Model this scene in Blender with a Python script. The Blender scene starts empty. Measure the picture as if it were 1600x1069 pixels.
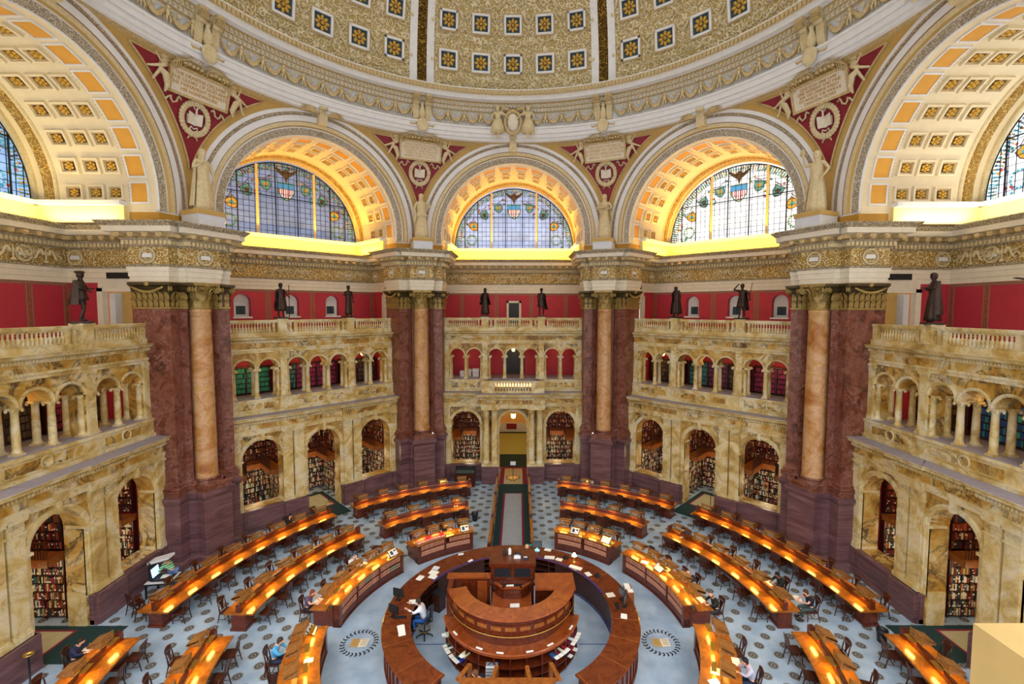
import bpy, bmesh, math, random
from math import sin, cos, pi, radians as rad, sqrt, hypot, atan2, tan, degrees
from mathutils import Vector, Matrix
random.seed(11)
ZO = 13.6                      # eye height above the floor
SC = bpy.context.scene
COL = SC.collection

# ---------------------------------------------------------------- colours / materials
def lin(h):
    h = h.lstrip('#')
    o = []
    for i in (0, 2, 4):
        c = int(h[i:i+2], 16) / 255
        o.append(c / 12.92 if c <= .04045 else ((c + .055) / 1.055) ** 2.4)
    return (o[0], o[1], o[2], 1)

class NT:
    def __init__(s, name):
        s.m = bpy.data.materials.new(name); s.m.use_nodes = True
        s.t = s.m.node_tree; s.b = s.t.nodes['Principled BSDF']
    def n(s, typ, **kw):
        nd = s.t.nodes.new(typ)
        for k, v in kw.items():
            if k in nd.inputs: nd.inputs[k].default_value = v
            else: setattr(nd, k, v)
        return nd
    def l(s, a, ao, b, bi): s.t.links.new(a.outputs[ao], b.inputs[bi])
    def pos(s, obj=False):
        if obj:
            return s.n('ShaderNodeTexCoord'), 'Object'
        return s.n('ShaderNodeNewGeometry'), 'Position'
    def ramp(s, stops):
        r = s.n('ShaderNodeValToRGB'); e = r.color_ramp.elements
        while len(e) < len(stops): e.new(.5)
        for el, (p, c) in zip(e, stops): el.position = p; el.color = lin(c) if isinstance(c, str) else c
        return r
    def bump(s, src, out, strength=.3, dist=.05):
        b = s.n('ShaderNodeBump', Strength=strength, Distance=dist)
        s.l(src, out, b, 'Height'); s.l(b, 'Normal', s.b, 'Normal'); return b
    def math(s, op, a, b=None, c=None):
        nd = s.n('ShaderNodeMath', operation=op)
        for i, v in enumerate((a, b, c)):
            if v is None: continue
            if isinstance(v, (int, float)): nd.inputs[i].default_value = v
            else: s.t.links.new(v, nd.inputs[i])
        return nd.outputs[0]

def plain(name, col, rough=.5, metal=0, var=.0, scale=6, bump=0, spec=None, obj=False):
    k = NT(name); b = k.b
    b.inputs['Base Color'].default_value = lin(col); b.inputs['Roughness'].default_value = rough
    b.inputs['Metallic'].default_value = metal
    if spec is not None: b.inputs['Specular IOR Level'].default_value = spec
    if var or bump:
        g, o = k.pos(obj); nz = k.n('ShaderNodeTexNoise', Scale=scale, Detail=4)
        k.l(g, o, nz, 'Vector')
        if var:
            c = lin(col); r = k.ramp([(.3, tuple(x * (1 - var) for x in c[:3]) + (1,)), (.7, tuple(min(1, x * (1 + var)) for x in c[:3]) + (1,))])
            k.l(nz, 'Fac', r, 'Fac'); k.l(r, 'Color', b, 'Base Color')
        if bump: k.bump(nz, 'Fac', bump)
    return k.m

def marble(name, stops, vein, scale=.9, vscale=.7, vw=.05, vamt=.8, rough=.3, stretch=(1, 1, 1)):
    k = NT(name); g, o = k.pos()
    mp = k.n('ShaderNodeMapping'); mp.inputs['Scale'].default_value = stretch; k.l(g, o, mp, 'Vector')
    n1 = k.n('ShaderNodeTexNoise', Scale=scale, Detail=6, Roughness=.6, Distortion=1.2); k.l(mp, 'Vector', n1, 'Vector')
    r1 = k.ramp(stops); k.l(n1, 'Fac', r1, 'Fac')
    n2 = k.n('ShaderNodeTexNoise', Scale=vscale, Detail=8, Roughness=.65, Distortion=1.6); k.l(mp, 'Vector', n2, 'Vector')
    d = k.math('ABSOLUTE', k.math('SUBTRACT', n2.outputs['Fac'], .5))
    f = k.math('SUBTRACT', 1.0, k.math('MINIMUM', k.math('DIVIDE', d, vw), 1.0))
    n3 = k.n('ShaderNodeTexNoise', Scale=.8, Detail=2); k.l(mp, 'Vector', n3, 'Vector')
    f = k.math('MULTIPLY', k.math('MULTIPLY', f, vamt), k.math('MINIMUM', k.math('MAXIMUM', k.math('MULTIPLY', k.math('SUBTRACT', n3.outputs['Fac'], .3), 3.2), 0.0), 1.0))
    mx = k.n('ShaderNodeMix', data_type='RGBA'); k.t.links.new(f, mx.inputs[0])
    k.t.links.new(r1.outputs['Color'], mx.inputs[6]); mx.inputs[7].default_value = lin(vein)
    k.t.links.new(mx.outputs[2], k.b.inputs['Base Color']); k.b.inputs['Roughness'].default_value = rough
    return k.m

def relief(name, low, high, scale=4, bump=.8, rough=.5, metal=0, dist=.12):
    """gilt ground with raised plaster ornament"""
    k = NT(name); g, o = k.pos()
    nz = k.n('ShaderNodeTexNoise', Scale=scale * .5, Detail=2); k.l(g, o, nz, 'Vector')
    ad = k.n('ShaderNodeVectorMath', operation='MULTIPLY_ADD')
    k.l(nz, 'Color', ad, 0); ad.inputs[1].default_value = (.35, .35, .35); k.l(g, o, ad, 2)
    vo = k.n('ShaderNodeTexVoronoi', Scale=scale, feature='SMOOTH_F1'); vo.inputs['Smoothness'].default_value = .3
    k.l(ad, 'Vector', vo, 'Vector')
    v2 = k.n('ShaderNodeTexVoronoi', Scale=scale * 2.7, feature='F1'); k.l(ad, 'Vector', v2, 'Vector')
    w = k.math('SINE', k.math('MULTIPLY', vo.outputs['Distance'], 15.0))
    h = k.math('ADD', k.math('MULTIPLY', w, .5), k.math('MULTIPLY', v2.outputs['Distance'], -.9))
    r = k.ramp([(.05, low), (.4, high)])
    k.t.links.new(k.math('ADD', h, .55), r.inputs['Fac'])
    k.l(r, 'Color', k.b, 'Base Color'); k.b.inputs['Roughness'].default_value = rough; k.b.inputs['Metallic'].default_value = metal
    b = k.n('ShaderNodeBump', Strength=bump, Distance=dist); k.t.links.new(h, b.inputs['Height']); k.l(b, 'Normal', k.b, 'Normal')
    return k.m

def wood(name, dark, light, rough=.3, scale=1.0, stretch=(1, 1, 1), coat=0.0):
    k = NT(name); tc, o = k.pos(True)
    mp = k.n('ShaderNodeMapping'); mp.inputs['Scale'].default_value = stretch; k.l(tc, o, mp, 'Vector')
    n1 = k.n('ShaderNodeTexNoise', Scale=3 * scale, Detail=5, Distortion=2.5); k.l(mp, 'Vector', n1, 'Vector')
    r = k.ramp([(.3, dark), (.7, light)]); k.l(n1, 'Fac', r, 'Fac'); k.l(r, 'Color', k.b, 'Base Color')
    k.b.inputs['Roughness'].default_value = rough
    k.b.inputs['Coat Weight'].default_value = coat; k.b.inputs['Coat Roughness'].default_value = .12
    return k.m

def emit(name, col, s):
    k = NT(name); k.b.inputs['Base Color'].default_value = lin(col)
    k.b.inputs['Emission Color'].default_value = lin(col); k.b.inputs['Emission Strength'].default_value = s
    return k.m

M = {}
M['siena'] = marble('siena_marble', [(.28, '#80581c'), (.42, '#b58734'), (.52, '#c8a65a'), (.62, '#d9cba4'), (.75, '#a07026')], '#2e2828', scale=.7, vscale=.6, vw=.05, vamt=1.0, rough=.5)
M['siena_lt'] = marble('pale_siena_marble', [(.3, '#a98743'), (.45, '#cfb472'), (.55, '#dccb9c'), (.7, '#e2d8bc'), (.82, '#b58f42')], '#6f6458', scale=.9, vscale=1.0, vw=.03, vamt=.5, rough=.5)
M['redm'] = marble('red_brown_marble', [(.3, '#451f15'), (.45, '#6e3826'), (.55, '#825040'), (.68, '#603026'), (.8, '#94685c')], '#c8a498', scale=1.1, vscale=1.2, vw=.02, vamt=.45, rough=.45)
M['shaftm'] = marble('rose_column_marble', [(.3, '#a0602c'), (.42, '#bd8646'), (.55, '#cfa47a'), (.66, '#c4964c'), (.8, '#ae7040')], '#7c4030', scale=.9, vscale=1.0, vw=.025, vamt=.5, rough=.28)
M['purplem'] = marble('purple_brown_marble', [(.3, '#563c42'), (.5, '#765459'), (.7, '#886668')], '#3a262c', scale=1.2, vscale=1.4, vw=.05, vamt=.6, rough=.35, stretch=(.35, .35, 3.0))
M['cream'] = plain('cream_plaster', '#e9e0cc', .6, var=.05, scale=3)
M['white'] = plain('white_plaster', '#eeeeee', .6, var=.04, scale=3)
M['grayw'] = plain('grey_white_plaster', '#dadee6', .6, var=.04, scale=3)
M['ochre'] = plain('ochre_paint', '#c8a45c', .6, var=.06, scale=2)
M['ochred'] = plain('deep_ochre_paint', '#b98a2c', .6, var=.06, scale=2)
M['peach'] = plain('peach_paint', '#eec07c', .6, var=.04, scale=2)
M['vault'] = plain('ivory_vault_paint', '#f0e2c0', .6, var=.04, scale=2)
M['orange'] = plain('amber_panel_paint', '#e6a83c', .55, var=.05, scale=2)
M['gold'] = plain('gilding', '#d2a640', .35, .35, var=.2, scale=14)
M['golddk'] = plain('old_gilding', '#8a7440', .45, .35, var=.4, scale=16, bump=.2)
M['ornament'] = plain('cream_stucco_figures', '#dccba0', .6, var=.12, scale=8)
M['ornament2'] = plain('cream_gilt_stucco', '#cdb481', .55, var=.2, scale=9)
M['frieze'] = relief('frieze_relief', '#b08c3c', '#ead6a4', 4.5, .5)
M['domef'] = relief('dome_relief', '#bfa666', '#efe3c2', 3.2, .55, dist=.12)
M['guil'] = relief('guilloche_relief', '#a39680', '#ddd3be', 7.0, .45)
M['guilg'] = relief('gilt_guilloche_relief', '#b98a35', '#e8c878', 6.0, .7)
M['egg'] = relief('egg_and_dart_relief', '#8a7a5c', '#e0d4b4', 9.0, .5)
M['ribg'] = relief('gilt_rib_relief', '#5f4312', '#cfa545', 5.0, .9, rough=.4, metal=.3)
M['goldcap'] = plain('gilded_capital', '#a58c50', .4, .3, var=.3, scale=12)
M['capground'] = plain('dark_gilt_ground', '#4a3c20', .5, .2, var=.2, scale=10)
M['crimson'] = plain('crimson_paint', '#8c1c2e', .6, var=.08, scale=3)
M['redwall'] = plain('red_wall_paint', '#b52f42', .65, var=.06, scale=2)
M['stripe'] = plain('brown_gold_stripe', '#8f6f58', .6)
M['teal'] = plain('blue_green_paint', '#2c4450', .6)
M['bronze'] = plain('dark_bronze', '#3a2a24', .38, .55, var=.25, scale=5, bump=.15)
M['stone'] = plain('grey_floor_stone', '#9a93a0', .5, var=.1)
M['wood'] = wood('mahogany', '#45190b', '#6f2d13', .28, coat=.3)
M['woodt'] = wood('polished_table_mahogany', '#7c4414', '#a8651f', .22, .7, coat=.3)
M['woodr'] = wood('dark_red_mahogany', '#57220f', '#7a3a1a', .22, .5, coat=.3)
M['woods'] = wood('warm_mahogany', '#7c3816', '#9c4f22', .25, .5, coat=.3)
M['woodd'] = wood('dark_walnut', '#2a120c', '#54281a', .35)
M['woodo'] = wood('orange_oak', '#7e4318', '#a8642a', .35)
M['hoodw'] = wood('hood_oak', '#7a4c22', '#a8713a', .35)
M['black'] = plain('black_paint', '#16161a', .4)
M['paper'] = plain('white_paper', '#f2f0e8', .7)
M['brass'] = plain('brass', '#c9a24a', .3, .8)
M['iron'] = plain('dark_iron', '#20242c', .5, .3)
M['rblue'] = plain('royal_blue_paint', '#2a2c86', .4)
M['green_dk'] = plain('dark_green_carpet', '#103436', .95)
M['maroon'] = plain('maroon_carpet', '#7a1433', .95)
M['bookred'] = plain('red_brown_leather', '#b0583f', .5, var=.15, scale=5)

# ---------------------------------------------------------------- mesh builder
class MB:
    def __init__(s, Mx=None): s.v = []; s.f = []; s.mi = []; s.sm = []; s.M = Mx
    def add(s, vs, fs, m=0, smooth=False):
        o = len(s.v)
        if s.M is not None: vs = [s.M @ Vector(p) for p in vs]
        s.v += [tuple(p) for p in vs]
        for i, f in enumerate(fs):
            s.f.append([a + o for a in f]); s.mi.append(m if isinstance(m, int) else m[i]); s.sm.append(smooth)
    def quad(s, a, b, c, d, m=0): s.add([a, b, c, d], [(0, 1, 2, 3)], m)
    def box(s, x0, x1, y0, y1, z0, z1, m=0):
        s.add([(x0, y0, z0), (x1, y0, z0), (x1, y1, z0), (x0, y1, z0), (x0, y0, z1), (x1, y0, z1), (x1, y1, z1), (x0, y1, z1)],
              [(0, 3, 2, 1), (4, 5, 6, 7), (0, 1, 5, 4), (1, 2, 6, 5), (2, 3, 7, 6), (3, 0, 4, 7)], m)
    def rbox(s, c, size, R=None, m=0, taper=1.0):
        x, y, z = (q / 2 for q in size); k = taper
        vs = [(-x, -y, -z), (x, -y, -z), (x, y, -z), (-x, y, -z), (-x*k, -y*k, z), (x*k, -y*k, z), (x*k, y*k, z), (-x*k, y*k, z)]
        c = Vector(c)
        vs = [(R @ Vector(p) if R is not None else Vector(p)) + c for p in vs]
        s.add(vs, [(0, 3, 2, 1), (4, 5, 6, 7), (0, 1, 5, 4), (1, 2, 6, 5), (2, 3, 7, 6), (3, 0, 4, 7)], m)
    def prism(s, poly, z0, z1, m=0):
        n = len(poly)
        s.add([(x, y, z0) for x, y in poly] + [(x, y, z1) for x, y in poly],
              [tuple(range(n - 1, -1, -1)), tuple(range(n, 2 * n))] + [(i, (i + 1) % n, n + (i + 1) % n, n + i) for i in range(n)], m)
    def lathe(s, prof, n=16, c=(0, 0, 0), m=0, a0=0.0, a1=2 * pi, smooth=True, sx=1.0, sy=1.0):
        full = abs(a1 - a0 - 2 * pi) < 1e-6; k = n if full else n + 1
        vs = []
        for r, z in prof:
            for i in range(k):
                a = a0 + (a1 - a0) * i / n
                vs.append((c[0] + sx * r * cos(a), c[1] + sy * r * sin(a), c[2] + z))
        fs = []; ms = []
        for j in range(len(prof) - 1):
            for i in range(n):
                i2 = (i + 1) % k
                fs.append((j*k+i, j*k+i2, (j+1)*k+i2, (j+1)*k+i)); ms.append(m if isinstance(m, int) else m[j])
        s.add(vs, fs, ms, smooth)
    def tube(s, pts, r, n=8, m=0, cap=True, smooth=True, flat=1.0):
        pts = [Vector(p) for p in pts]; L = len(pts)
        rs = r if isinstance(r, (list, tuple)) else [r] * L
        vs = []; up = Vector((0, 0, 1)); prev = None
        for i, p in enumerate(pts):
            d = (pts[min(i + 1, L - 1)] - pts[max(i - 1, 0)]).normalized()
            if prev is None:
                a = d.cross(up)
                if a.length < .05: a = d.cross(Vector((0, 1, 0)))
            else: a = prev - d * prev.dot(d)
            if a.length < 1e-5: a = d.orthogonal()
            a.normalize(); b = d.cross(a).normalized(); prev = a
            for j in range(n):
                t = 2 * pi * j / n; vs.append(p + (a * cos(t) + b * sin(t) * flat) * rs[i])
        fs = [(i*n+j, i*n+(j+1) % n, (i+1)*n+(j+1) % n, (i+1)*n+j) for i in range(L - 1) for j in range(n)]
        if cap: fs += [tuple(range(n - 1, -1, -1)), tuple((L - 1) * n + j for j in range(n))]
        s.add(vs, fs, m, smooth)
    def ell(s, c, r3, nu=10, nv=6, m=0, R=None):
        if isinstance(r3, (int, float)): r3 = (r3,) * 3
        c = Vector(c); vs = [Vector((0, 0, -r3[2]))]
        for j in range(1, nv):
            ph = -pi / 2 + pi * j / nv
            for i in range(nu):
                a = 2 * pi * i / nu; vs.append(Vector((r3[0]*cos(ph)*cos(a), r3[1]*cos(ph)*sin(a), r3[2]*sin(ph))))
        vs.append(Vector((0, 0, r3[2])))
        vs = [(R @ p if R is not None else p) + c for p in vs]
        fs = [(0, 1 + (i + 1) % nu, 1 + i) for i in range(nu)]
        for j in range(nv - 2):
            for i in range(nu):
                a = 1 + j * nu; fs.append((a+i, a+(i+1) % nu, a+nu+(i+1) % nu, a+nu+i))
        a = 1 + (nv - 2) * nu; t = len(vs) - 1
        fs += [(a + i, a + (i + 1) % nu, t) for i in range(nu)]
        s.add(vs, fs, m, True)
    def sweep(s, path, prof, m=0, side=1, closed=False):
        o = offs(path, side, closed); n = len(path); k = len(prof); vs = []
        for (x, y), (nx, ny) in zip(path, o):
            for d, z in prof: vs.append((x + nx * d, y + ny * d, z))
        fs = []; ms = []
        for i in range(n if closed else n - 1):
            for j in range(k - 1):
                a = i * k + j; b = ((i + 1) % n) * k + j
                fs.append((a, b, b + 1, a + 1)); ms.append(m if isinstance(m, int) else m[j])
        s.add(vs, fs, ms)
    def arc(s, tc, zc, prof, m=0, a0=0.0, a1=pi, n=32, leg=None, smooth=False, legs=(1, 1)):
        st = []
        if leg is not None and legs[0]: st.append(('L', a0))
        st += [('A', a0 + (a1 - a0) * i / n) for i in range(n + 1)]
        if leg is not None and legs[1]: st.append(('L', a1))
        k = len(prof); vs = []
        for t, a in st:
            for r, y in prof: vs.append((tc + r * cos(a), y, zc + r * sin(a) if t == 'A' else leg))
        fs = []; ms = []
        for i in range(len(st) - 1):
            for j in range(k - 1):
                fs.append((i*k+j, (i+1)*k+j, (i+1)*k+j+1, i*k+j+1)); ms.append(m if isinstance(m, int) else m[j])
        s.add(vs, fs, ms, smooth)
    def arch_wall(s, t0, t1, z0, z1, a, depth, ops, m=0, mr=0, n=12, gaps=None):
        """vertical wall in the plane y=a (thickness depth) with round-headed openings (tc, r, zb, zs)"""
        cur, zl = t0, z0; b = a + depth
        def q(x0, x1, za, zb, mm=m):
            if x1 - x0 > 1e-4 and zb - za > 1e-4:
                s.quad((x0, a, za), (x1, a, za), (x1, a, zb), (x0, a, zb), mm); s.quad((x0, b, za), (x0, b, zb), (x1, b, zb), (x1, b, za), mm)
        for i, (tc, r, zb, zs) in enumerate(ops):
            zr = gaps[i] if gaps and i < len(gaps) and gaps[i] is not None else z0
            q(cur, tc - r, zl, z1)
            if zl > z0: s.quad((cur, a, zl), (tc - r, a, zl), (tc - r, b, zl), (cur, b, zl), mr)
            if zb > z0:
                q(tc - r, tc + r, z0, zb); s.quad((tc - r, a, zb), (tc + r, a, zb), (tc + r, b, zb), (tc - r, b, zb), mr)
            for sg, zz in ((-1, zl), (1, zr)):
                lo = max(zb, zz)
                if zs - lo > 1e-4: s.quad((tc + sg*r, a, lo), (tc + sg*r, b, lo), (tc + sg*r, b, zs), (tc + sg*r, a, zs), mr)
            P = [(tc - r * cos(pi * j / n), zs + r * sin(pi * j / n)) for j in range(n + 1)]
            for j in range(n):
                (x0, w0), (x1, w1) = P[j], P[j + 1]
                s.quad((x0, a, w0), (x1, a, w1), (x1, a, z1), (x0, a, z1), m)
                s.quad((x0, b, w0), (x0, b, z1), (x1, b, z1), (x1, b, w1), m)
                s.quad((x0, a, w0), (x0, b, w0), (x1, b, w1), (x1, a, w1), mr)
            cur, zl = tc + r, zr
        q(cur, t1, zl, z1)
    def build(s, name, mats, parent=None, rz=0.0, loc=None, **props):
        me = bpy.data.meshes.new(name); me.from_pydata(s.v, [], s.f)
        if not isinstance(mats, (list, tuple)): mats = [mats]
        for mt in mats: me.materials.append(M[mt] if isinstance(mt, str) else mt)
        me.polygons.foreach_set('material_index', s.mi); me.polygons.foreach_set('use_smooth', s.sm)
        me.update()
        return link(name, me, parent, rz, loc, **props)

def link(name, data, parent=None, rz=0.0, loc=None, **props):
    o = bpy.data.objects.new(name, data); COL.objects.link(o)
    if parent is not None: o.parent = parent
    o.rotation_euler.z = rz
    if loc is not None: o.location = loc
    for k, v in props.items(): o[k] = v
    return o

def thing(name, label, cat, loc=(0, 0, 0), rz=0.0, group=None):
    o = link(name, None, None, rz, loc, label=label, category=cat); o.empty_display_size = .1
    if group: o['group'] = group
    return o
def tag(o, label, cat, group=None):
    o['label'] = label; o['category'] = cat
    if group: o['group'] = group
    return o
def copy_tree(o, parent=None):
    c = o.copy(); COL.objects.link(c)
    if parent is not None: c.parent = parent
    for ch in o.children: copy_tree(ch, c)
    return c

def offs(path, side=1, closed=False):
    n = len(path); out = []
    def nrm(i, j):
        dx = path[j][0] - path[i][0]; dy = path[j][1] - path[i][1]; L = hypot(dx, dy); return (-dy / L * side, dx / L * side)
    for i in range(n):
        if closed: a = nrm(i - 1, i); b = nrm(i, (i + 1) % n)
        else:
            a = nrm(i - 1, i) if i > 0 else nrm(0, 1); b = nrm(i, i + 1) if i < n - 1 else a
        k = 1 + a[0] * b[0] + a[1] * b[1]
        out.append(((a[0] + b[0]) / k, (a[1] + b[1]) / k))
    return out

def along(path, d, step, side=1, closed=False, skip=.0):
    """points along a path offset by d: yields (x, y, tangent angle)"""
    o = offs(path, side, closed); P = [(x + nx * d, y + ny * d) for (x, y), (nx, ny) in zip(path, o)]
    for i in range(len(P) - 1):
        (x0, y0), (x1, y1) = P[i], P[i + 1]; L = hypot(x1 - x0, y1 - y0)
        ox, oy = path[i + 1][0] - path[i][0], path[i + 1][1] - path[i][1]
        if L < step * .8 or ox * (x1 - x0) + oy * (y1 - y0) <= 0: continue
        n = max(1, int(round(L / step))); a = atan2(y1 - y0, x1 - x0)
        for j in range(n):
            f = (j + .5) / n; yield x0 + (x1 - x0) * f, y0 + (y1 - y0) * f, a

def RZ(a): return Matrix.Rotation(a, 3, 'Z')
def rot2(p, a): return (p[0] * cos(a) - p[1] * sin(a), p[0] * sin(a) + p[1] * cos(a))
ORD = 'first second third fourth fifth sixth seventh eighth ninth tenth eleventh twelfth thirteenth fourteenth fifteenth sixteenth seventeenth eighteenth nineteenth twentieth'.split()
def ordn(i):
    if i < 20: return ORD[i]
    t = {2: 'twenty', 3: 'thirty', 4: 'forty', 5: 'fifty'}[(i + 1) // 10]; u = (i + 1) % 10
    return (t + '-' + ORD[u - 1]) if u else {'twenty': 'twentieth', 'thirty': 'thirtieth', 'forty': 'fortieth', 'fifty': 'fiftieth'}[t]
def Z(z): return z + ZO
KS = (-2, -1, 0, 1, 2)
SIDE = {0: 'far', 1: 'far_left', -1: 'far_right', 2: 'left', -2: 'right'}
SIDEW = {0: 'far', 1: 'far left', -1: 'far right', 2: 'left', -2: 'right'}
KR = lambda k: k * pi / 4
PIERS = (1.5, .5, -.5, -1.5)       # pier axes, in units of 45 degrees
PW = {1.5: 'left foreground', .5: 'far left', -.5: 'far right', -1.5: 'right foreground'}
PR = lambda j: j * pi / 4
# ================================================================ THE SETTING
def carpet_mat():
    k = NT('blue_grey_carpet'); g, o = k.pos(); sp = k.n('ShaderNodeSeparateXYZ'); k.l(g, o, sp, 'Vector')
    X, Y = sp.outputs['X'], sp.outputs['Y']; P = 1.03
    def cell(ox, oy):
        fx = k.math('SUBTRACT', k.math('FRACT', k.math('DIVIDE', k.math('ADD', X, 50 * P + ox), P)), .5)
        fy = k.math('SUBTRACT', k.math('FRACT', k.math('DIVIDE', k.math('ADD', Y, 50 * P + oy), P)), .5)
        return k.math('MULTIPLY', k.math('SQRT', k.math('ADD', k.math('MULTIPLY', fx, fx), k.math('MULTIPLY', fy, fy))), P)
    d = k.math('MINIMUM', cell(.127, -.39 + .5), cell(.127 + P / 2, -.39 + .5 + P / 2))
    R2 = k.math('SQRT', k.math('ADD', k.math('MULTIPLY', X, X), k.math('MULTIPLY', Y, Y)))
    ins = k.math('MULTIPLY', k.math('LESS_THAN', d, .2), k.math('GREATER_THAN', R2, 8.7))
    ring = k.math('MULTIPLY', k.math('GREATER_THAN', k.math('SINE', k.math('MULTIPLY', d, 62.0)), -.25), ins)
    nz = k.n('ShaderNodeTexNoise', Scale=1.1, Detail=5); k.l(g, o, nz, 'Vector')
    base = k.ramp([(.35, '#92a8c0'), (.65, '#adc1d6')]); k.l(nz, 'Fac', base, 'Fac')
    mx = k.n('ShaderNodeMix', data_type='RGBA'); k.t.links.new(ins, mx.inputs[0]); k.l(base, 'Color', mx, 6)
    m2 = k.n('ShaderNodeMix', data_type='RGBA'); k.t.links.new(ring, m2.inputs[0])
    m2.inputs[6].default_value = lin('#858a8c'); m2.inputs[7].default_value = lin('#56504a')
    k.l(m2, 2, mx, 7); k.l(mx, 2, k.b, 'Base Color'); k.b.inputs['Roughness'].default_value = .95
    k.b.inputs['Specular IOR Level'].default_value = .1
    return k.m
M['carpet'] = carpet_mat()
for nm, c in (('carpetg', '#9aa3ab'), ('carpetb', '#b0a884')): M[nm] = plain('plain_' + nm, c, .95, var=.06, scale=3)

mb = MB(); mb.prism([(27 * cos(2*pi*i/64), 27 * sin(2*pi*i/64)) for i in range(64)], -.3, 0, 0)
floor = mb.build('floor', 'carpet', kind='structure')
# two woven wreath-and-book medallions in the carpet
def carpet_medallion():
    a = MB()
    for i in range(26):
        t = 2 * pi * i / 26
        for s in (-1, 1):
            c = (.66 + s * .05); x, y = c * cos(t), c * sin(t)
            v = Vector((cos(t + s * .9 + pi/2), sin(t + s * .9 + pi/2), 0)); w = Vector((-v.y, v.x, 0)); p = Vector((x, y, .012))
            a.add([p - v * .085, p + w * .035, p + v * .085, p - w * .035], [(0, 1, 2, 3)], 0)
    a.quad((-.34, -.22, .012), (0, -.26, .012), (0, .2, .012), (-.34, .24, .012), 1)
    a.quad((0, -.26, .012), (.34, -.22, .012), (.34, .24, .012), (0, .2, .012), 2)
    for i in range(4):
        y = -.12 + i * .09
        for x in (-.29, .05): a.quad((x, y, .014), (x + .24, y - .01, .014), (x + .24, y + .015, .014), (x, y + .025, .014), 3)
    return a
for x in (-6.0, 6.25):
    o = carpet_medallion().build('carpet_medallion', ['iron', 'ochre', 'cream', 'stripe'], floor); o.location = (x, .05, .004)

# ---------------------------------------------------------------- piers
A22 = rad(22.5)
def half(pts): return [rot2(p, A22) for p in pts]
def mir(pts): return [(-x, y) for x, y in reversed(pts)]
HB = half([(5.4, 19.0), (5.4, 17.1), (6.05, 17.1), (6.05, 16.72)])
BODY = HB + [(-.62, 18.15)]; BODY = BODY + mir(BODY)
PL = HB + [(-.62, 17.763), (-.62, 17.25)]; PL = PL + mir(PL)
EL = half([(0, 23.3), (6.6, 23.3), (6.6, 19.0)]) + HB + [(-.8, 17.763), (-.8, 17.48)]; EL = EL + mir(EL)
CL = HB + [(-.62, 18.15)]; CL = CL + mir(CL)

def leaf(b, p, ang, w, h, out, m=0):
    """acanthus leaf: base point p, facing ang"""
    ux, uy = cos(ang), sin(ang); tx, ty = -uy, ux; vs = []
    for j, (f, o, ww) in enumerate(((0, 0, .75), (.35, .04, 1.0), (.7, .16, .9), (.93, .5, .6), (1.0, .85, .35), (.88, 1.0, .2))):
        for s, dep in ((-1, 0), (-.5, .12), (0, -.06), (.5, .12), (1, 0)):
            vs.append((p[0] + ux * (o * out + dep * out * .5) + tx * w * .5 * ww * s, p[1] + uy * (o * out + dep * out * .5) + ty * w * .5 * ww * s, p[2] + h * f))
    b.add(vs, [(j*5+i, j*5+i+1, (j+1)*5+i+1, (j+1)*5+i) for j in range(5) for i in range(4)], m, True)

def scroll(b, p, ang, r, w, m=0):
    """volute: a disc with a raised spiral, axis across ang"""
    ux, uy = cos(ang), sin(ang); tx, ty = -uy, ux; pts = []
    for i in range(20):
        t = i / 19; a = pi * .5 - t * 4 * pi; q = r * (1 - .78 * t)
        pts.append((p[0] + ux * (q * cos(a)), p[1] + uy * (q * cos(a)), p[2] + q * sin(a)))
    for s in (-1, 1):
        b.tube([(x + tx * w * .5 * s, y + ty * w * .5 * s, z) for x, y, z in pts], [r * .2 * (1 - .5 * i / 19) for i in range(20)], 5, m)
    b.tube([(p[0] - tx * w * .5, p[1] - ty * w * .5, p[2]), (p[0] + tx * w * .5, p[1] + ty * w * .5, p[2])], r * .75, 10, m)

def pier_parts():
    a = MB(); a.prism(BODY, 4.2, Z(-.1), 0)
    a.sweep(PL, [(.3, 0), (.3, .28), (.22, .38), (.15, .42), (.15, 3.42), (.2, 3.46), (.28, 3.62), (.28, 3.78), (.15, 3.83)], 1, side=-1)
    a.sweep(PL, [(.15, 3.83), (.14, 4.02), (.2, 4.06), (.2, 4.16), (.1, 4.2)], 0, side=-1)
    a.sweep(CL, [(.2, 4.2), (.2, 4.26), (.09, 4.31), (.1, 4.4), (.02, 4.46), (0, 4.5)], 0, side=-1)
    pan = MB()   # capital band of the pilasters
    a2 = MB()
    a2.sweep(CL, [(0, Z(-.1)), (.05, Z(-.07)), (.05, Z(0)), (.02, Z(.02)), (.02, Z(.8)), (.1, Z(1.02)), (.26, Z(1.12)), (.26, Z(1.24)), (0, Z(1.28))], [0, 0, 0, 1, 1, 1, 1, 0], side=-1)
    for zz, h, st, out in ((.02, .4, .27, .2), (.36, .42, .27, .26)):
        for x, y, t in along(CL, .03, st, -1):
            leaf(a2, (x, y, Z(zz)), t - pi / 2, .24, h, out, 0)
    o = offs(CL, -1)
    for i in (1, 2, 3, 6, 7, 8):
        (x, y), (nx, ny) = CL[i], o[i]; L = hypot(nx, ny)
        if i in (2, 7): continue
        scroll(a2, (x + nx * .12, y + ny * .12, Z(.93)), atan2(ny, nx), .15, .1, 0)
    # swag across the broad outer faces
    for pts in (HB[:2], mir(HB)[-2:]):
        (x0, y0), (x1, y1) = pts; n = offs(pts, -1)[0]
        P = []
        for j in range(13):
            f = .08 + .84 * j / 12; P.append((x0 + (x1 - x0) * f + n[0] * .2, y0 + (y1 - y0) * f + n[1] * .2, Z(1.02 - .26 * sin(pi * j / 12))))
        a2.tube(P, [.05 + .035 * sin(pi * j / 12) for j in range(13)], 6, 0)
        a2.ell((P[6][0], P[6][1], Z(1.16)), (.14, .14, .12), 8, 6, 0)
    return a, a2
pa, pc = pier_parts()
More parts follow.
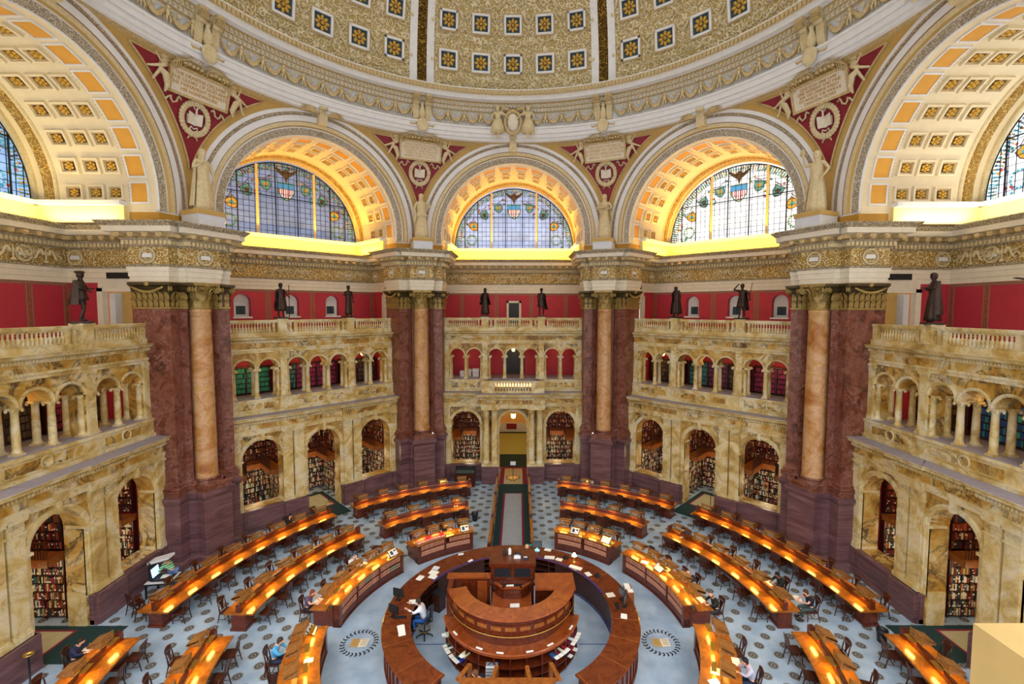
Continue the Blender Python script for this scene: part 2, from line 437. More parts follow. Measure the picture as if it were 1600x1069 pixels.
pier_me = pa.build('pier', ['redm', 'purplem'], kind='structure'); pier_me.rotation_euler.z = PR(.5)
cap_o = pc.build('pilaster_capital', ['goldcap', 'capground'], pier_me)
for j in PIERS:
    if j != .5:
        c = copy_tree(pier_me); c.rotation_euler.z = PR(j)

def column_parts():
    b = MB(); b.lathe([(.7, 4.02), (.75, 4.06), (.76, 4.11), (.7, 4.17), (.6, 4.2), (.57, 4.26), (.6, 4.3), (.64, 4.34), (.61, 4.4), (.57, 4.42)], 32, (0, 18, 0), 0)
    s = MB(); s.lathe([(.565, 4.4), (.56, 4.5), (.55, 4.6), (.55, 6.5), (.54, 8.5), (.52, 11), (.5, 13.3), (.535, 13.36), (.535, 13.46), (.5, 13.5)], 32, (0, 18, 0), 0)
    c = MB(); c.lathe([(.5, Z(-.1)), (.54, Z(-.06)), (.54, Z(0)), (.5, Z(.03)), (.5, Z(.6)), (.56, Z(.9)), (.72, Z(1.1))], 24, (0, 18, 0), 0)
    for zz, h, n, ph, out, w in ((.02, .42, 8, 0, .26, .36), (.32, .5, 8, pi / 8, .36, .34)):
        for i in range(n):
            t = 2 * pi * i / n + ph; leaf(c, (.5 * cos(t), 18 + .5 * sin(t), Z(zz)), t, w, h, out, 0)
    for i in range(4):
        t = pi / 4 + i * pi / 2; scroll(c, (.78 * cos(t), 18 + .78 * sin(t), Z(.93)), t, .21, .14, 0)
        t = i * pi / 2; c.ell((.72 * cos(t), 18 + .72 * sin(t), Z(1.14)), .1, 8, 6, 0)
        for sg in (-1, 1):
            P = [(.55 * cos(t) - sg * .1 * sin(t), 18 + .55 * sin(t) + sg * .1 * cos(t), Z(.62)), (.66 * cos(t) - sg * .2 * sin(t), 18 + .66 * sin(t) + sg * .2 * cos(t), Z(.95)), (.7 * cos(t) - sg * .38 * sin(t), 18 + .7 * sin(t) + sg * .38 * cos(t), Z(1.02))]
            c.tube(P, [.03, .05, .04], 5, 0)
    ab = []
    for i in range(4):
        t0 = pi / 4 + i * pi / 2
        ab += [(.98 * cos(t0 - .07), 18 + .98 * sin(t0 - .07)), (.98 * cos(t0 + .07), 18 + .98 * sin(t0 + .07)), (.74 * cos(t0 + pi / 4), 18 + .74 * sin(t0 + pi / 4))]
    c.prism(ab, Z(1.12), Z(1.27), 0)
    return b, s, c
cb, cs, cc = column_parts()
col0 = thing('marble_column', 'rose marble column with gilded capital on the far left pier', 'column', rz=PR(.5), group='engaged columns on the piers')
cb.build('base', 'redm', col0); cs.build('shaft', 'shaftm', col0); cc.build('capital', 'goldcap', col0)
for j in PIERS:
    if j == .5: continue
    c = copy_tree(col0); c.rotation_euler.z = PR(j); c['label'] = 'rose marble column with gilded capital on the %s pier' % PW[j]

# ---------------------------------------------------------------- great entablature
def entab():
    a = MB()
    pr = [(-.35, 1.28), (.03, 1.28), (.03, 1.52), (.07, 1.54), (.07, 1.8), (.11, 1.82), (.11, 2.02), (.17, 2.05), (.19, 2.12), (.05, 2.16), (.05, 3.0), (.1, 3.04), (.13, 3.1), (.13, 3.32), (.3, 3.36), (.32, 3.42), (.22, 3.44), (.22, 3.64), (.72, 3.68), (.72, 3.92), (.76, 3.94), (.94, 4.12), (.94, 4.18), (-.4, 4.2)]
    ms = [0, 0, 0, 0, 0, 0, 1, 1, 1, 2, 1, 1, 3, 0, 1, 3, 3, 0, 0, 0, 1, 4, 3]
    a.sweep(EL, [(d, Z(z)) for d, z in pr], ms, side=-1)
    d = MB()
    for x, y, t in along(EL, .2, .21, -1): d.rbox((x, y, Z(3.21)), (.125, .17, .2), RZ(t), 0)
    m = MB()
    for x, y, t in along(EL, .42, .62, -1):
        m.rbox((x, y, Z(3.56)), (.26, .5, .18), RZ(t), 0)
        m.ell((x + sin(t) * .22, y - cos(t) * .22, Z(3.5)), (.13, .13, .1), 8, 5, 0)
    return a, d, m
def wreath_plaque(r=.36):
    """round wreath with a pale tablet, lying in the xz plane, facing -y"""
    w = MB(); n = 22
    for i in range(n):
        t = 2 * pi * i / n; w.ell((r * cos(t), -.03, r * sin(t)), (.065, .05, .065), 6, 4, 0)
    w.lathe([(r * .62, -.0), (r * .66, .03), (r * .72, .0)], 24, (0, 0, 0), 0)
    v = w.v[-72:]; w.v[-72:] = [(x, -z, y) for x, y, z in v]
    t = MB(); t.prism([(-.25, -.1), (.25, -.1), (.25, .04), (.2, .06), (.2, .11), (-.2, .11), (-.2, .06), (-.25, .04)], 0, .05, 0)
    t.v = [(x, -z, y) for x, y, z in t.v]
    return w, t
ea, ed, em = entab(); ent0 = None
WPL = []
for i in range(len(EL) - 1):
    (x0, y0), (x1, y1) = EL[i], EL[i + 1]; L = hypot(x1 - x0, y1 - y0); t = atan2(y1 - y0, x1 - x0); nx, ny = sin(t), -cos(t)
    if L > 6: fr = [(L - 2.2 if i == 0 else 2.2) / L]
    elif L > 4: fr = [.12, .88] if i < 5 else [.88, .12]
    elif L > 1.2: fr = [.5]
    else: fr = []
    if 4 < L <= 6: fr = fr[:1] if i < 4 else fr[:1]
    WPL += [(x0 + (x1 - x0) * f + nx * .07, y0 + (y1 - y0) * f + ny * .07, t) for f in fr]
wm, tm = wreath_plaque()
for j in PIERS:
    if ent0 is None:
        e = ent0 = ea.build('entablature', ['cream', 'egg', 'frieze', 'ornament2', 'egg'], kind='structure')
        dd = ed.build('dentil_course', 'ornament', e); mm = em.build('bracket_course', 'ornament2', e)
        w0 = None
        for x, y, t in WPL:
            if w0 is None:
                w0 = wm.build('frieze_wreath', 'ornament', e); tm.build('name_tablet', 'white', w0); w = w0
            else: w = copy_tree(w0, e)
            w.location = (x, y, Z(2.58)); w.rotation_euler.z = t
    else: e = copy_tree(ent0)
    e.rotation_euler.z = PR(j)

# frieze figures on the back walls (paired dolphins and standards)
def frieze_unit():
    a = MB()
    for s in (-1, 1):
        P = [(s * (.12 + .5 * f), -.05, .28 * sin(f * 5.2) * (1 - .3 * f)) for f in [i / 12 for i in range(13)]]
        a.tube(P, [.09 - .055 * i / 12 for i in range(13)], 6, 0)
        for i in range(6):
            q = pi * .15 * i; a.tube([(s * (.2 + .07 * i), -.05, .05), (s * (.32 + .1 * i), -.06, .34 - .02 * i)], [.035, .012], 5, 0)
        P = [(s * (.62 + .16 * cos(t) * (1 - t / 9)), -.05, -.12 + .16 * sin(t) * (1 - t / 9)) for t in [i * .55 for i in range(12)]]
        a.tube(P, [.05 - .003 * i for i in range(12)], 5, 0)
    a.tube([(0, -.05, -.4), (0, -.05, .36)], [.05, .03], 6, 0); a.ell((0, -.06, .1), (.09, .06, .14), 8, 5, 0); a.ell((0, -.06, -.32), (.14, .06, .07), 8, 5, 0)
    return a
fu = frieze_unit(); fu0 = None
for k in KS:
    par = link('wall_frieze_' + SIDE[k], None, None, KR(k)); par['kind'] = 'structure'
    for t in (-5.4, -3.9, -.75, .75, 3.9, 5.4):
        if fu0 is None: fu0 = o = fu.build('frieze_figure', 'ornament', par)
        else: o = fu0.copy(); COL.objects.link(o); o.parent = par
        o.location = (t, 23.22, Z(2.58))

# ---------------------------------------------------------------- arcade walls of the bays
def arcade(porch):
    L = MB(); mt = 0
    c0 = -2.45 if porch else 0
    L.arch_wall(-5.45, 5.45, 0, Z(-7.6), 17.9, .85, [(-3.73, 1.13, 1.35, 4.38), (0, 1.08, 0, 4.38), (3.73, 1.13, 1.35, 4.38)], 0, 1, 14)
    for s in (-1, 1):   # dado
        L.box(s * 1.13, s * 5.45, 17.72, 18.6, 0, 1.2, 2); L.box(s * 1.13, s * 5.45, 17.62, 17.9, 1.2, 1.34, 2); L.box(s * 1.13, s * 5.45, 17.58, 17.9, 0, .2, 2)
        L.box(s * 2.75, s * 4.75, 17.69, 17.75, .35, 1.08, 2); L.box(s * 2.6, s * 2.66, 17.66, 17.75, .2, 1.2, 2); L.box(s * 4.82, s * 4.88, 17.66, 17.75, .2, 1.2, 2)
        L.box(s * 4.95, s * 5.45, 17.6, 17.75, 0, 1.3, 2)
        if not porch: L.box(s * 1.2, s * 2.62, 17.5, 17.75, 0, 1.34, 2)
        px = [(4.93, 5.42)] + ([] if porch else [(1.32, 1.92), (2.02, 2.6)])
        for t0, t1 in px:   # pilaster strips
            L.box(s * t0, s * t1, 17.74, 17.95, 1.33, Z(-7.75), 3)
            L.box(s * (t0 - .04), s * (t1 + .04), 17.68, 17.95, 1.33, 1.52, 3); L.box(s * (t0 - .02), s * (t1 + .02), 17.71, 17.95, 1.52, 1.62, 3)
            L.box(s * (t0 - .03), s * (t1 + .03), 17.69, 17.95, Z(-8.3), Z(-8.22), 3)
            for i in range(3):
                for zz in (-8.2, -8.02): leaf(L, (s * (t0 + (t1 - t0) * (i + .5) / 3), 17.73, Z(zz)), -pi / 2, .18, .24, .09, 4)
            L.box(s * (t0 - .06), s * (t1 + .06), 17.64, 17.95, Z(-7.82), Z(-7.7), 3)
    for tc, r in ((-3.73, 1.13), (0, 1.08), (3.73, 1.13)):   # archivolts, imposts, keystones
        L.arc(tc, 4.38, [(r, 17.95), (r, 17.86), (r + .1, 17.84), (r + .12, 17.8), (r + .22, 17.8), (r + .26, 17.92)], 3, n=20, leg=1.33)
        for s in (-1, 1):
            L.box(tc + s * (r - .06), tc + s * (r + .28), 17.78, 18.6, 4.28, 4.4, 3)
            if not porch or tc: L.box(tc + s * (r - .05), tc + s * (r + .02), 17.95, 18.72, 1.33 if tc else 0, 1.5, 3)
        L.prism([(tc - .1, 17.72), (tc + .1, 17.72), (tc + .1, 17.95), (tc - .1, 17.95)], 4.38 + r - .03, Z(-7.72), 3)
    # first cornice
    if porch: path = [(-5.45, 17.72), (-2.45, 17.72), (-2.45, 17.0), (2.45, 17.0), (2.45, 17.72), (5.45, 17.72)]
    else: path = [(-5.45, 17.72), (-2.7, 17.72), (-2.7, 17.62), (-1.25, 17.62), (-1.25, 17.72), (1.25, 17.72), (1.25, 17.62), (2.7, 17.62), (2.7, 17.72), (5.45, 17.72)]
    pr = [(-.25, -7.72), (.0, -7.72), (.0, -7.6), (.04, -7.59), (.04, -7.46), (.08, -7.44), (.08, -7.4), (.0, -7.38), (.0, -7.08), (.05, -7.04), (.06, -6.86), (.16, -6.82), (.3, -6.78), (.32, -6.68), (.4, -6.6), (.4, -6.57), (-.8, -6.55)]
    L.sweep(path, [(d, Z(z)) for d, z in pr], [3, 3, 3, 3, 3, 3, 3, 0, 3, 3, 3, 3, 3, 3, 3, 5], side=-1)
    for x, y, t in along(path, .1, .135, -1): L.rbox((x, y, Z(-6.94)), (.075, .1, .12), RZ(t), 3)
    L.quad((-5.45, 17.9, Z(-6.56)), (5.45, 17.9, Z(-6.56)), (5.45, 18.3, Z(-6.56)), (-5.45, 18.3, Z(-6.56)), 5)
    # parapet with roundels
    def para(t0, t1, y, roundels):
        L.box(t0, t1, y, y + .2, Z(-6.55), Z(-5.7), 3); L.box(t0, t1, y - .1, y + .2, Z(-6.55), Z(-6.38), 3); L.box(t0, t1, y - .06, y + .3, Z(-5.74), Z(-5.63), 3)
        for tc, w in roundels:
            for s in (-1, 1):
                L.box(tc + s * .28, tc + s * w, y - .03, y, Z(-6.28), Z(-5.86), 0); 
                for e0, e1, f0, f1 in ((.25, w + .04, -6.31, -6.27), (.25, w + .04, -5.87, -5.83)): L.box(tc + s * e0, tc + s * e1, y - .05, y, Z(f0), Z(f1), 3)
            v0 = len(L.v); L.lathe([(.0, .03), (.19, .03), (.2, .05), (.26, .05), (.27, 0)], 20, (0, 0, 0), [0, 3, 3, 3])
            L.v[v0:] = [(tc + x, y - z, Z(-6.07) + yy) for x, yy, z in L.v[v0:]]
    def sill(t0, t1): L.box(t0, t1, 18.2, 19.4, Z(-5.7), Z(-5.62), 5)
    if porch:
        para(-5.45, -2.3, 18.2, [(-3.75, 1.1)]); para(2.3, 5.45, 18.2, [(3.75, 1.1)])
        for s in (-1, 1):
            para(min(s * 1.4, s * 2.2), max(s * 1.4, s * 2.2), 17.25, []); L.box(s * 2.2, s * 2.42, 17.25, 18.3, Z(-6.55), Z(-5.63), 3)
        L.box(-1.4, 1.4, 17.22, 17.5, Z(-6.55), Z(-6.42), 3); L.box(-1.42, 1.42, 17.2, 17.5, Z(-5.76), Z(-5.63), 3)
        L.box(-2.4, 2.4, 17.3, 19.4, Z(-6.6), Z(-6.5), 5); sill(-5.45, -2.0); sill(2.0, 5.45)
    else:
        para(-5.45, -2.3, 18.2, [(-3.75, 1.1)]); para(2.3, 5.45, 18.2, [(3.75, 1.1)]); para(-2.3, 2.3, 18.14, [(0, 1.5)]); sill(-5.45, 5.45)
    # second-storey arches 2 - 3 - 2
    r, zs = .57, -3.8; hb = -5.63 if not porch else -5.63
    ops = [(t, r, Z(hb), Z(zs)) for t in (-4.43, -3.08, -1.37, 0, 1.37, 3.08, 4.43)]
    gp = [Z(zs), None, Z(zs), Z(zs), None, Z(zs)]
    L.arch_wall(-5.45, 5.45, Z(hb), Z(-2.76), 18.4, .95, ops, 0, 6, 12, gp)
    if porch: L.box(-1.94, 1.94, 18.45, 18.6, Z(-6.5), Z(-6.3), 3)
    for t, *_ in ops: L.arc(t, Z(zs), [(r, 18.45), (r, 18.36), (r + .05, 18.35), (r + .07, 18.32), (r + .11, 18.32), (r + .12, 18.42)], 3, n=14)
    for s in (-1, 1):
        for t0, t1 in ((2.02, 2.42), (5.08, 5.42)):
            L.box(s * t0, s * t1, 18.3, 18.45, Z(-5.63), Z(-2.8), 3); L.box(s * (t0 - .04), s * (t1 + .04), 18.26, 18.45, Z(-5.63), Z(-5.4), 3)
            L.box(s * (t0 - .05), s * (t1 + .05), 18.25, 18.45, Z(-2.9), Z(-2.78), 3); L.box(s * (t0 - .02), s * (t1 + .02), 18.27, 18.45, Z(-3.16), Z(-3.1), 3)
            for i in range(3): leaf(L, (s * (t0 + (t1 - t0) * (i + .5) / 3), 18.29, Z(-3.1)), -pi / 2, .14, .22, .07, 4)
    path = [(-5.45, 18.32), (-2.5, 18.32), (-2.5, 18.27), (-1.95, 18.27), (-1.95, 18.32), (1.95, 18.32), (1.95, 18.27), (2.5, 18.27), (2.5, 18.32), (5.45, 18.32)]
    pr = [(-.1, -2.8), (0, -2.8), (0, -2.66), (.05, -2.64), (.05, -2.55), (.0, -2.53), (.0, -2.2), (.05, -2.18), (.05, -2.04), (.14, -2.02), (.26, -1.96), (.28, -1.88), (.34, -1.83), (-.3, -1.82)]
    L.sweep(path, [(d, Z(z)) for d, z in pr], [3, 3, 3, 3, 3, 0, 3, 3, 3, 3, 3, 3, 3], side=-1)
    for x, y, t in along(path, .08, .135, -1): L.rbox((x, y, Z(-2.1)), (.075, .08, .1), RZ(t), 3)
    L.box(-5.45, 5.45, 18.32, 18.72, Z(-1.83), Z(-1.56), 3)
    return L
def gallery_column():
    c = MB(); c.box(-.17, .17, -.17, .17, 0, .08, 0)
    c.lathe([(.17, .08), (.18, .11), (.16, .15), (.14, .18), (.135, .22)], 14, m=0)
    c.lathe([(.135, .22), (.135, .7), (.115, 1.62), (.13, 1.64), (.13, 1.68)], 14, m=0)
    c.box(-.18, .18, -.15, .15, 1.74, 1.84, 0); c.lathe([(.12, 1.68), (.15, 1.74)], 14, m=0)
    for s in (-1, 1):
        for q in (-1, 1): c.ell((s * .17, q * .13, 1.72), (.07, .04, .07), 8, 6, 0)
    return c
MATW = ['siena', 'siena', 'purplem', 'siena_lt', 'siena_lt', 'stone', 'siena']
wall_me = arcade(False); porch_me = arcade(True); W0 = None; gcol = None
for k in KS:
    nm = 'wall_' + SIDE[k]
    if k == 0: w = porch_me.build(nm, MATW, kind='structure')
    elif W0 is None: W0 = w = wall_me.build(nm, MATW, kind='structure')
    else: w = link(nm, W0.data, kind='structure')
    w.rotation_euler.z = KR(k)
    for y in (18.55, 19.2):
        for t in (-5.02, -3.755, -2.5, -1.95, -.685, .685, 1.95, 2.5, 3.755, 5.02):
            if gcol is None: gcol = o = gallery_column().build('gallery_column', 'siena_lt', w)
            else: o = gcol.copy(); COL.objects.link(o); o.parent = w
            o.location = (t, y, Z(-5.63))
# porch columns of the entrance (two pairs)
def porch_column():
    c = MB(); c.box(-.34, .34, -.34, .34, 0, .16, 0)
    c.lathe([(.32, .16), (.34, .2), (.32, .26), (.27, .3), (.28, .35), (.25, .4)], 20, m=0)
    s = MB(); s.lathe([(.25, .4), (.25, 1.6), (.235, 3), (.22, 3.86), (.24, 3.88), (.24, 3.93)], 20, m=0)
    h = MB(); h.lathe([(.22, 3.93), (.22, 4.2), (.3, 4.42)], 16, m=0); h.box(-.34, .34, -.34, .34, 4.4, 4.5, 0)
    for zz, n, ph in ((3.94, 8, 0), (4.12, 8, pi / 8)):
        for i in range(n):
            t = 2 * pi * i / n + ph; leaf(h, (.215 * cos(t), .215 * sin(t), zz), t, .17, .26, .1, 0)
    return c, s, h
pb, psh, ph_ = porch_column(); pc0 = None
for i, t in enumerate((-2.08, -1.42, 1.42, 2.08)):
    lab = 'pale marble entrance column, ' + ('outermost on the left of the doorway', 'nearest the left side of the doorway', 'nearest the right side of the doorway', 'outermost on the right of the doorway')[i]
    if pc0 is None:
        pc0 = c = thing('entrance_column', lab, 'column', group='columns of the entrance porch'); pb.build('base', 'siena_lt', c); psh.build('shaft', 'siena_lt', c); ph_.build('capital', 'siena_lt', c)
    else: c = copy_tree(pc0); c['label'] = lab
    c.location = (t, 17.3, 1.38)
for s in (-1, 1):
    mb = MB(); mb.box(s * 1.1, s * 2.42, 16.95, 17.7, 0, .25, 0); mb.box(s * 1.12, s * 2.4, 16.98, 17.7, .25, 1.22, 0); mb.box(s * 1.06, s * 2.45, 16.92, 17.7, 1.22, 1.38, 0)
    mb.box(s * 1.4, s * 2.2, 16.96, 17, .4, 1.08, 0)
    o = mb.build('column_pedestal', 'purplem'); tag(o, 'purple brown marble block under the %s pair of entrance columns' % ('left' if s < 0 else 'right'), 'pedestal')

# floors, ceilings and back walls behind the arches
def back_shell(k):
    a = MB()
    a.box(-6.6, 6.6, 18.9, 23.3, Z(-5.95), Z(-5.7), 0); a.box(-6.6, 6.6, 18.6, 23.5, Z(-2.55), Z(-1.84), 1)
    a.box(-5.45, 5.45, 18.75, 22.6, Z(-7.6), Z(-7.45), 1)
    if k == 0: a.arch_wall(-5.6, 5.6, Z(-5.7), Z(-2.55), 21.2, .3, [(0, .95, Z(-5.7), Z(-3.9))], 2, 2, 10)
    else: a.box(-5.6, 5.6, 21.2, 21.4, Z(-5.7), Z(-2.55), 2)
    for s in (-1, 1): a.box(s * 5.45, s * 5.7, 18.6, 22.6, 0, Z(-2.55), 3 if False else 2)
    return a.build('gallery_shell_' + SIDE[k], ['stone', 'cream', 'redwall', 'cream'], None, KR(k), kind='structure')
for k in KS: back_shell(k)

def balcony_wall(k):
    a = MB(); y = 23.3
    if abs(k) == 1: a.arch_wall(-6.6, 6.6, Z(-1.84), Z(1.3), y, .55, [(t, .52, Z(-.65), Z(.42)) for t in (-3.2, 0.05, 3.1)], 0, 0, 12)
    else:
        a.box(-6.6, 6.6, y, y + .2, Z(-1.84), Z(1.3), 0)
    for s in (-1, 1):      # side returns with a doorway
        x0, x1 = s * 6.6, s * 6.8
        a.box(x0, x1, 21.75, 23.3, Z(-1.84), Z(1.3), 0); a.box(x0, x1, 18.9, 19.55, Z(-1.84), Z(1.3), 1); a.box(x0, x1, 18.9, 21.75, Z(1.0), Z(1.3), 1)
        a.box(s * 6.5, x1, 21.45, 21.75, Z(-1.84), Z(1.0), 1); a.box(s * 6.5, x1, 19.45, 19.65, Z(-1.84), Z(1.0), 1); a.box(s * 6.5, x1, 19.45, 21.75, Z(.82), Z(1.0), 1)
        a.box(s * 7.3, s * 7.4, 18.9, 22, Z(-1.84), Z(1.0), 3)
        a.box(s * 6.85, s * 7.35, 21.1, 21.4, Z(-1.84), Z(.75), 4)
    for t in (-4.62, -1.55, 1.55, 4.62, -6.45, 6.45):
        for d in (-.13, 0, .13): a.box(t + d - .035, t + d + .035, y - .012, y, Z(-1.84), Z(1.1), 2 if d else 5)
    for z in (1.12, 1.2): a.box(-6.6, 6.6, y - .012, y, Z(z), Z(z + .06), 2)
    a.box(-6.6, 6.6, y - .06, y, Z(-1.84), Z(-1.6), 1)
    o = a.build('wall_balcony_' + SIDE[k], ['redwall', 'cream', 'stripe', 'ochre', 'grayw', 'golddk'], None, KR(k), kind='structure')
    if abs(k) == 1:
        for i, t in enumerate((-3.2, 0.05, 3.1)):
            w = MB(); w.arch_wall(t - .52, t + .52, Z(-.65), Z(.95), y + .42, .06, [(t, .3, Z(-.5), Z(.1))], 0, 0, 10)
            w.box(t - .6, t + .6, y - .12, y + .5, Z(-.76), Z(-.65), 0); w.box(t - .3, t + .3, y + .44, y + .47, Z(.1), Z(.42), 0)
            w.box(t - .3, t + .3, y + .45, y + .46, Z(-.5), Z(.1), 1)
            for d in (-.02,): w.box(t + d, t + .02, y + .43, y + .45, Z(-.5), Z(.1), 2)
            w.build('niche_window_%s_%d' % (SIDE[k], i + 1), ['white', 'teal', 'iron'], o)
    if k == 0:
        d = MB(); d.box(-.48, .48, y - .02, y + .02, Z(-1.84), Z(.42), 1)
        for x0, x1, z0, z1 in ((-.64, -.46, -1.84, .6), (.46, .64, -1.84, .6), (-.64, .64, .42, .6)): d.box(x0, x1, y - .08, y, Z(z0), Z(z1), 0)
        d.build('door_1', ['cream', 'black'], o)
    g = MB()
    for s in (-1, 1): g.box(s * 6.5, s * 6.62, 19.7, 21.2, Z(1.5), Z(1.85), 0)
    g.build('air_grille', 'black', o)
    return o
for k in KS: balcony_wall(k)
# small dark loudspeaker boxes / grilles by the piers

# ---------------------------------------------------------------- vaults, arches, windows
ZC = Z(5.38); RB = 5.4
def vault(rows):
    a = MB()
    a.arc(0, ZC, [(RB, 17.5), (RB, 22.3), (RB - .06, 22.32), (RB - .06, 22.42), (RB, 22.44), (RB, 23.7)], [0, 2, 2, 2, 0], n=56, leg=Z(5.0))
    a.arc(0, ZC, [(RB, 22.55), (RB - .1, 22.6), (RB - .12, 22.95), (RB, 23.0)], [1, 1, 1], n=56, leg=Z(5.05))
    a.arc(0, ZC, [(RB + .05, 23.35), (RB - .16, 23.35), (RB - .16, 23.75)], [2, 2], n=56, leg=Z(5.05))
    # archivolt
    a.arc(0, ZC, [(RB, 17.5), (RB, 17.46), (RB + .04, 17.42), (RB + .42, 17.34), (RB + .5, 17.34), (RB + .53, 17.24), (RB + .54, 17.2), (RB + .76, 17.16), (RB + .79, 17.12), (RB + 1.12, 17.08), (RB + 1.14, 17.02), (RB + 1.27, 17.02), (RB + 1.3, 17.06), (RB + 1.5, 17.04), (RB + 1.56, 17.2)],
          [3, 3, 4, 3, 5, 5, 2, 12, 6, 12, 7, 12, 6, 3], n=64, leg=Z(4.8))
    # imposts and walls below the spring
    for s in (-1, 1):
        a.box(s * (RB+.012), s * (RB + .6), 17.55, 23.6, Z(4.2), Z(5.05), 9)
        pth = [(s * 5.39, 18.9), (s * 5.39, 17.42), (s * 5.95, 17.24), (s * 6.3, 17.1), (s * 6.9, 17.04)]
        a.sweep(pth, [(0, Z(4.18)), (0, Z(4.72)), (.04, Z(4.74)), (.08, Z(4.82)), (.0, Z(4.84))], [10, 6, 6, 6], side=s)
        a.box(s * 4.95, s * 5.6, 19.0, 23.6, Z(5.0), Z(5.22), 3); a.box(s * 5.2, s * 5.5, 19.0, 23.6, Z(4.18), Z(5.0), 11)
    a.box(-5.6, 5.6, 23.1, 23.75, Z(5.0), Z(5.22), 3); a.box(-5.6, 5.6, 23.3, 23.6, Z(4.18), Z(5.0), 11)
    return a
def coffers(mb_, kind, y0, y1, aw):
    """raised frame seen from inside the barrel"""
for nm, c in (('covep', '#f4e0a0'),): M[nm] = plain('cove_paint', c, .6)
MV = ['vault', 'guilg', 'ornament', 'white', 'guil', 'ochre', 'white', 'egg', 'egg', 'vault', 'ochred', 'covep', 'stripe']
def barrel_frame(b, y0, y1, h0, h1, rr, m):
    """four bars following the barrel between angles h0..h1 at radius rr"""
    n = 3
    def patch(a0, a1, q0, q1, r0, r1, m):
        vs = []
        for r in (r0, r1):
            for j in range(n + 1):
                t = a0 + (a1 - a0) * j / n
                for y in (q0, q1): vs.append((r * cos(t), y, ZC + r * sin(t)))
        k = 2 * (n + 1); fs = []
        for j in range(n): fs.append((k + 2*j, k + 2*j + 1, k + 2*j + 3, k + 2*j + 2))
        for j in range(n): fs += [(2*j, 2*j+2, k+2*j+2, k+2*j), (2*j+1, k+2*j+1, k+2*j+3, 2*j+3)]
        fs += [(0, k, k + 1, 1), (2*n, 2*n+1, k+2*n+1, k+2*n)]
        b.add(vs, fs, m)
    return patch
def vault_coffers(rows):
    A = MB(); C = MB(); Rr = MB(); N = 14; st = rad(187.6) / N
    for i in range(N):
        m = rad(-3.8) + st * (i + .5); hw = st * .36
        p = barrel_frame(A, 0, 0, 0, 0, 0, 0)
        # amber panel with beaded frame
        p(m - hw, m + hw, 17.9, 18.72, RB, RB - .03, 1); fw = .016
        for q0, q1, b0, b1 in ((17.86, 18.76, m - hw - fw, m - hw), (17.86, 18.76, m + hw, m + hw + fw), (17.86, 17.92, m - hw, m + hw), (18.70, 18.78, m - hw, m + hw)): p(b0, b1, q0, q1, RB, RB - .07, 0)
        for j in range(6):
            t = m - hw + 2 * hw * (j + .5) / 6; p(t - .006, t + .006, 18.78, 18.84, RB, RB - .05, 2)
        pc_ = barrel_frame(C, 0, 0, 0, 0, 0, 0); h2 = st * .3
        for y0, y1 in rows:
            for g, (e, rr, mm) in enumerate(((.0, .13, 0), (.09, .07, 2))):
                ww = .1 - .03 * g; aw = ww / RB; q0, q1 = y0 + e, y1 - e; b0, b1 = m - h2 + e / RB, m + h2 - e / RB
                pc_(b0, b0 + aw, q0, q1, RB, RB - rr, mm); pc_(b1 - aw, b1, q0, q1, RB, RB - rr, mm); pc_(b0 + aw, b1 - aw, q0, q0 + ww, RB, RB - rr, mm); pc_(b0 + aw, b1 - aw, q1 - ww, q1, RB, RB - rr, mm)
            pc_(m - h2 + .19 / RB, m + h2 - .19 / RB, y0 + .19, y1 - .19, RB, RB - .02, 1)
            R = Matrix.Rotation(pi / 2 - m, 3, 'Y'); yc = (y0 + y1) / 2; r0 = RB - .05
            cx, cz = r0 * cos(m), ZC + r0 * sin(m)
            Rr.ell((cx, yc, cz), (.09, .09, .09), 8, 5, 0, R)
            for q in range(6):
                t = pi * q / 3; d = R @ Vector((.15 * cos(t), .15 * sin(t), 0)); Rr.ell((cx + d.x, yc + d.y, cz + d.z), (.09, .09, .05), 6, 4, 0, R)
    return A, C, Rr
V2 = [(19.05, 19.85), (20.0, 20.85), (21.05, 21.95)]; V1 = [(19.1, 19.9), (20.2, 21.1)]
vd = {}
for k in KS:
    key = abs(k) == 2
    if key not in vd:
        vd[key] = (vault(0).build('ceiling_vault_' + SIDE[k], MV, None, KR(k), kind='structure'),); v = vd[key][0]
        A, C, R_ = vault_coffers(V2 if key else V1)
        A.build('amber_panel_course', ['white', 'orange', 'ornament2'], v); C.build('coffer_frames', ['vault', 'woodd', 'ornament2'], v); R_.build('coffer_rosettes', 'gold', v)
    else:
        v = copy_tree(vd[key][0]); v.name = 'ceiling_vault_' + SIDE[k]; v.rotation_euler.z = KR(k)

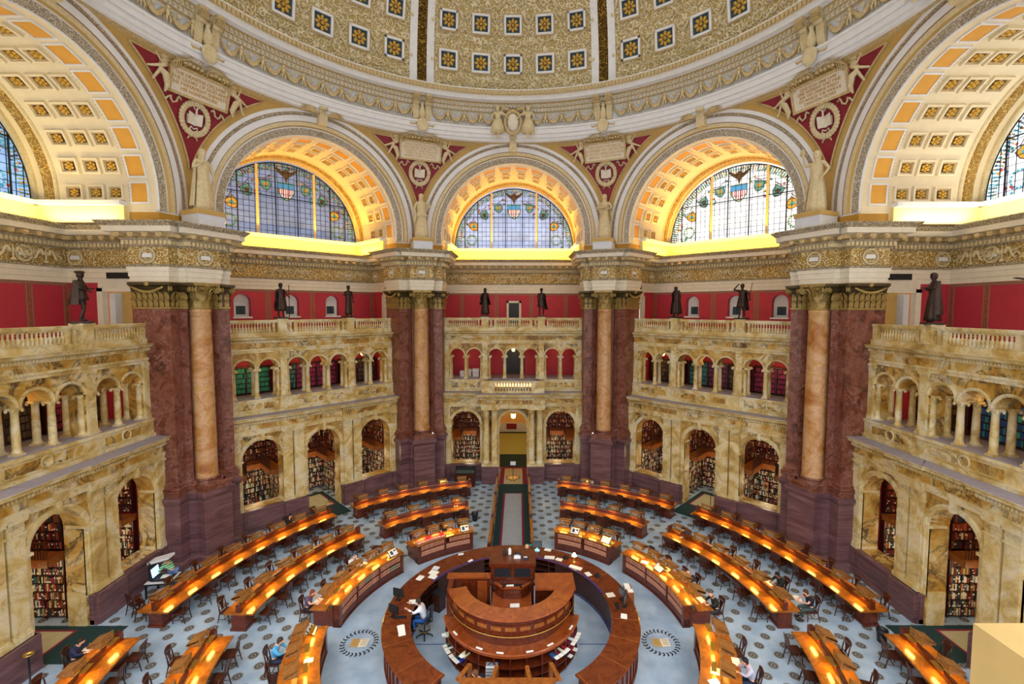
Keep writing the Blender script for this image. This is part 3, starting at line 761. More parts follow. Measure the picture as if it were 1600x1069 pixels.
# lunette windows of coloured glass
RW = 5.24; ZW = Z(5.24)
GLASS = {0: ('#aab8dc', .8), 1: ('#8f9cbc', .55), -1: ('#eef0f2', 1.1), 2: ('#8fb2e0', .9), -2: ('#f2f6ff', 1.5)}
def glass_mat(k, col, st):
    q = NT('clear_glass_' + SIDE[k]); tc, o = q.pos(True); sp = q.n('ShaderNodeSeparateXYZ'); q.l(tc, o, sp, 'Vector')
    nz = q.n('ShaderNodeTexNoise', Scale=.5, Detail=3); q.l(tc, o, nz, 'Vector')
    wn = q.n('ShaderNodeTexWhiteNoise'); sn = q.n('ShaderNodeVectorMath', operation='SNAP'); q.l(tc, o, sn, 0); sn.inputs[1].default_value = (.31, 9, .31); q.l(sn, 'Vector', wn, 'Vector')
    c = lin(col); r = q.ramp([(.3, tuple(x * .62 for x in c[:3]) + (1,)), (.7, c)])
    q.t.links.new(q.math('ADD', q.math('MULTIPLY', nz.outputs['Fac'], .8), q.math('MULTIPLY', wn.outputs['Value'], .25)), r.inputs['Fac'])
    q.l(r, 'Color', q.b, 'Emission Color'); q.b.inputs['Emission Strength'].default_value = st
    q.b.inputs['Base Color'].default_value = (c[0] * .3, c[1] * .3, c[2] * .3, 1); q.b.inputs['Roughness'].default_value = .15
    return q.m
def cg(name, col, s): return emit(name, col, s)
def window(k):
    col, st = GLASS[k]; g = MB(); Y = 23.62
    P = [((RW + .14) * cos(pi * i / 48), ZW + (RW + .14) * sin(pi * i / 48)) for i in range(49)]
    g.add([(x, Y, z) for x, z in P], [tuple(range(49))], 0)
    w = g.build('window_%s' % SIDE[k], [glass_mat(k, col, st)], None, KR(k), kind='structure')
    b = MB()
    for x in (-1.98, 1.98): b.box(x - .08, x + .08, Y - .12, Y - .02, Z(5.2), ZW + sqrt(RW * RW - x * x), 0)
    f = MB()
    for x in (-4.37, -3.21, -.755, .755, 3.21, 4.37): f.box(x - .035, x + .035, Y - .07, Y - .02, Z(5.2), ZW + sqrt(RW * RW - x * x), 0)
    z = 2.77; hx = sqrt(RW * RW - z * z); f.box(-hx, hx, Y - .07, Y - .02, ZW + z - .03, ZW + z + .03, 0)
    f.arc(0, ZW, [(RW - .06, Y - .06), (RW + .03, Y - .06)], 0, n=48)
    x = -5.0
    while x < 5.1:
        f.box(x - .012, x + .012, Y - .05, Y - .02, ZW, ZW + sqrt(max(.01, RW * RW - x * x)), 0); x += .385 if abs(x) < 2 else .36
    zz = .3
    while zz < 5.1:
        hx = sqrt(max(0, RW * RW - zz * zz)); f.box(-hx, hx, Y - .05, Y - .02, ZW + zz - .012, ZW + zz + .012, 0); zz += .39
    b.build('mullion', 'covep', w); f.build('leading', 'iron', w)
    # coloured ornament: leaf border, shields, eagle, national shield, wreaths
    o = MB(); e = st * .45
    mats = [cg('green_glass_%s' % SIDE[k], '#4f7a4a' if k not in (2, -2) else '#4f98b0', e), cg('amber_glass_%s' % SIDE[k], '#b08a3a', e), cg('brown_glass_%s' % SIDE[k], '#4c382a', e * .8), cg('blue_glass_%s' % SIDE[k], '#3f86c0', e * 1.3), cg('red_glass_%s' % SIDE[k], '#a83c44', e), cg('white_glass_%s' % SIDE[k], '#dfe2e8', e * 1.5), cg('teal_glass_%s' % SIDE[k], '#4d8f92', e)]
    rnd = random.Random(5 + k)
    for i in range(90):
        t = pi * (i + .5) / 90
        for q in range(4):
            r = RW - .1 - .11 * q; aa = rnd.random() * pi; s = .085
            o.add([(r * cos(t) + s * cos(aa + h), Y - .015, max(ZW + .03, ZW + r * sin(t) + s * sin(aa + h) * (1 if h % pi else .6))) for h in (0, pi / 2, pi, 3 * pi / 2)], [(0, 1, 2, 3)], rnd.choice([0, 0, 0, 6, 1, 2]))
    def shield(cx, cz, s, rot, m1, m2, stripes=False):
        pts = [(-.5, .5), (.5, .5), (.5, -.1), (.3, -.45), (0, -.62), (-.3, -.45), (-.5, -.1)]
        R = lambda x, z: (cx + s * (x * cos(rot) - z * sin(rot)), cz + s * (x * sin(rot) + z * cos(rot)))
        def poly(pp, m, y): o.add([(R(x, z)[0], y, R(x, z)[1]) for x, z in pp], [tuple(range(len(pp)))], m)
        poly([(x * 1.18, z * 1.18) for x, z in pts], 0 if stripes else 2, Y - .016); poly(pts, m1, Y - .02)
        if stripes:
            for i in range(7):
                x0 = -.5 + i / 7; zb = lambda x: -.62 + abs(x) * 1.0 if abs(x) < .5 else -.1
                poly([(x0, .12), (x0 + 1 / 14, .12), (x0 + 1 / 14, min(.1, -.6 + abs(x0 + .07) * .9)), (x0, min(.1, -.6 + abs(x0) * .9))], 4, Y - .024)
            poly([(-.58, .5), (.58, .5), (.58, .14), (-.58, .14)], 3, Y - .028)
        else:
            poly([(-.25, .25), (.25, .25), (.2, -.15), (0, -.35), (-.2, -.15)], m2, Y - .024)
            poly([(-.75, .75), (.1, .62), (.8, .95), (.8, 1.05), (.1, .72), (-.75, .85)], 2, Y - .03)
    shield(0, ZW + 3.3, 1.0, 0, 5, 5, True)
    P = [(0, -.42), (.12, -.1), (.3, 0), (.55, .18), (.72, .42), (.5, .34), (.36, .25), (.2, .22), (.1, .3), (0, .36), (-.1, .3), (-.2, .22), (-.36, .25), (-.5, .34), (-.72, .42), (-.55, .18), (-.3, 0), (-.12, -.1)]
    o.add([(x * 1.15, Y - .03, ZW + 4.4 + z * 1.35) for x, z in P], [(i, (i + 1) % 18, 18) for i in range(18)] if False else [tuple(range(18))], 2)
    for s in (-1, 1):
        for (x, z, m1, m2, rt) in ((1.38, 3.55, 6, 1, -.25), (2.62, 2.95, 6, 2, -.5), (3.55, 1.95, 1, 6, -.65)): shield(s * x, ZW + z, .62, s * rt, m1, m2)
        for i in range(14):
            t = 2 * pi * i / 14; o.add([(s * 3.75 + .4 * cos(t) + .12 * cos(h), Y - .016, ZW + .75 + .4 * sin(t) + .12 * sin(h)) for h in (0, 2.1, 4.2)], [(0, 1, 2)], 0)
        for x, z in ((.95, 4.1), (2.05, 3.7), (3.0, 3.2), (3.95, 2.2), (1.9, 2.9), (4.5, 1.2), (4.2, .3)):
            for q in range(5):
                aa = rnd.random() * 6; o.add([(s * x + .2 * cos(aa) + .1 * cos(h), Y - .016, ZW + z + .2 * sin(aa) + .1 * sin(h)) for h in (0, 1.6, 3.1, 4.7)], [(0, 1, 2, 3)], rnd.choice([0, 1, 6, 4]))
    o.build('glass_ornament', mats, w)
for k in KS: window(k)

# ---------------------------------------------------------------- pendentives
RA = RB + 1.5
def pend_pt(f, z):
    """f in -1..1 from the left arch to the right arch, pier frame"""
    dz = max(0.0, z - ZC); t = sqrt(max(0, RA * RA - dz * dz)); p = rot2((t, 17.12), A22)
    r = hypot(*p); a = atan2(-p[0], p[1]); az = a * -f if False else a * (-f)
    return (r * -sin(az), r * cos(az), z)
def fld(z):
    dz = z - ZC; R2 = RA + .42; t = sqrt(max(0, R2 * R2 - dz * dz)); p = rot2((t, 17.12), A22); r = hypot(*pend_pt(1, z)[:2]) - .05
    return (atan2(-p[0], p[1]) if p[0] < 0 else 0.0), r
def pendent():
    g = MB(); zs = [Z(4.2)] + [ZC + (Z(12.28) - ZC) * i / 20 for i in range(21)]; nf = 16
    g.add([pend_pt(-1 + 2 * j / nf, z) for z in zs for j in range(nf + 1)], [(i*(nf+1)+j, i*(nf+1)+j+1, (i+1)*(nf+1)+j+1, (i+1)*(nf+1)+j) for i in range(len(zs) - 1) for j in range(nf)], 0)
    r = MB(); n = 14; vs = []
    for i in range(n + 1):
        z = Z(7.3) + (Z(11.85) - Z(7.3)) * i / n; a, rr = fld(z); am = max(.004, a)
        for j in range(9):
            az = am * (-1 + j / 4); vs.append((rr * sin(az), rr * cos(az), z))
    r.add(vs, [(i*9+j, i*9+j+1, (i+1)*9+j+1, (i+1)*9+j) for i in range(n) for j in range(8)], 0)
    b = MB()
    for s in (-1, 1):
        P = []
        for i in range(n + 1):
            z = Z(7.3) + (Z(11.85) - Z(7.3)) * i / n; a, rr = fld(z); rr -= .02; am = max(.004, a); P.append((s * rr * sin(am), rr * cos(am), z))
        b.tube(P, .045, 5, 0)
    am, rr = fld(Z(11.85)); rr -= .02
    b.tube([(rr * sin(-am + 2 * am * j / 12), rr * cos(-am + 2 * am * j / 12), Z(11.88)) for j in range(13)], .045, 5, 0)
    return g, r, b
pg, pr_, pb_ = pendent(); P0 = None
for j in PIERS:
    if P0 is None:
        P0 = o = pg.build('ceiling_pendentive', 'ochre', kind='structure'); pr_.build('crimson_field', 'crimson', o); pb_.build('field_moulding', 'ornament2', o)
    else: o = copy_tree(P0)
    o.rotation_euler.z = PR(j)

# ---------------------------------------------------------------- ring entablature under the dome
ring = MB()
RG = [(17.3, 12.0), (16.95, 12.14), (16.8, 12.2), (16.82, 12.36), (16.7, 12.4), (16.66, 12.62), (16.6, 12.65), (16.57, 12.95), (16.5, 12.98), (16.5, 13.1), (16.62, 13.16), (16.85, 13.2), (16.9, 14.2), (16.75, 14.28), (16.72, 14.48), (16.6, 14.52), (16.58, 14.72), (16.4, 14.78), (16.1, 14.84), (16.1, 15.06), (16.02, 15.1), (15.95, 15.34), (15.9, 15.44), (15.9, 15.5), (16.75, 15.52)]
RM = [0, 1, 1, 1, 1, 2, 1, 1, 1, 0, 0, 3, 0, 1, 0, 1, 0, 1, 4, 4, 5, 5, 4, 6]
ring.lathe([(r, Z(z)) for r, z in RG], 160, m=RM, smooth=False)
ringo = ring.build('trim_dome_ring', ['ornament2', 'white', 'grayw', 'grayw', 'white', 'ornament', 'teal'], kind='structure')
d1 = MB(); d2 = MB()
for i in range(420):
    t = 2 * pi * i / 420
    if abs(((degrees(t) - 90 + 180) % 360) - 180) > 115: continue
    R = RZ(t - pi / 2)
    for z, r, w, h in ((14.38, 16.68, .1, .16), (14.62, 16.52, .13, .17)): d1.rbox((r * cos(t), r * sin(t), Z(z)), (w, .14, h), R, 0)
    d2.rbox((15.9 * cos(t), 15.9 * sin(t), Z(15.27)), (.14, .1, .26), R, 0)
d1.build('dentil_course', 'ornament', ringo); d2.build('egg_course', 'ornament2', ringo)

def garland_unit():
    g = MB(); y = 16.78; n = 11; W = 1.19
    for i in range(n):
        f = i / (n - 1); x = -W / 2 + .12 + (W - .24) * f; z = 13.95 - .48 * sin(pi * f); s = .075 + .06 * sin(pi * f)
        g.ell((x, y - .06, z), (s * 1.1, s, s), 7, 5, 1); 
        if 2 < i < 8: g.ell((x, y - .12, z - s * .6), (s * .5, s * .5, s * .5), 6, 4, 0)
    # cherub between swags
    g.ell((W / 2, y - .12, 14.05), (.09, .09, .1), 8, 6, 0); g.ell((W / 2, y - .09, 13.82), (.1, .08, .16), 8, 6, 0)
    for s in (-1, 1):
        g.tube([(W / 2 + s * .09, y - .08, 13.92), (W / 2 + s * .22, y - .12, 13.98), (W / 2 + s * .3, y - .08, 13.92)], [.04, .035, .03], 6, 0)
        g.tube([(W / 2 + s * .05, y - .09, 13.7), (W / 2 + s * .1, y - .14, 13.52), (W / 2 + s * .06, y - .1, 13.34)], [.06, .05, .03], 6, 0)
        g.tube([(W / 2 + s * .16, y - .05, 13.6), (W / 2 + s * .2, y - .08, 13.35)], [.05, .02], 6, 1)
    g.ell((-.0, y - .03, 13.95), (.12, .04, .12), 8, 5, 0)
    g.v = [(x, yy, Z(z)) for x, yy, z in g.v]
    return g
def bracket_unit():
    g = MB()
    for s in (-1, 1):
        vs = []; pr = [(16.8, 13.2), (16.72, 13.22), (16.62, 13.5), (16.55, 13.9), (16.5, 14.2), (16.3, 14.5), (16.12, 14.62), (16.1, 14.8), (16.8, 14.8)]
        for x in (s * .42 - .2, s * .42 + .2): vs += [(x, y, Z(z)) for y, z in pr]
        n = len(pr); g.add(vs, [tuple(range(n)), tuple(range(n, 2 * n))] + [(i, i + 1, n + i + 1, n + i) for i in range(n - 1)], 0)
        for i in range(5): g.box(s * .42 - .2, s * .42 + .2, 16.08, 16.3, Z(14.3 + i * .1), Z(14.35 + i * .1), 1)
        g.tube([(s * .42 - .22, 16.42, Z(14.25)), (s * .42 + .22, 16.42, Z(14.25))], .13, 10, 0)
        g.tube([(s * .55, 16.7, Z(13.2)), (s * .35, 16.62, Z(12.85)), (s * .75, 16.6, Z(12.8)), (s * .9, 16.65, Z(12.95))], .09, 6, 1)
    g.lathe([(.05, 13.2), (.2, 13.3), (.24, 13.6), (.16, 13.9), (.1, 14.1), (.14, 14.2), (.02, 14.35)], 12, (0, 16.55, ZO), 0)
    g.lathe([(.0, 0), (.26, .04), (.36, .08), (.4, .0)], 16, (0, 0, 0), 0, sy=1.2)
    k = 64; g.v[-k:] = [(x, 16.45 - z, Z(12.78) + y) for x, y, z in g.v[-k:]]
    return g
gu = garland_unit().build('garland', ['ornament', 'ornament2'], ringo); bu = bracket_unit().build('console_pair', ['ornament', 'ornament2'], ringo)
first = True; fb = True
for k in KS:
    for i in range(10):
        az = KR(k) + rad((i - 4.5) * 4.05)
        if k == 0 and abs(i - 4.5) < 1: continue
        if first: o = gu; first = False
        else: o = gu.copy(); COL.objects.link(o); o.parent = ringo
        o.rotation_euler.z = az
for j in PIERS:
    if fb: o = bu; fb = False
    else: o = bu.copy(); COL.objects.link(o); o.parent = ringo
    o.rotation_euler.z = PR(j)

# ---------------------------------------------------------------- dome
RD = 16.75; ZD = Z(15.3)
def dpt(az, el, r=RD): return (-r * cos(el) * sin(az), r * cos(el) * cos(az), ZD + r * sin(el))
d = MB(); na, ne = 128, 16
d.add([dpt(2 * pi * i / na, rad(2 + 64 * j / ne)) for j in range(ne + 1) for i in range(na)], [(j*na+i, j*na+(i+1) % na, (j+1)*na+(i+1) % na, (j+1)*na+i) for j in range(ne) for i in range(na)], 0, True)
dome = d.build('ceiling_dome', 'domef', kind='structure')
b = MB(); g = MB()
def strip(m, az0, az1, e0, e1, r, mm, n=24):
    vs = []
    for j in range(n + 1):
        el = rad(e0 + (e1 - e0) * j / n)
        for az in (az0, az1): vs.append(dpt(az, el, r))
        for az in (az0, az1): vs.append(dpt(az, el, RD + .02))
    fs = []
    for j in range(n): a = 4 * j; fs += [(a, a+1, a+5, a+4), (a, a+4, a+6, a+2), (a+1, a+3, a+7, a+5)]
    m.add(vs, fs, mm)
for i in range(8):
    c = (i + .5) * pi / 4
    strip(b, c + rad(1.15), c + rad(2.9), 0, 64, RD - .16, 0); strip(b, c - rad(2.9), c - rad(1.15), 0, 64, RD - .16, 0); strip(g, c - rad(1.15), c + rad(1.15), 0, 64, RD - .1, 0)
    for j in range(26):
        el = rad(4 + j * 1.9); p = dpt(c, el, RD - .13); g.ell(p, (.16, .16, .12), 6, 5, 0)
b.build('rib_borders', 'white', dome); g.build('rib_ornament', 'ribg', dome)
base = MB()
for e0, e1, r in ((0, 1.2, RD - .12),):
    n = 128; base.add([dpt(2 * pi * i / n, rad(e), r) for e in (e0, e1) for i in range(n)], [(i, (i + 1) % n, n + (i + 1) % n, n + i) for i in range(n)], 0)
base.build('plain_band', 'teal', dome)
def coffer():
    f = MB(); w = .66
    for q, (x0, x1, y0, y1) in enumerate(((-w, w, -w, -w + .15), (-w, w, w - .15, w), (-w, -w + .15, -w, w), (w - .15, w, -w, w))): f.box(x0, x1, y0, y1, -.02, .14, 0)
    for q, (x0, x1, y0, y1) in enumerate(((-w - .1, w + .1, -w - .1, -w), (-w - .1, w + .1, w, w + .1), (-w - .1, -w, -w, w), (w, w + .1, -w, w))): f.box(x0, x1, y0, y1, -.02, .1, 1)
    for i in range(9):
        t = -.6 + i * .15
        for a, bb in ((t, w + .05), (t, -w - .05), (w + .05, t), (-w - .05, t)): f.ell((a, bb, .11), .05, 6, 4, 1)
    f.box(-w + .1, w - .1, -w + .1, w - .1, -.02, .03, 2)
    r = MB(); r.ell((0, 0, .06), (.12, .12, .1), 8, 6, 0); r.lathe([(.17, .03), (.2, .09), (.24, .03)], 16, m=0)
    for i in range(8):
        t = 2 * pi * i / 8; R = RZ(t); r.ell((.32 * cos(t), .32 * sin(t), .05), (.15, .11, .055), 8, 5, 0, R)
    return f, r
cf, cr = coffer(); c0 = None
for k in KS:
    for row in range(3):
        for i in range(5):
            az = KR(k) + rad((i - 2) * 8.02); el = rad(7.7 + 8.5 * row); p = dpt(az, el, RD + .0)
            n = Vector(dpt(az, el, 0.0)) - Vector(p); n.normalize(); tx = Vector((cos(az), sin(az), 0)); ty = n.cross(tx)
            Mx = Matrix((tx, ty, n)).transposed().to_4x4()
            if c0 is None: c0 = o = cf.build('coffer', ['white', 'ornament2', 'teal'], dome); cr.build('rosette', 'gold', o)
            else: o = copy_tree(c0, dome)
            sc = 1.0 * (1 - .06 * row); o.matrix_local = Matrix.Translation(Vector(p)) @ Mx @ Matrix.Scale(sc, 4)
# grotesque relief between the coffers
rl = MB(); rn = random.Random(3)
for k in KS:
    for row in range(4):
        for i in range(22):
            az = KR(k) + rad(-19 + 38 * (i + rn.random() * .6) / 22); el = rad(3.6 + 8.5 * row + rn.uniform(-.7, .7)); p = Vector(dpt(az, el, RD - .03))
            t = rn.random() * 6; pts = []
            for q in range(7):
                u = q / 6 * 3.6; rr = .26 * (1 - q / 9); a2 = az + rr * cos(t + u) / RD; e2 = el + rr * sin(t + u) / RD; pts.append(dpt(a2, e2, RD - .05))
            rl.tube(pts, [.07 - .006 * q for q in range(7)], 5, 0)
    for row in range(3):
        for i in range(6):
            az = KR(k) + rad((i - 2.5) * 8.02); el = rad(7.7 + 8.5 * row)
            rl.ell(dpt(az, el + .03, RD - .05), (.13, .13, .16), 7, 5, 0); rl.ell(dpt(az, el - .01, RD - .05), (.17, .17, .2), 7, 5, 0)
            for s in (-1, 1):
                rl.tube([dpt(az, el, RD - .06), dpt(az + s * .018, el + .02, RD - .08), dpt(az + s * .026, el + .045, RD - .04)], [.07, .06, .03], 5, 0); rl.tube([dpt(az, el - .02, RD - .06), dpt(az + s * .016, el - .045, RD - .05)], [.08, .03], 5, 0)
rl.build('grotesque_relief', 'ornament', dome)
# ================================================================ behind the arches
BOOKC = {}
def bookmat(c):
    if c not in BOOKC: BOOKC[c] = plain('book_cloth_' + c.lstrip('#'), c, .65)
    return BOOKC[c]
def books_row(b, p0, d, n, length, z, hmin, hmax, cols, rnd, fill=.95, depth=.2, label=.35, nlab=None):
    """row of upright volumes from p0 along unit d, spines facing n"""
    x = .03
    while x < length - .05:
        w = rnd.uniform(.035, .085)
        if rnd.random() > fill: x += w; continue
        h = rnd.uniform(hmin, hmax); c = cols[int(rnd.random() ** 1.3 * len(cols))]
        a = (p0[0] + d[0] * x, p0[1] + d[1] * x); e = (a[0] + d[0] * w * .94, a[1] + d[1] * w * .94)
        o = rnd.uniform(0, .03); A = (a[0] + n[0] * -o, a[1] + n[1] * -o); E_ = (e[0] - n[0] * o, e[1] - n[1] * o)
        B = (A[0] - n[0] * depth, A[1] - n[1] * depth); F_ = (E_[0] - n[0] * depth, E_[1] - n[1] * depth)
        b.add([(*A, z), (*E_, z), (*F_, z), (*B, z), (*A, z + h), (*E_, z + h), (*F_, z + h), (*B, z + h)], [(0, 1, 5, 4), (4, 5, 6, 7), (1, 2, 6, 5), (3, 0, 4, 7)], c)
        if nlab is not None and rnd.random() < label:
            q0, q1 = z + h * rnd.choice([.12, .6]), 0; q1 = q0 + h * .2
            b.quad((A[0] + n[0]*.004, A[1] + n[1]*.004, q0), (E_[0] + n[0]*.004, E_[1] + n[1]*.004, q0), (E_[0] + n[0]*.004, E_[1] + n[1]*.004, q1), (A[0] + n[0]*.004, A[1] + n[1]*.004, q1), nlab)
        x += w
PAL_UP = ['#5a1c18', '#7a2a20', '#3a1412', '#8c3b26', '#2a2630', '#6b4a2c', '#24324a', '#a8562f', '#d8c8a8']
PAL_LO = ['#2c3c2c', '#7a2420', '#2b3550', '#d2c49c', '#8a5a2a', '#47231c', '#c8b070', '#345a5a', '#e6e0d0', '#a33a2a']
def alcove(t0, t1, seed, lo=None):
    rnd = random.Random(seed); S = MB(); B = MB(); G = MB(); R = MB()
    y0, y1 = 18.8, 22.3; D = .28; dp = 1.0
    runs = [((t0 + D, y1 - D), (1, 0), (0, -1), t1 - t0 - 2 * D), ((t0 + D, y1 - D), (0, -1), (1, 0), y1 - D - 19.3), ((t1 - D, y1 - D), (0, -1), (-1, 0), y1 - D - 19.3)]
    for (p0, d, n, L) in runs:
        for z0, nsh, top, pal in ((.12, 7, 2.72, lo or PAL_LO), (3.16, 7, 5.9, PAL_UP)):
            st = (top - z0) / nsh
            for i in range(nsh + 1):
                z = z0 + st * i; q = [(p0[0] + d[0] * a - n[0] * b, p0[1] + d[1] * a - n[1] * b) for a, b in ((0, 0), (L, 0), (L, D), (0, D))]
                if d[0] * n[1] - d[1] * n[0] > 0: q = q[::-1]
                S.prism(q, z - .025, z, 0)
                if i < nsh: books_row(B, p0, d, n, L, z, st * .62, st * .9, list(range(len(PAL_LO))) if pal is not PAL_UP else [len(PAL_LO) + j for j in range(len(PAL_UP))], rnd, .93, D * .8, .5 if pal is not PAL_UP else .25, len(PAL_LO) + len(PAL_UP))
            m = max(1, int(round(L / .9)))
            for i in range(m + 1):
                a = L * i / m; c = (p0[0] + d[0] * a - n[0] * D / 2, p0[1] + d[1] * a - n[1] * D / 2)
                S.box(c[0] - (.02 if d[0] else D / 2), c[0] + (.02 if d[0] else D / 2), c[1] - (D / 2 if d[0] else .02), c[1] + (D / 2 if d[0] else .02), z0 - .1, top + .05, 0)
        q = [(p0[0] + d[0] * a - n[0] * D, p0[1] + d[1] * a - n[1] * D) for a in (0, L)]
        S.quad((*q[0], 0), (*q[1], 0), (*q[1], 5.95), (*q[0], 5.95), 1)
    # reading gallery half way up
    G.box(t0 + D, t1 - D, y1 - D - dp, y1 - D, 2.78, 3.06, 0); G.box(t0 + D, t0 + D + dp * .8, 19.1, y1 - D - dp, 2.78, 3.06, 0); G.box(t1 - D - dp * .8, t1 - D, 19.1, y1 - D - dp, 2.78, 3.06, 0)
    path = [(t0 + D + dp * .8, 19.1), (t0 + D + dp * .8, y1 - D - dp), (t1 - D - dp * .8, y1 - D - dp), (t1 - D - dp * .8, 19.1)]
    G.sweep(path, [(0, 2.74), (.05, 2.76), (.05, 3.06), (.03, 3.1), (0, 3.1)], 1, side=-1)
    R.sweep(path, [(-.04, 3.78), (.03, 3.78), (.03, 3.84), (-.04, 3.84), (-.04, 3.78)], 0, side=-1)
    for x, y, t in along(path, 0, .12, -1): R.rbox((x, y, 3.44), (.025, .025, .7), RZ(t), 0)
    return S, B, G, R
PALS = [bookmat(c) for c in PAL_LO + PAL_UP] + [M['paper']]
SPAN = {'left': (-5.4, -1.9), 'centre': (-1.8, 1.8), 'right': (1.9, 5.4)}
ALC = {}
for k in KS:
    for side, (t0, t1) in SPAN.items():
        if k == 0 and side == 'centre': continue
        var = abs(k) if k else 0; key = (side, var)
        nmv = {'left': 'left-hand arch', 'centre': 'middle arch', 'right': 'right-hand arch'}[side]
        lab = 'oak shelving with a railed gallery inside the %s of the %s wall' % (nmv, SIDEW[k])
        labb = 'mixed old volumes filling the shelves inside the %s of the %s wall' % (nmv, SIDEW[k])
        if key not in ALC:
            S, B, G, R = alcove(t0, t1, hash_ := 17 * (var + 1) + len(side))
            r = thing('alcove_shelving', lab, 'bookshelf', rz=KR(k), group='shelving in the ground floor alcoves')
            S.build('shelves', ['woodd', 'redwall' if side == 'right' else 'woodd'], r); G.build('gallery_deck', ['woodo', 'woodo'], r); R.build('railing', 'woodd', r)
            b = B.build('shelved_books', PALS, None, KR(k), kind='stuff', label=labb, category='books', group='books in the ground floor alcoves')
            ALC[key] = (r, b)
        else:
            r = copy_tree(ALC[key][0]); r['label'] = lab; r.rotation_euler.z = KR(k)
            b = ALC[key][1].copy(); COL.objects.link(b); b['label'] = labb; b.rotation_euler.z = KR(k)
def alc_shell(k):
    a = MB(); y = 22.5
    if k == 0:
        for x0, x1 in ((-6.6, -1.75), (1.75, 6.6)): a.box(x0, x1, y, y + .2, 0, Z(-7.45), 0)
        for s in (-1, 1): a.box(s * 1.7, s * 1.85, 18.75, 32.2, 0, 6.6, 1)
        a.box(-1.8, 1.8, 32, 32.2, 0, 6.6, 2); a.box(-1.8, 1.8, 18.75, 32.2, 5.95, 6.1, 2); a.box(-1.7, 1.7, 24.2, 31.4, 0, .02, 3); a.box(-1.7, 1.7, 20.8, 24.2, 0, .016, 4); a.box(-1.7, 1.7, 31.4, 32, 0, .024, 4)
        a.box(-1.7, 1.7, 31.9, 32, 0, 1.0, 6); a.box(-.9, .2, 31.85, 31.95, .35, .95, 7)
    else:
        a.box(-6.6, 6.6, y, y + .2, 0, Z(-7.45), 0)
    for t in (-1.85, 1.85): a.box(t - .05, t + .05, 18.75, y, 0, 5.95, 0)
    return a.build('alcove_shell_' + SIDE[k], ['woodd', 'ochre', 'peach', 'hallfloor', 'green_dk', 'black', 'grayw', 'crimson'], None, KR(k), kind='structure')
M['hallfloor'] = plain('olive_hall_carpet', '#a6a45c', .9, var=.06, scale=2)
for k in KS: alc_shell(k)
# dark green carpet strips with a maroon line at the archways
def arch_carpet():
    a = MB(); a.box(-1.05, 1.05, 15.9, 18.9, 0, .012, 0)
    b = MB(); b.box(-.82, .82, 17.4, 18.9, .012, .016, 0); c = MB(); c.box(-.74, .74, 17.55, 18.9, .016, .02, 0)
    return a, b, c
for k in (-2, -1, 1, 2):
    a = MB(); a.box(-1.06, 1.06, 16.2, 21.0, .0, .012, 0)
    o = a.build('doorway_carpet', 'green_dk', None, KR(k)); tag(o, 'dark green carpet with a maroon line through the middle arch of the %s wall' % SIDEW[k], 'carpet', 'carpets in the archways')
    b = MB()
    for x0, x1, y0, y1 in ((-.8, -.7, 18.2, 20.6), (.7, .8, 18.2, 20.6), (-.8, .8, 18.1, 18.2)): b.box(x0, x1, y0, y1, .012, .016, 0)
    b.build('border_line', 'maroon', o); c = MB(); c.box(-.7, .7, 18.2, 20.6, .012, .015, 0); c.build('pale_field', 'carpetb', o)

# upper gallery book presses
GB = {1: ['g', 'g', 'g2', 'm', 'm', 'p', 'd'], -1: ['d', 't', 't', 'p', 'd', 'm', 'm'], 2: ['d', 'd', 'm', 'd', 'd', 'm', 'd'], -2: ['d', 'd', 'b', 'b', 'b', 'd', 'd']}
CC = {'g': ['#2f8f68', '#3aa078', '#2a7a5c'], 'g2': ['#2f8a80', '#3a7a70', '#8a2a50'], 't': ['#2a7078', '#347f80', '#245c66'], 'm': ['#8a2050', '#9c2c5c', '#6c1c44'], 'p': ['#5a2450', '#6e2a58', '#3c2444'], 'd': ['#2c2a28', '#43352a', '#55402c', '#6d5a3c'], 'b': ['#1f4a90', '#2a5cb0', '#244070', '#3a9a8a']}
for k in (-2, -1, 1, 2):
    for gi, (t0, t1, idx) in enumerate(((-5.2, -2.4, (0, 1)), (-2.1, 2.1, (2, 3, 4)), (2.4, 5.2, (5, 6)))):
        S = MB(); B = MB(); keys = []; n = len(idx); w = (t1 - t0) / n; rnd = random.Random(100 * (k + 3) + gi); z0 = Z(-5.65); H = 1.72; y = 20.55
        for j, ii in enumerate(idx):
            cols = CC[GB[k][ii]]; base = len(keys); keys += cols
            for s in range(5):
                z = z0 + .1 + s * .325; S.box(t0 + j * w, t0 + (j + 1) * w, y, y + .3, z - .025, z, 0)
                books_row(B, (t0 + j * w + .03, y + .02), (1, 0), (0, -1), w - .06, z, .24, .28, [base + q for q in range(len(cols))], rnd, .985, .2)
            S.box(t0 + j * w - .03, t0 + j * w + .03, y - .02, y + .3, z0, z0 + H, 0)
        S.box(t1 - .03, t1 + .03, y - .02, y + .3, z0, z0 + H, 0); S.box(t0, t1, y - .03, y + .32, z0 + H, z0 + H + .06, 0); S.box(t0, t1, y + .28, y + .32, z0, z0 + H, 0)
        pos = ('left-hand', 'middle', 'right-hand')[gi]
        o = S.build('book_press', 'woodd', None, KR(k)); tag(o, 'dark book press behind the %s upper arches of the %s wall' % (pos, SIDEW[k]), 'bookshelf', 'book presses in the upper gallery')
        B.build('bound_volumes', [bookmat(c) for c in keys], None, KR(k), kind='stuff', label='uniform bound sets in the press behind the %s upper arches of the %s wall' % (pos, SIDEW[k]), category='books', group='bound sets in the upper gallery')
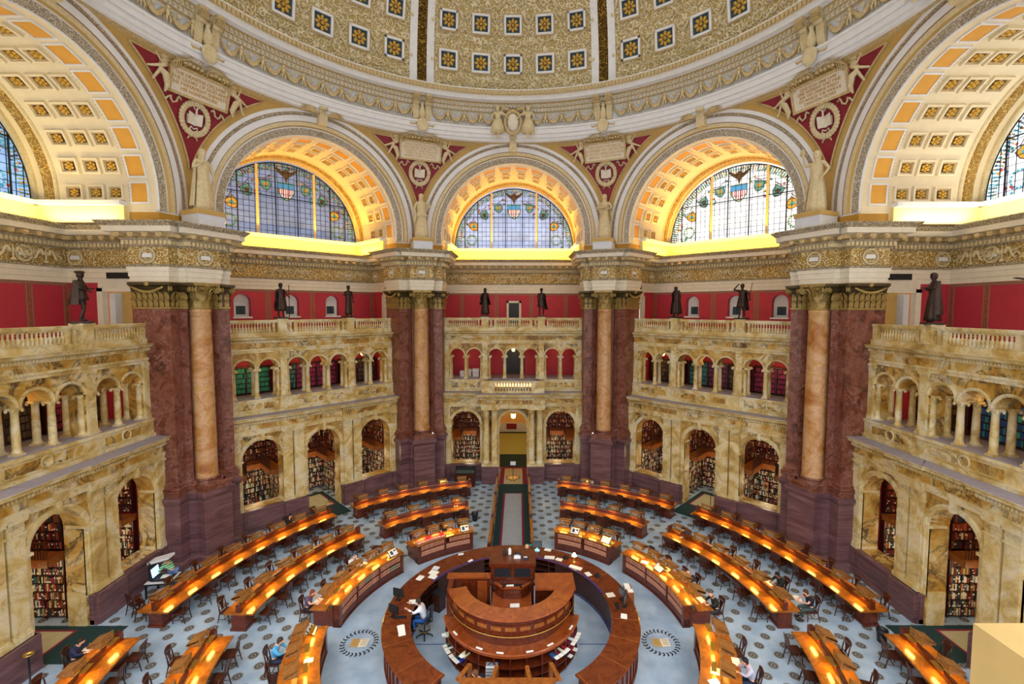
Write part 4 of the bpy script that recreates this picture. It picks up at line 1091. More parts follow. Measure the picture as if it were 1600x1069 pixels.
# pale crates and low tables in the far gallery
for i, (t, w, h) in enumerate(((-3.75, .55, .62), (-3.1, .5, .68), (-4.2, .35, .5))):
    b = MB(); b.box(-w / 2, w / 2, -.25, .25, 0, h * .52, 0); b.box(-w / 2 - .02, w / 2 + .02, -.27, .27, h * .55, h, 0); b.box(-w / 2 + .01, w / 2 - .01, -.24, .24, h * .52, h * .55, 1)
    o = b.build('storage_box', ['white', 'teal'], loc=(t, 20.0, Z(-5.7))); tag(o, 'pale lidded box on the far gallery floor, ' + ('middle of the three', 'nearest the central arches', 'farthest left and smallest')[i], 'box', 'boxes in the far gallery')
d_ = MB(); d_.arch_wall(-.95, .95, Z(-5.7), Z(-2.9), 21.45, .05, [(0, .7, Z(-5.6), Z(-4.0))], 0, 0, 10); d_.box(-.95, .95, 21.5, 21.55, Z(-5.7), Z(-2.6), 1); d_.build('door_2', ['woodd', 'black'], kind='structure')
def pendant(lit=True):
    r = MB(); r.tube([(0, 0, .32), (0, 0, .75)], .012, 6); r.lathe([(.02, .32), (.13, .28), (.15, .24)], 8, m=0)
    for i in range(6):
        t = pi / 3 * i; r.tube([(.14 * cos(t), .14 * sin(t), .24), (.11 * cos(t), .11 * sin(t), 0)], .01, 4)
    r.lathe([(.11, 0), (.05, -.05), (0, -.06)], 8, m=0)
    g = MB(); g.lathe([(.13, .23), (.105, .01)], 12, m=0); return r, g
M['lampglass'] = emit('lit_lantern_glass', '#ffdf9a', 9)
M['lampglass'].node_tree.nodes['Principled BSDF'].inputs['Emission Color'].default_value = lin('#ffd88a')
pr0, pg0 = pendant(); PD = None; plights = []
POINTS = []      # (location, power, colour, radius)
for k in KS:
    for i, t in enumerate((-3.75, 0.0, 3.75)):
        lab = 'lit brass lantern hanging behind the %s upper arches of the %s wall' % (('left-hand', 'middle', 'right-hand')[i], SIDEW[k])
        if PD is None:
            PD = o = thing('hanging_lantern', lab, 'lamp', group='lanterns of the upper gallery'); pr0.build('lantern_frame', 'brass', o); pg0.build('lantern_glass', 'lampglass', o)
        else: o = copy_tree(PD); o['label'] = lab
        x, y = rot2((t, 19.75), KR(k)); o.location = (x, y, Z(-3.55)); POINTS.append(((x, y, Z(-3.75)), 9 if k else 6, '#ffc878', .12))
o = copy_tree(PD); o['label'] = 'lit lantern hanging in the entrance arch under the far gallery'; o.location = (0, 19.6, 4.55); del o['group']; o.scale = (1.5, 1.5, 1.5)
POINTS += [((0, 19.4, 4.2), 40, '#ffc060', .15), ((0, 25, 4.6), 55, '#fff0c0', .4), ((0, 29.5, 4.6), 50, '#ffe0a0', .4)]  # first is the entrance lantern, the others are added hall fill
for k in KS:
    for side, t in (('l', -3.65), ('c', 0), ('r', 3.65)):
        if k == 0 and side == 'c': continue
        for z, pw in ((5.3, 30), (1.9, 34)): 
            x, y = rot2((t, 20.1), KR(k)); POINTS.append(((x, y, z), pw, '#ffca80' if z > 4 else '#ffe2b0', .35))  # added fill lights inside the alcoves, no fittings modelled

# ================================================================ balustrades with statue pedestals
def baluster():
    b = MB(); b.box(-.07, .07, -.07, .07, 0, .07, 0); b.box(-.07, .07, -.07, .07, .56, .62, 0)
    b.lathe([(.05, .07), (.06, .1), (.04, .13), (.075, .24), (.07, .3), (.035, .38), (.03, .42), (.055, .45), (.03, .48), (.045, .52), (.055, .56)], 10, m=0); return b
def balustrade():
    a = MB(); z0, z1, z2 = Z(-1.57), Z(-.95), Z(-.79)
    a.box(-5.45, 5.45, 18.38, 18.66, z1, z1 + .06, 0); a.box(-5.45, 5.45, 18.35, 18.69, z1 + .06, z2, 0)
    p = []
    for t, w in ((-5.3, .3), (5.3, .3), (-1.42, .16), (1.42, .16), (-2.72, .12), (2.72, .12), (-1.72, .12), (1.72, .12)):
        b_ = MB(); b_.box(t - w / 2, t + w / 2, 18.4, 18.64, z0, z1, 0); p.append(b_)
    qs = []
    for t in (-2.22, 2.22):
        q = MB(); qs.append(q); q.box(t - .27, t + .27, 18.3, 18.8, z0, z2 + .02, 0); q.box(t - .32, t + .32, 18.25, 18.85, z0, z0 + .1, 0); q.box(t - .32, t + .32, 18.25, 18.85, z2, z2 + .09, 0)
    return a, p, qs
ba, bp_, bq = balustrade(); bal0 = baluster(); B0 = None
BT = [-5.08 + .165 * i for i in range(14)] + [-1.96 + .16 * i for i in range(2)] + [-1.28 + .171 * i for i in range(16)] + [1.8 + .16 * i for i in range(2)] + [2.9 + .165 * i for i in range(14)]
for k in KS:
    lab = 'pale marble balustrade with two statue pedestals along the %s balcony' % SIDEW[k]
    if B0 is None:
        B0 = o = thing('balustrade', lab, 'balustrade', group='balcony balustrades'); ba.build('handrail', 'siena_lt', o); [b_.build('post', 'siena_lt', o) for b_ in bp_]; [b_.build('statue_pedestal', 'siena_lt', o) for b_ in bq]
        b0 = None
        for t in BT:
            if b0 is None: b0 = x = bal0.build('baluster', 'siena_lt', o)
            else: x = b0.copy(); COL.objects.link(x); x.parent = o
            x.location = (t, 18.52, Z(-1.57))
    else: o = copy_tree(B0); o['label'] = lab
    o.rotation_euler.z = KR(k)
o = thing('porch_balustrade', 'short marble balustrade over the entrance porch', 'balustrade'); x0 = None
mb = MB(); mb.box(-1.42, 1.42, 17.28, 17.5, Z(-5.78), Z(-5.64), 0); mb.build('handrail', 'siena_lt', o)
for i in range(12):
    x = bal0.build('baluster', 'siena_lt', o) if x0 is None else x0.copy()
    if x0 is None: x0 = x
    else: COL.objects.link(x); x.parent = o
    x.location = (-1.2 + i * .218, 17.38, Z(-6.42)); x.scale = (1, 1, 1.03)
# ================================================================ figures
def skin(name, J, mat, parent, sub=1):
    """J: list of (point, radius, parent index)"""
    me = bpy.data.meshes.new(name); bm = bmesh.new(); lay = bm.verts.layers.skin.verify(); vs = []
    for p, r, par in J:
        v = bm.verts.new(p); v[lay].radius = (r, r) if not isinstance(r, tuple) else r; vs.append(v)
    vs[0][lay].use_root = True
    for i, (p, r, par) in enumerate(J):
        if par is not None: bm.edges.new((vs[par], vs[i]))
    bm.to_mesh(me); bm.free()
    o = bpy.data.objects.new(name, me); COL.objects.link(o)
    s = o.modifiers.new('skin', 'SKIN'); s.use_smooth_shade = True
    o.modifiers.new('sub', 'SUBSURF').levels = sub; o.modifiers['sub'].render_levels = sub
    dg = bpy.context.evaluated_depsgraph_get(); dg.update()
    m2 = bpy.data.meshes.new_from_object(o.evaluated_get(dg)); o.modifiers.clear(); o.data = m2; bpy.data.meshes.remove(me)
    m2.name = name; m2.materials.clear(); m2.materials.append(M[mat] if isinstance(mat, str) else mat)
    m2.polygons.foreach_set('use_smooth', [True] * len(m2.polygons))
    if parent is not None: o.parent = parent
    return o

STAND = dict(pel=(0, 0, .98), wai=(0, 0, 1.12), che=(0, 0, 1.36), nec=(0, -.01, 1.55), hea=(0, -.035, 1.67), top=(0, -.02, 1.76),
             sL=(-.19, 0, 1.46), eL=(-.25, .02, 1.18), wL=(-.24, -.08, .95), sR=(.19, 0, 1.46), eR=(.25, .02, 1.18), wR=(.24, -.08, .95),
             hL=(-.1, 0, .92), kL=(-.11, -.03, .5), aL=(-.12, .02, .09), tL=(-.13, -.14, .04), hR=(.1, 0, .92), kR=(.11, -.03, .5), aR=(.12, .02, .09), tR=(.13, -.14, .04))
SIT = dict(pel=(0, 0, .54), wai=(0, -.01, .7), che=(0, -.06, .94), nec=(0, -.11, 1.12), hea=(0, -.16, 1.24), top=(0, -.15, 1.34),
           sL=(-.19, -.06, 1.03), eL=(-.26, -.2, .83), wL=(-.16, -.42, .82), sR=(.19, -.06, 1.03), eR=(.26, -.2, .83), wR=(.16, -.42, .82),
           hL=(-.1, -.02, .5), kL=(-.13, -.42, .5), aL=(-.13, -.38, .09), tL=(-.14, -.54, .04), hR=(.1, -.02, .5), kR=(.13, -.42, .5), aR=(.13, -.38, .09), tR=(.14, -.54, .04))
def pose(base, **kw):
    d = dict(base); d.update(kw); return {k: Vector(v) for k, v in d.items()}
def limb_fingers(L, wi, w, e, side, n5=True):
    d = (w - e).normalized(); up = Vector((0, 0, 1)); s = d.cross(up)
    if s.length < .2: s = Vector((1, 0, 0))
    s.normalize(); dn = s.cross(d).normalized() * -1
    if dn.z > 0: dn = -dn
    L.append((w + d * .075, .036, wi)); pi_ = len(L) - 1
    for q, (o, ln) in enumerate(((-.03, .065), (-.01, .075), (.011, .07), (.03, .055))):
        L.append((w + d * (.085 + ln * .5) + s * o * 1.1 + dn * .006, .0105, pi_)); L.append((w + d * (.075 + ln) + s * o * 1.15 + dn * .028, .009, len(L) - 1))
    t = -side
    L.append((w + d * .06 + s * .05 * t + dn * .012, .0115, pi_)); L.append((w + d * .1 + s * .062 * t + dn * .025, .0095, len(L) - 1))
def body_graph(P, fat=1.0, head=True, fingers=True):
    f = fat; L = [(P['pel'], .125 * f, None), (P['wai'], .115 * f, 0), (P['che'], .14 * f, 1), (P['nec'], .052, 2)]
    fwd = (P['tL'] + P['tR'] - P['aL'] - P['aR']); fwd.z = 0; fwd.normalize()
    if head:
        L.append((P['hea'], .088, 3)); L.append((P['top'], .075, 4)); L.append((P['hea'] + fwd * .095 - Vector((0, 0, .012)), .02, 4))
        sd = Vector((fwd.y, -fwd.x, 0))
        for s in (-1, 1): L.append((P['hea'] + sd * s * .095, .018, 4))
    for s, q in ((-1, 'L'), (1, 'R')):
        i = len(L); L += [(P['s' + q], .062 * f, 2), (P['e' + q], .043 * f, i), (P['w' + q], .03, i + 1)]
        if fingers: limb_fingers(L, i + 2, P['w' + q], P['e' + q], s)
        i = len(L); L += [(P['h' + q], .092 * f, 0), (P['k' + q], .06 * f, i), (P['a' + q], .042, i + 1), (P['t' + q], .036, i + 2)]
    return L
def loft(b, secs, n=30, m=0):
    """draped cloth: sections (z, cx, cy, rx, ry, fold, k, phase)"""
    vs = []
    for z, cx, cy, rx, ry, am, k, ph in secs:
        for i in range(n):
            t = 2 * pi * i / n; f = 1 + am * (cos(k * t + ph) * .7 + cos((k * 2 + 1) * t + 2 * ph) * .3); vs.append((cx + rx * f * cos(t), cy + ry * f * sin(t), z))
    N = len(secs); b.add(vs, [(j*n+i, j*n+(i+1) % n, (j+1)*n+(i+1) % n, (j+1)*n+i) for j in range(N - 1) for i in range(n)] + [tuple(range(n - 1, -1, -1)), tuple((N - 1) * n + i for i in range(n))], m, True)
def robe(b, z0, z1=1.5, w=.3, am=.13, k=7, dx=0.0, m=0, sh=.21):
    H = z1 - z0; secs = []
    for f, rx, ry, a in ((0, w, w * .82, am), (.12, w * .96, w * .78, am), (.3, w * .86, w * .68, am), (.5, w * .76, w * .58, am * .8), (.62, .175, .145, am * .5), (.72, .165, .135, am * .4), (.86, .18, .145, am * .4), (.95, sh * .85, .11, am * .3), (1.0, .09, .075, 0)):
        secs.append((z0 + H * f, dx * (1 - f), 0, rx, ry, a, k, f * 1.6))
    loft(b, secs, 34, m)
def hairdo(b, P, fwd=(0, -1, 0), long=False, m=0):
    h = P['hea'] + Vector((0, 0, .035)); f = Vector(fwd)
    b.ell(h - f * .018 + Vector((0, 0, .035)), (.106, .112, .095), 12, 8, m); b.ell(h - f * .05 - Vector((0, 0, .02)), (.1, .085, .11), 12, 8, m)
    if long: b.ell(h - f * .07 - Vector((0, 0, .14)), (.1, .06, .15), 10, 6, m)

def statue(label, loc, rz, P, mat, scale, cloth, extra=None, cat='statue', group=None, name='bronze_statue', long=False):
    o = thing(name, label, cat, loc, rz, group); o.scale = (scale,) * 3
    skin('figure', body_graph(P, 1.05), mat, o)
    b = MB(); cloth(b); b.build('drapery', mat, o)
    h = MB(); hairdo(h, P, long=long); h.build('hair', mat, o)
    p = MB(); p.box(-.3, .3, -.27, .27, -.06, .02, 0); p.build('plinth', mat, o)
    if extra is not None:
        for nm, fn, mt in extra: e = MB(); fn(e); e.build(nm, mt or mat, o)
    return o
GBZ = 'bronze statues on the balcony pedestals'
ZT = Z(-.64)
def bst(k, t, label, P, cloth, extra=None, scale=1.2, rz=0.0, long=False):
    x, y = rot2((t, 18.55), KR(k)); return statue(label, (x, y, ZT), KR(k) + rz, P, 'bronze', scale, cloth, extra, group=GBZ, long=long)
def cape(b, z0, z1, w, d, a0, a1, m=0):
    n = 16; vs = []
    for j in range(7):
        f = j / 6; z = z1 + (z0 - z1) * f
        for i in range(n + 1):
            t = a0 + (a1 - a0) * i / n; r = .2 + (w - .2) * f; r *= 1 + .06 * f * cos(9 * t); vs.append((r * cos(t), .03 + r * sin(t) * d, z))
    fs = [(j*(n+1)+i, j*(n+1)+i+1, (j+1)*(n+1)+i+1, (j+1)*(n+1)+i) for j in range(6) for i in range(n)]
    k = len(vs); vs2 = [(x * .93, y * .93 + .003, z) for x, y, z in vs]
    b.add(vs + vs2, fs + [tuple(k + q for q in f[::-1]) for f in fs], m, True)
# left wall: short cape, breeches, arm held out
bst(2, 2.22, 'bronze statue in a short cape and breeches with one arm held out', pose(STAND, sR=(.19, -.02, 1.46), eR=(.33, -.1, 1.2), wR=(.58, -.16, 1.22), eL=(-.27, -.05, 1.2), wL=(-.05, -.22, 1.12), kL=(-.06, -.1, .5)),
    lambda b: (robe(b, .78, 1.5, .26, .1, 8), cape(b, .62, 1.5, .42, .75, -.25, pi + .25)), [('beret', lambda b: b.ell((0, 0, 1.79), (.16, .16, .06), 12, 6), None)], rz=.5)
bst(1, -2.22, 'bronze statue in a long toga holding a tall staff', pose(STAND, eR=(.3, -.02, 1.2), wR=(.33, -.14, 1.12)), lambda b: (robe(b, .34, 1.5, .3, .12, 6), cape(b, .5, 1.5, .34, .6, .2, pi + .5)),
    [('staff', lambda b: b.tube([(.35, -.2, 0), (.35, -.2, 1.72)], .02, 6), None)])
bst(1, 2.22, 'slim bronze statue in a clinging robe with a hand at the chest', pose(STAND, eL=(-.3, -.02, 1.2), wL=(-.08, -.2, 1.3)), lambda b: robe(b, .12, 1.48, .22, .1, 7))
bst(0, -2.22, 'bronze statue in a floor length gown left of the balcony door', pose(STAND, eL=(-.3, 0, 1.2), wL=(-.26, -.1, .98), wR=(.06, -.2, 1.2)), lambda b: (robe(b, .1, 1.5, .27, .1, 8), cape(b, .72, 1.5, .38, .7, -.3, pi + .3)), long=True)
bst(0, 2.22, 'bronze statue in coat and knee breeches right of the balcony door', pose(STAND, wL=(-.22, -.12, 1.0), eR=(.3, -.05, 1.22), wR=(.08, -.22, 1.16), kR=(.14, -.08, .5)), lambda b: (robe(b, .6, 1.5, .25, .1, 6), cape(b, .42, 1.5, .42, .7, -.35, 1.4)))
bst(-1, -2.22, 'heavily cloaked bronze statue with bowed head', pose(STAND, hea=(0, -.09, 1.63), top=(0, -.1, 1.72), eL=(-.3, -.04, 1.2), wL=(-.14, -.24, 1.36)), lambda b: (robe(b, .16, 1.52, .3, .13, 7), cape(b, .2, 1.56, .36, .75, -.5, pi + .5)), long=True)
bst(-1, 2.22, 'bronze statue in a tunic shading the eyes and gripping a spear', pose(STAND, eL=(-.42, -.1, 1.5), wL=(-.2, -.16, 1.72), eR=(.36, -.02, 1.22), wR=(.42, -.12, 1.05), kR=(.14, -.08, .5)), lambda b: (robe(b, .55, 1.48, .27, .12, 6), cape(b, .42, 1.48, .36, .7, -.2, 1.9)),
    [('spear', lambda b: b.tube([(.3, -.2, .5), (.4, -.16, 1.05), (.52, -.1, 1.85)], .016, 6), None)])
bst(-2, -2.22, 'bronze statue wrapped in a cloak with folded arms', pose(STAND, hea=(.03, -.05, 1.67), eL=(-.3, -.08, 1.2), wL=(.06, -.26, 1.22), eR=(.3, -.1, 1.24), wR=(-.04, -.24, 1.28)), lambda b: (robe(b, .08, 1.5, .29, .12, 7), cape(b, .3, 1.52, .36, .7, -.4, pi + .4)), rz=-.4)
bst(-2, 2.22, 'bronze statue at the right edge stretching out a hand', pose(STAND, eL=(-.38, -.12, 1.36), wL=(-.6, -.25, 1.42)), lambda b: robe(b, .2, 1.5, .28, .1, 7))

# ---- plaster statues on the pier pedestals
def pier_pt(j, x, y): return rot2((x, y), PR(j))
pd = MB(); pd.box(-.68, .68, 16.72, 18.1, Z(4.18), Z(4.76), 0); pd.box(-.72, .72, 16.68, 18.14, Z(4.76), Z(4.98), 1); PD0 = None
PLS = {1.5: ('cream plaster woman holding folded drapery', pose(STAND, eL=(-.3, -.03, 1.2), wL=(-.2, -.2, 1.3), eR=(.27, -.02, 1.2), wR=(.22, -.16, 1.02)), lambda b: (robe(b, .02, 1.5, .27, .1, 9), cape(b, .1, 1.5, .36, .6, 1.8, pi + .45)), None),
       .5: ('cream plaster woman with arms lowered and a flower', pose(STAND, eL=(-.28, 0, 1.2), wL=(-.25, -.1, .95), eR=(.3, -.02, 1.22), wR=(.24, -.2, 1.28)), lambda b: (robe(b, .02, 1.5, .28, .08, 10), robe(b, .88, 1.2, .27, .12, 8)), [('flower', lambda b: (b.ell((.26, -.26, 1.3), (.08, .05, .09), 8, 6), b.tube([(-.3, -.1, .62), (-.27, -.12, .9)], .05, 6)), None)]),
       -.5: ('cream plaster woman carrying an open book', pose(STAND, eL=(-.28, -.04, 1.2), wL=(-.12, -.24, 1.2), eR=(.32, -.04, 1.24), wR=(.08, -.22, 1.18)), lambda b: (robe(b, .02, 1.5, .27, .09, 9), cape(b, .75, 1.5, .33, .6, -.2, .9)), [('book', lambda b: b.rbox((-.06, -.28, 1.26), (.36, .2, .05), Matrix.Rotation(.5, 3, 'X')), None)]),
       -1.5: ('cream plaster woman raising a mirror, a hand on her hip', pose(STAND, eL=(-.34, -.06, 1.42), wL=(-.3, -.2, 1.66), eR=(.36, .02, 1.22), wR=(.24, -.08, 1.02)), lambda b: (robe(b, .02, 1.5, .28, .1, 9), cape(b, .1, 1.1, .36, .7, 2.0, pi + .7)), [('mirror', lambda b: b.ell((-.3, -.24, 1.8), (.09, .03, .11), 10, 6), None)])}
for j in PIERS:
    lab, P, cl, ex = PLS[j]; x, y = pier_pt(j, 0, 17.35)
    if PD0 is None:
        PD0 = o = pd.build('figure_pedestal', ['grayw', 'ochre']); tag(o, 'grey white block with an ochre cap under the statue on the %s pier' % PW[j], 'pedestal', 'pedestals of the plaster statues')
    else: o = PD0.copy(); COL.objects.link(o); o['label'] = 'grey white block with an ochre cap under the statue on the %s pier' % PW[j]
    o.rotation_euler.z = PR(j)
    statue(lab + ' on the %s pier' % PW[j], (x, y, Z(5.02)), PR(j), P, 'ornament', 1.75, cl, ex, group='plaster statues above the piers', name='plaster_statue', long=True)

# ---- pendentive ornament
def rs(z): dz = max(0, z - ZC); return hypot(sqrt(max(0, RA * RA - dz * dz)), 17.12)
def S(x, z, off):
    if z > 11.85: off = max(off, rs(Z(z)) - 16.95 + off)
    r = rs(Z(z)) - off; return (x, sqrt(max(.1, r * r - x * x)), Z(z))
def pend_orn():
    f = MB(); c = Vector(S(0, 11.22, .18)); R = Matrix.Rotation(.27, 3, 'X')
    def loc(x, y, z): return c + R @ Vector((x, y, z))
    for x0, x1, z0, z1 in ((-1.5, 1.5, -.66, -.54), (-1.5, 1.5, .54, .68), (-1.5, -1.38, -.6, .6), (1.38, 1.5, -.6, .6)): f.rbox(loc((x0 + x1) / 2, -.04, (z0 + z1) / 2), (x1 - x0, .2, z1 - z0), R)
    t = MB(); t.rbox(loc(0, .0, 0), (2.8, .16, 1.12), R)
    w = MB()
    for i in range(30):
        a = 2 * pi * i / 30
        for q in (-1, 1): w.ell(S(.66 * cos(a) * (1 + .06 * q), 9.78 + .74 * sin(a) * (1 + .06 * q), .14), (.12, .09, .12), 6, 4)
    bk = MB()
    for s in (-1, 1): bk.add([S(0, 10.02, .1), S(s * .36, 10.08, .2), S(s * .36, 9.52, .2), S(0, 9.46, .1)], [(0, 1, 2, 3)]); bk.rbox(S(s * .18, 9.78, .07), (.36, .06, .56))
    bk.tube([S(0, 9.9, .24), S(.0, 10.2, .2), S(.02, 10.35, .16)], [.05, .05, .02], 6)
    for s in (-1, 1): bk.tube([S(0, 9.3, .1), S(s * .16, 9.38, .14), S(s * .2, 9.26, .12), S(s * .04, 9.16, .1)], .035, 5); bk.tube([S(s * .02, 10.25, .1), S(s * .18, 10.4, .14), S(s * .3, 10.3, .12)], .04, 5)
    rb = []
    for s in (-1, 1):
        rb.append(MB()); rb[-1].tube([S(s * (.75 + .09 * i + .05 * sin(i * 1.7)), 10.42 + .16 * sin(i * 1.25) - .02 * i, .12) for i in range(9)], .05, 5); rb.append(MB()); rb[-1].tube([S(s * .06, 8.95, .08), S(s * .2, 8.88, .1), S(s * .24, 8.76, .1)], .04, 5)
    pm = MB()
    for s in (-1, 1):
        pts = [(s * (.05 + 1.45 * i / 13), 11.95 + .3 * sin(pi * (i / 13) ** .8) - .15 * i / 13) for i in range(14)]
        pm.tube([S(x, z, .14) for x, z in pts], .04, 5)
        for i in range(1, 14):
            x, z = pts[i]
            for q in (-1, 1): pm.tube([S(x, z, .14), S(x - s * .14 + 0 * q, z + q * .2, .2), S(x + s * .06, z + q * .3, .12)], [.03, .05, .01], 4, flat=.5)
        for i in range(5): pm.ell(S(s * (.25 + .2 * i), 11.9 + .03 * (i % 2), .22), (.1, .1, .08), 6, 4)
    return f, t, w, bk, rb, pm
PO = pend_orn()
def to_mesh(o):
    dg = bpy.context.evaluated_depsgraph_get(); dg.update(); me = bpy.data.meshes.new_from_object(o.evaluated_get(dg)); me.name = o.name; par = o.parent; cu = o.data; bpy.data.objects.remove(o); bpy.data.curves.remove(cu)
    return link('gilt_lettering', me, par)
TX = {1.5: 'THE HEAVENS DECLARE\nTHE GLORY OF GOD AND\nTHE FIRMAMENT SHEWETH\nHIS HANDIWORK', .5: 'WHAT DOTH THE LORD\nREQUIRE OF THEE BUT TO\nDO JUSTLY AND TO LOVE\nMERCY AND TO WALK\nHUMBLY WITH THY GOD',
      -.5: 'WE TASTE THE SPICES\nOF ARABIA YET NEVER FEEL\nTHE SCORCHING SUN WHICH\nBRINGS THEM FORTH', -1.5: 'ONE GOD ONE LAW\nONE ELEMENT AND ONE\nFAR OFF DIVINE EVENT\nTO WHICH THE WHOLE\nCREATION MOVES'}
CH = dict(pel=(0, -.12, .5), wai=(0, -.16, .62), che=(0, -.18, .8), nec=(0, -.2, .94), hea=(0, -.22, 1.03), top=(0, -.22, 1.12), sL=(-.15, -.18, .88), eL=(-.3, -.22, .72), wL=(-.2, -.25, .52), sR=(.15, -.18, .88), eR=(.34, -.2, .8), wR=(.5, -.18, .62),
          hL=(-.08, -.14, .46), kL=(-.2, -.28, .2), aL=(-.35, -.16, -.12), tL=(-.42, -.2, -.2), hR=(.08, -.14, .46), kR=(-.12, -.3, .34), aR=(-.46, -.2, .2), tR=(-.58, -.2, .16))
T0 = None; CB = None
for j in PIERS:
    if T0 is None:
        T0 = o = thing('inscription_tablet', '', 'tablet', rz=PR(j), group='inscribed tablets in the pendentives')
        PO[0].build('tablet_frame', 'ornament2', o); PO[1].build('tablet_face', 'cream', o); PO[5].build('palm_branches', 'ornament2', o)
        WR0 = w = PO[2].build('laurel_wreath', 'ornament', rz=PR(j)); PO[3].build('open_book', 'cream', w); [q_.build('ribbon', 'ornament', w) for q_ in PO[4]]
        tag(w, '', 'wreath', 'wreaths in the pendentives')
    else:
        o = copy_tree(T0); w = copy_tree(WR0); o.rotation_euler.z = w.rotation_euler.z = PR(j)
        for ch in list(o.children):
            if ch.name.startswith('gilt_lettering'): bpy.data.objects.remove(ch)
    o['label'] = 'gold lettered stone tablet with palm branches above the %s statue' % PW[j]
    w['label'] = 'stucco laurel wreath around an open book under the %s tablet' % PW[j]
    fc = bpy.data.curves.new('gilt_lettering', 'FONT'); fc.body = TX[j]; n = TX[j].count('\n') + 1; fc.size = .235 if n == 4 else .2; fc.align_x = 'CENTER'; fc.align_y = 'CENTER'; fc.extrude = .008; fc.space_line = .95
    fc.materials.append(M['gold']); fo = link('gilt_lettering', fc, o); fo = to_mesh(fo)
    Rm = Matrix.Rotation(.27, 4, 'X') @ Matrix.Rotation(pi / 2, 4, 'X'); fo.matrix_local = Matrix.Translation(Vector(S(0, 11.22, .18)) + Matrix.Rotation(.27, 3, 'X') @ Vector((0, -.095, 0))) @ Rm
    for s in (-1, 1):
        lab = 'stucco child seated at the %s end of the tablet above the %s statue' % ('left' if s < 0 else 'right', PW[j])
        if CB is None:
            CB = c = thing('stucco_figure', lab, 'figure', group='stucco children in the pendentives'); P = pose(CH); skin('figure', body_graph(P, 1.0), 'ornament', c); h = MB(); hairdo(h, P); h.build('hair', 'ornament', c)
            h = MB(); h.tube([(-.2, -.22, .2), (-.05, -.28, .1), (.06, -.2, -.2), (.0, -.14, -.42)], [.1, .11, .09, .03], 7); h.build('drapery', 'ornament', c)
        else: c = copy_tree(CB); c['label'] = lab
        xx = 1.72; az = s * xx / 17.4; p = pier_pt(j, 17.55 * sin(az), 17.55 * cos(az)); c.location = (p[0], p[1], Z(11.0)); c.rotation_euler = (0, 0, PR(j) - az); c.scale = (-s * 1.45, 1.45, 1.45)

# ---- keystone groups on the ring
def keystone():
    a = MB(); a.prism([(-.22, 16.72), (.22, 16.72), (.3, 17.3), (-.3, 17.3)], Z(11.45), Z(12.55), 0)
    for i in range(3): leaf(a, ((i - 1) * .14, 16.72, Z(11.45 + .1 * (i == 1))), -pi / 2, .26, .7, .2, 0)
    a.tube([(-.26, 16.7, Z(12.45)), (.26, 16.7, Z(12.45))], .12, 8, 0); return a
def palm_wings():
    a = MB()
    for s in (-1, 1):
        for i in range(9):
            t = .15 + i * .13; a.tube([(s * .15, 16.7, Z(12.0)), (s * (.5 + .35 * cos(t)), 16.66, Z(12.0 + .3 * sin(t * 1.3))), (s * (.7 + .75 * cos(t)), 16.75, Z(11.95 + .62 * sin(t)))], [.04, .07, .015], 5, 0, flat=.5)
    return a
kst = keystone(); pw_ = palm_wings(); K0 = None
for k in KS:
    lab = 'carved keystone at the crown of the %s arch' % SIDEW[k]
    if K0 is None: K0 = o = kst.build('keystone', 'ornament'); tag(o, lab, 'keystone', 'keystones of the great arches')
    else: o = K0.copy(); COL.objects.link(o); o['label'] = lab
    o.rotation_euler.z = KR(k)
    if abs(k) == 1:
        q = pw_.build('palm_spray', 'ornament2', rz=KR(k)); tag(q, 'gilded palm spray spread behind the keystone of the %s arch' % SIDEW[k], 'ornament')
for k in (0, 2, -2):
    b = MB(); pts = []
    o = thing('cartouche', 'large oval stucco cartouche between two seated figures over the %s arch' % SIDEW[k], 'ornament', rz=KR(k))
    b.ell((0, 16.45, Z(13.45)), (.42, .16, .62), 14, 8, 0); b.build('oval_shield', 'cream', o)
    c = MB()
    for i in range(28):
        t = 2 * pi * i / 28; c.ell((.58 * cos(t), 16.45 + .05, Z(13.45 + .8 * sin(t))), (.15, .13, .15), 7, 5, 0)
    for s in (-1, 1): c.tube([(s * .3, 16.4, Z(14.3)), (s * .75, 16.35, Z(14.4)), (s * .85, 16.4, Z(14.0)), (s * .6, 16.42, Z(13.9))], .12, 7, 0)
    c.build('scrolled_rim', 'ornament2', o)
    for s in (-1, 1):
        P = pose(CH, kL=(-.22, -.34, .3), aL=(-.22, -.3, -.2), tL=(-.24, -.4, -.26), kR=(.1, -.36, .34), aR=(.0, -.3, -.35), tR=(.0, -.4, -.42))
        f = thing('stucco_figure', 'seated stucco figure %s the oval cartouche over the %s arch' % ('left of' if s < 0 else 'right of', SIDEW[k]), 'figure'); skin('figure', body_graph(P, 1.1), 'ornament', f); h = MB(); hairdo(h, P); h.build('hair', 'ornament', f)
        h = MB(); loft(h, [(-.1, 0, -.25, .3, .2, .14, 6, 0), (.2, 0, -.25, .28, .2, .12, 6, .5), (.45, 0, -.16, .22, .18, .1, 6, 1), (.62, 0, -.15, .15, .13, .05, 6, 1.2)], 24); h.build('drapery', 'ornament', f)
        p = rot2((s * 1.1, 16.62), KR(k)); f.location = (p[0], p[1], Z(12.75)); f.rotation_euler.z = KR(k); f.scale = (-s * 1.5, 1.5, 1.5)
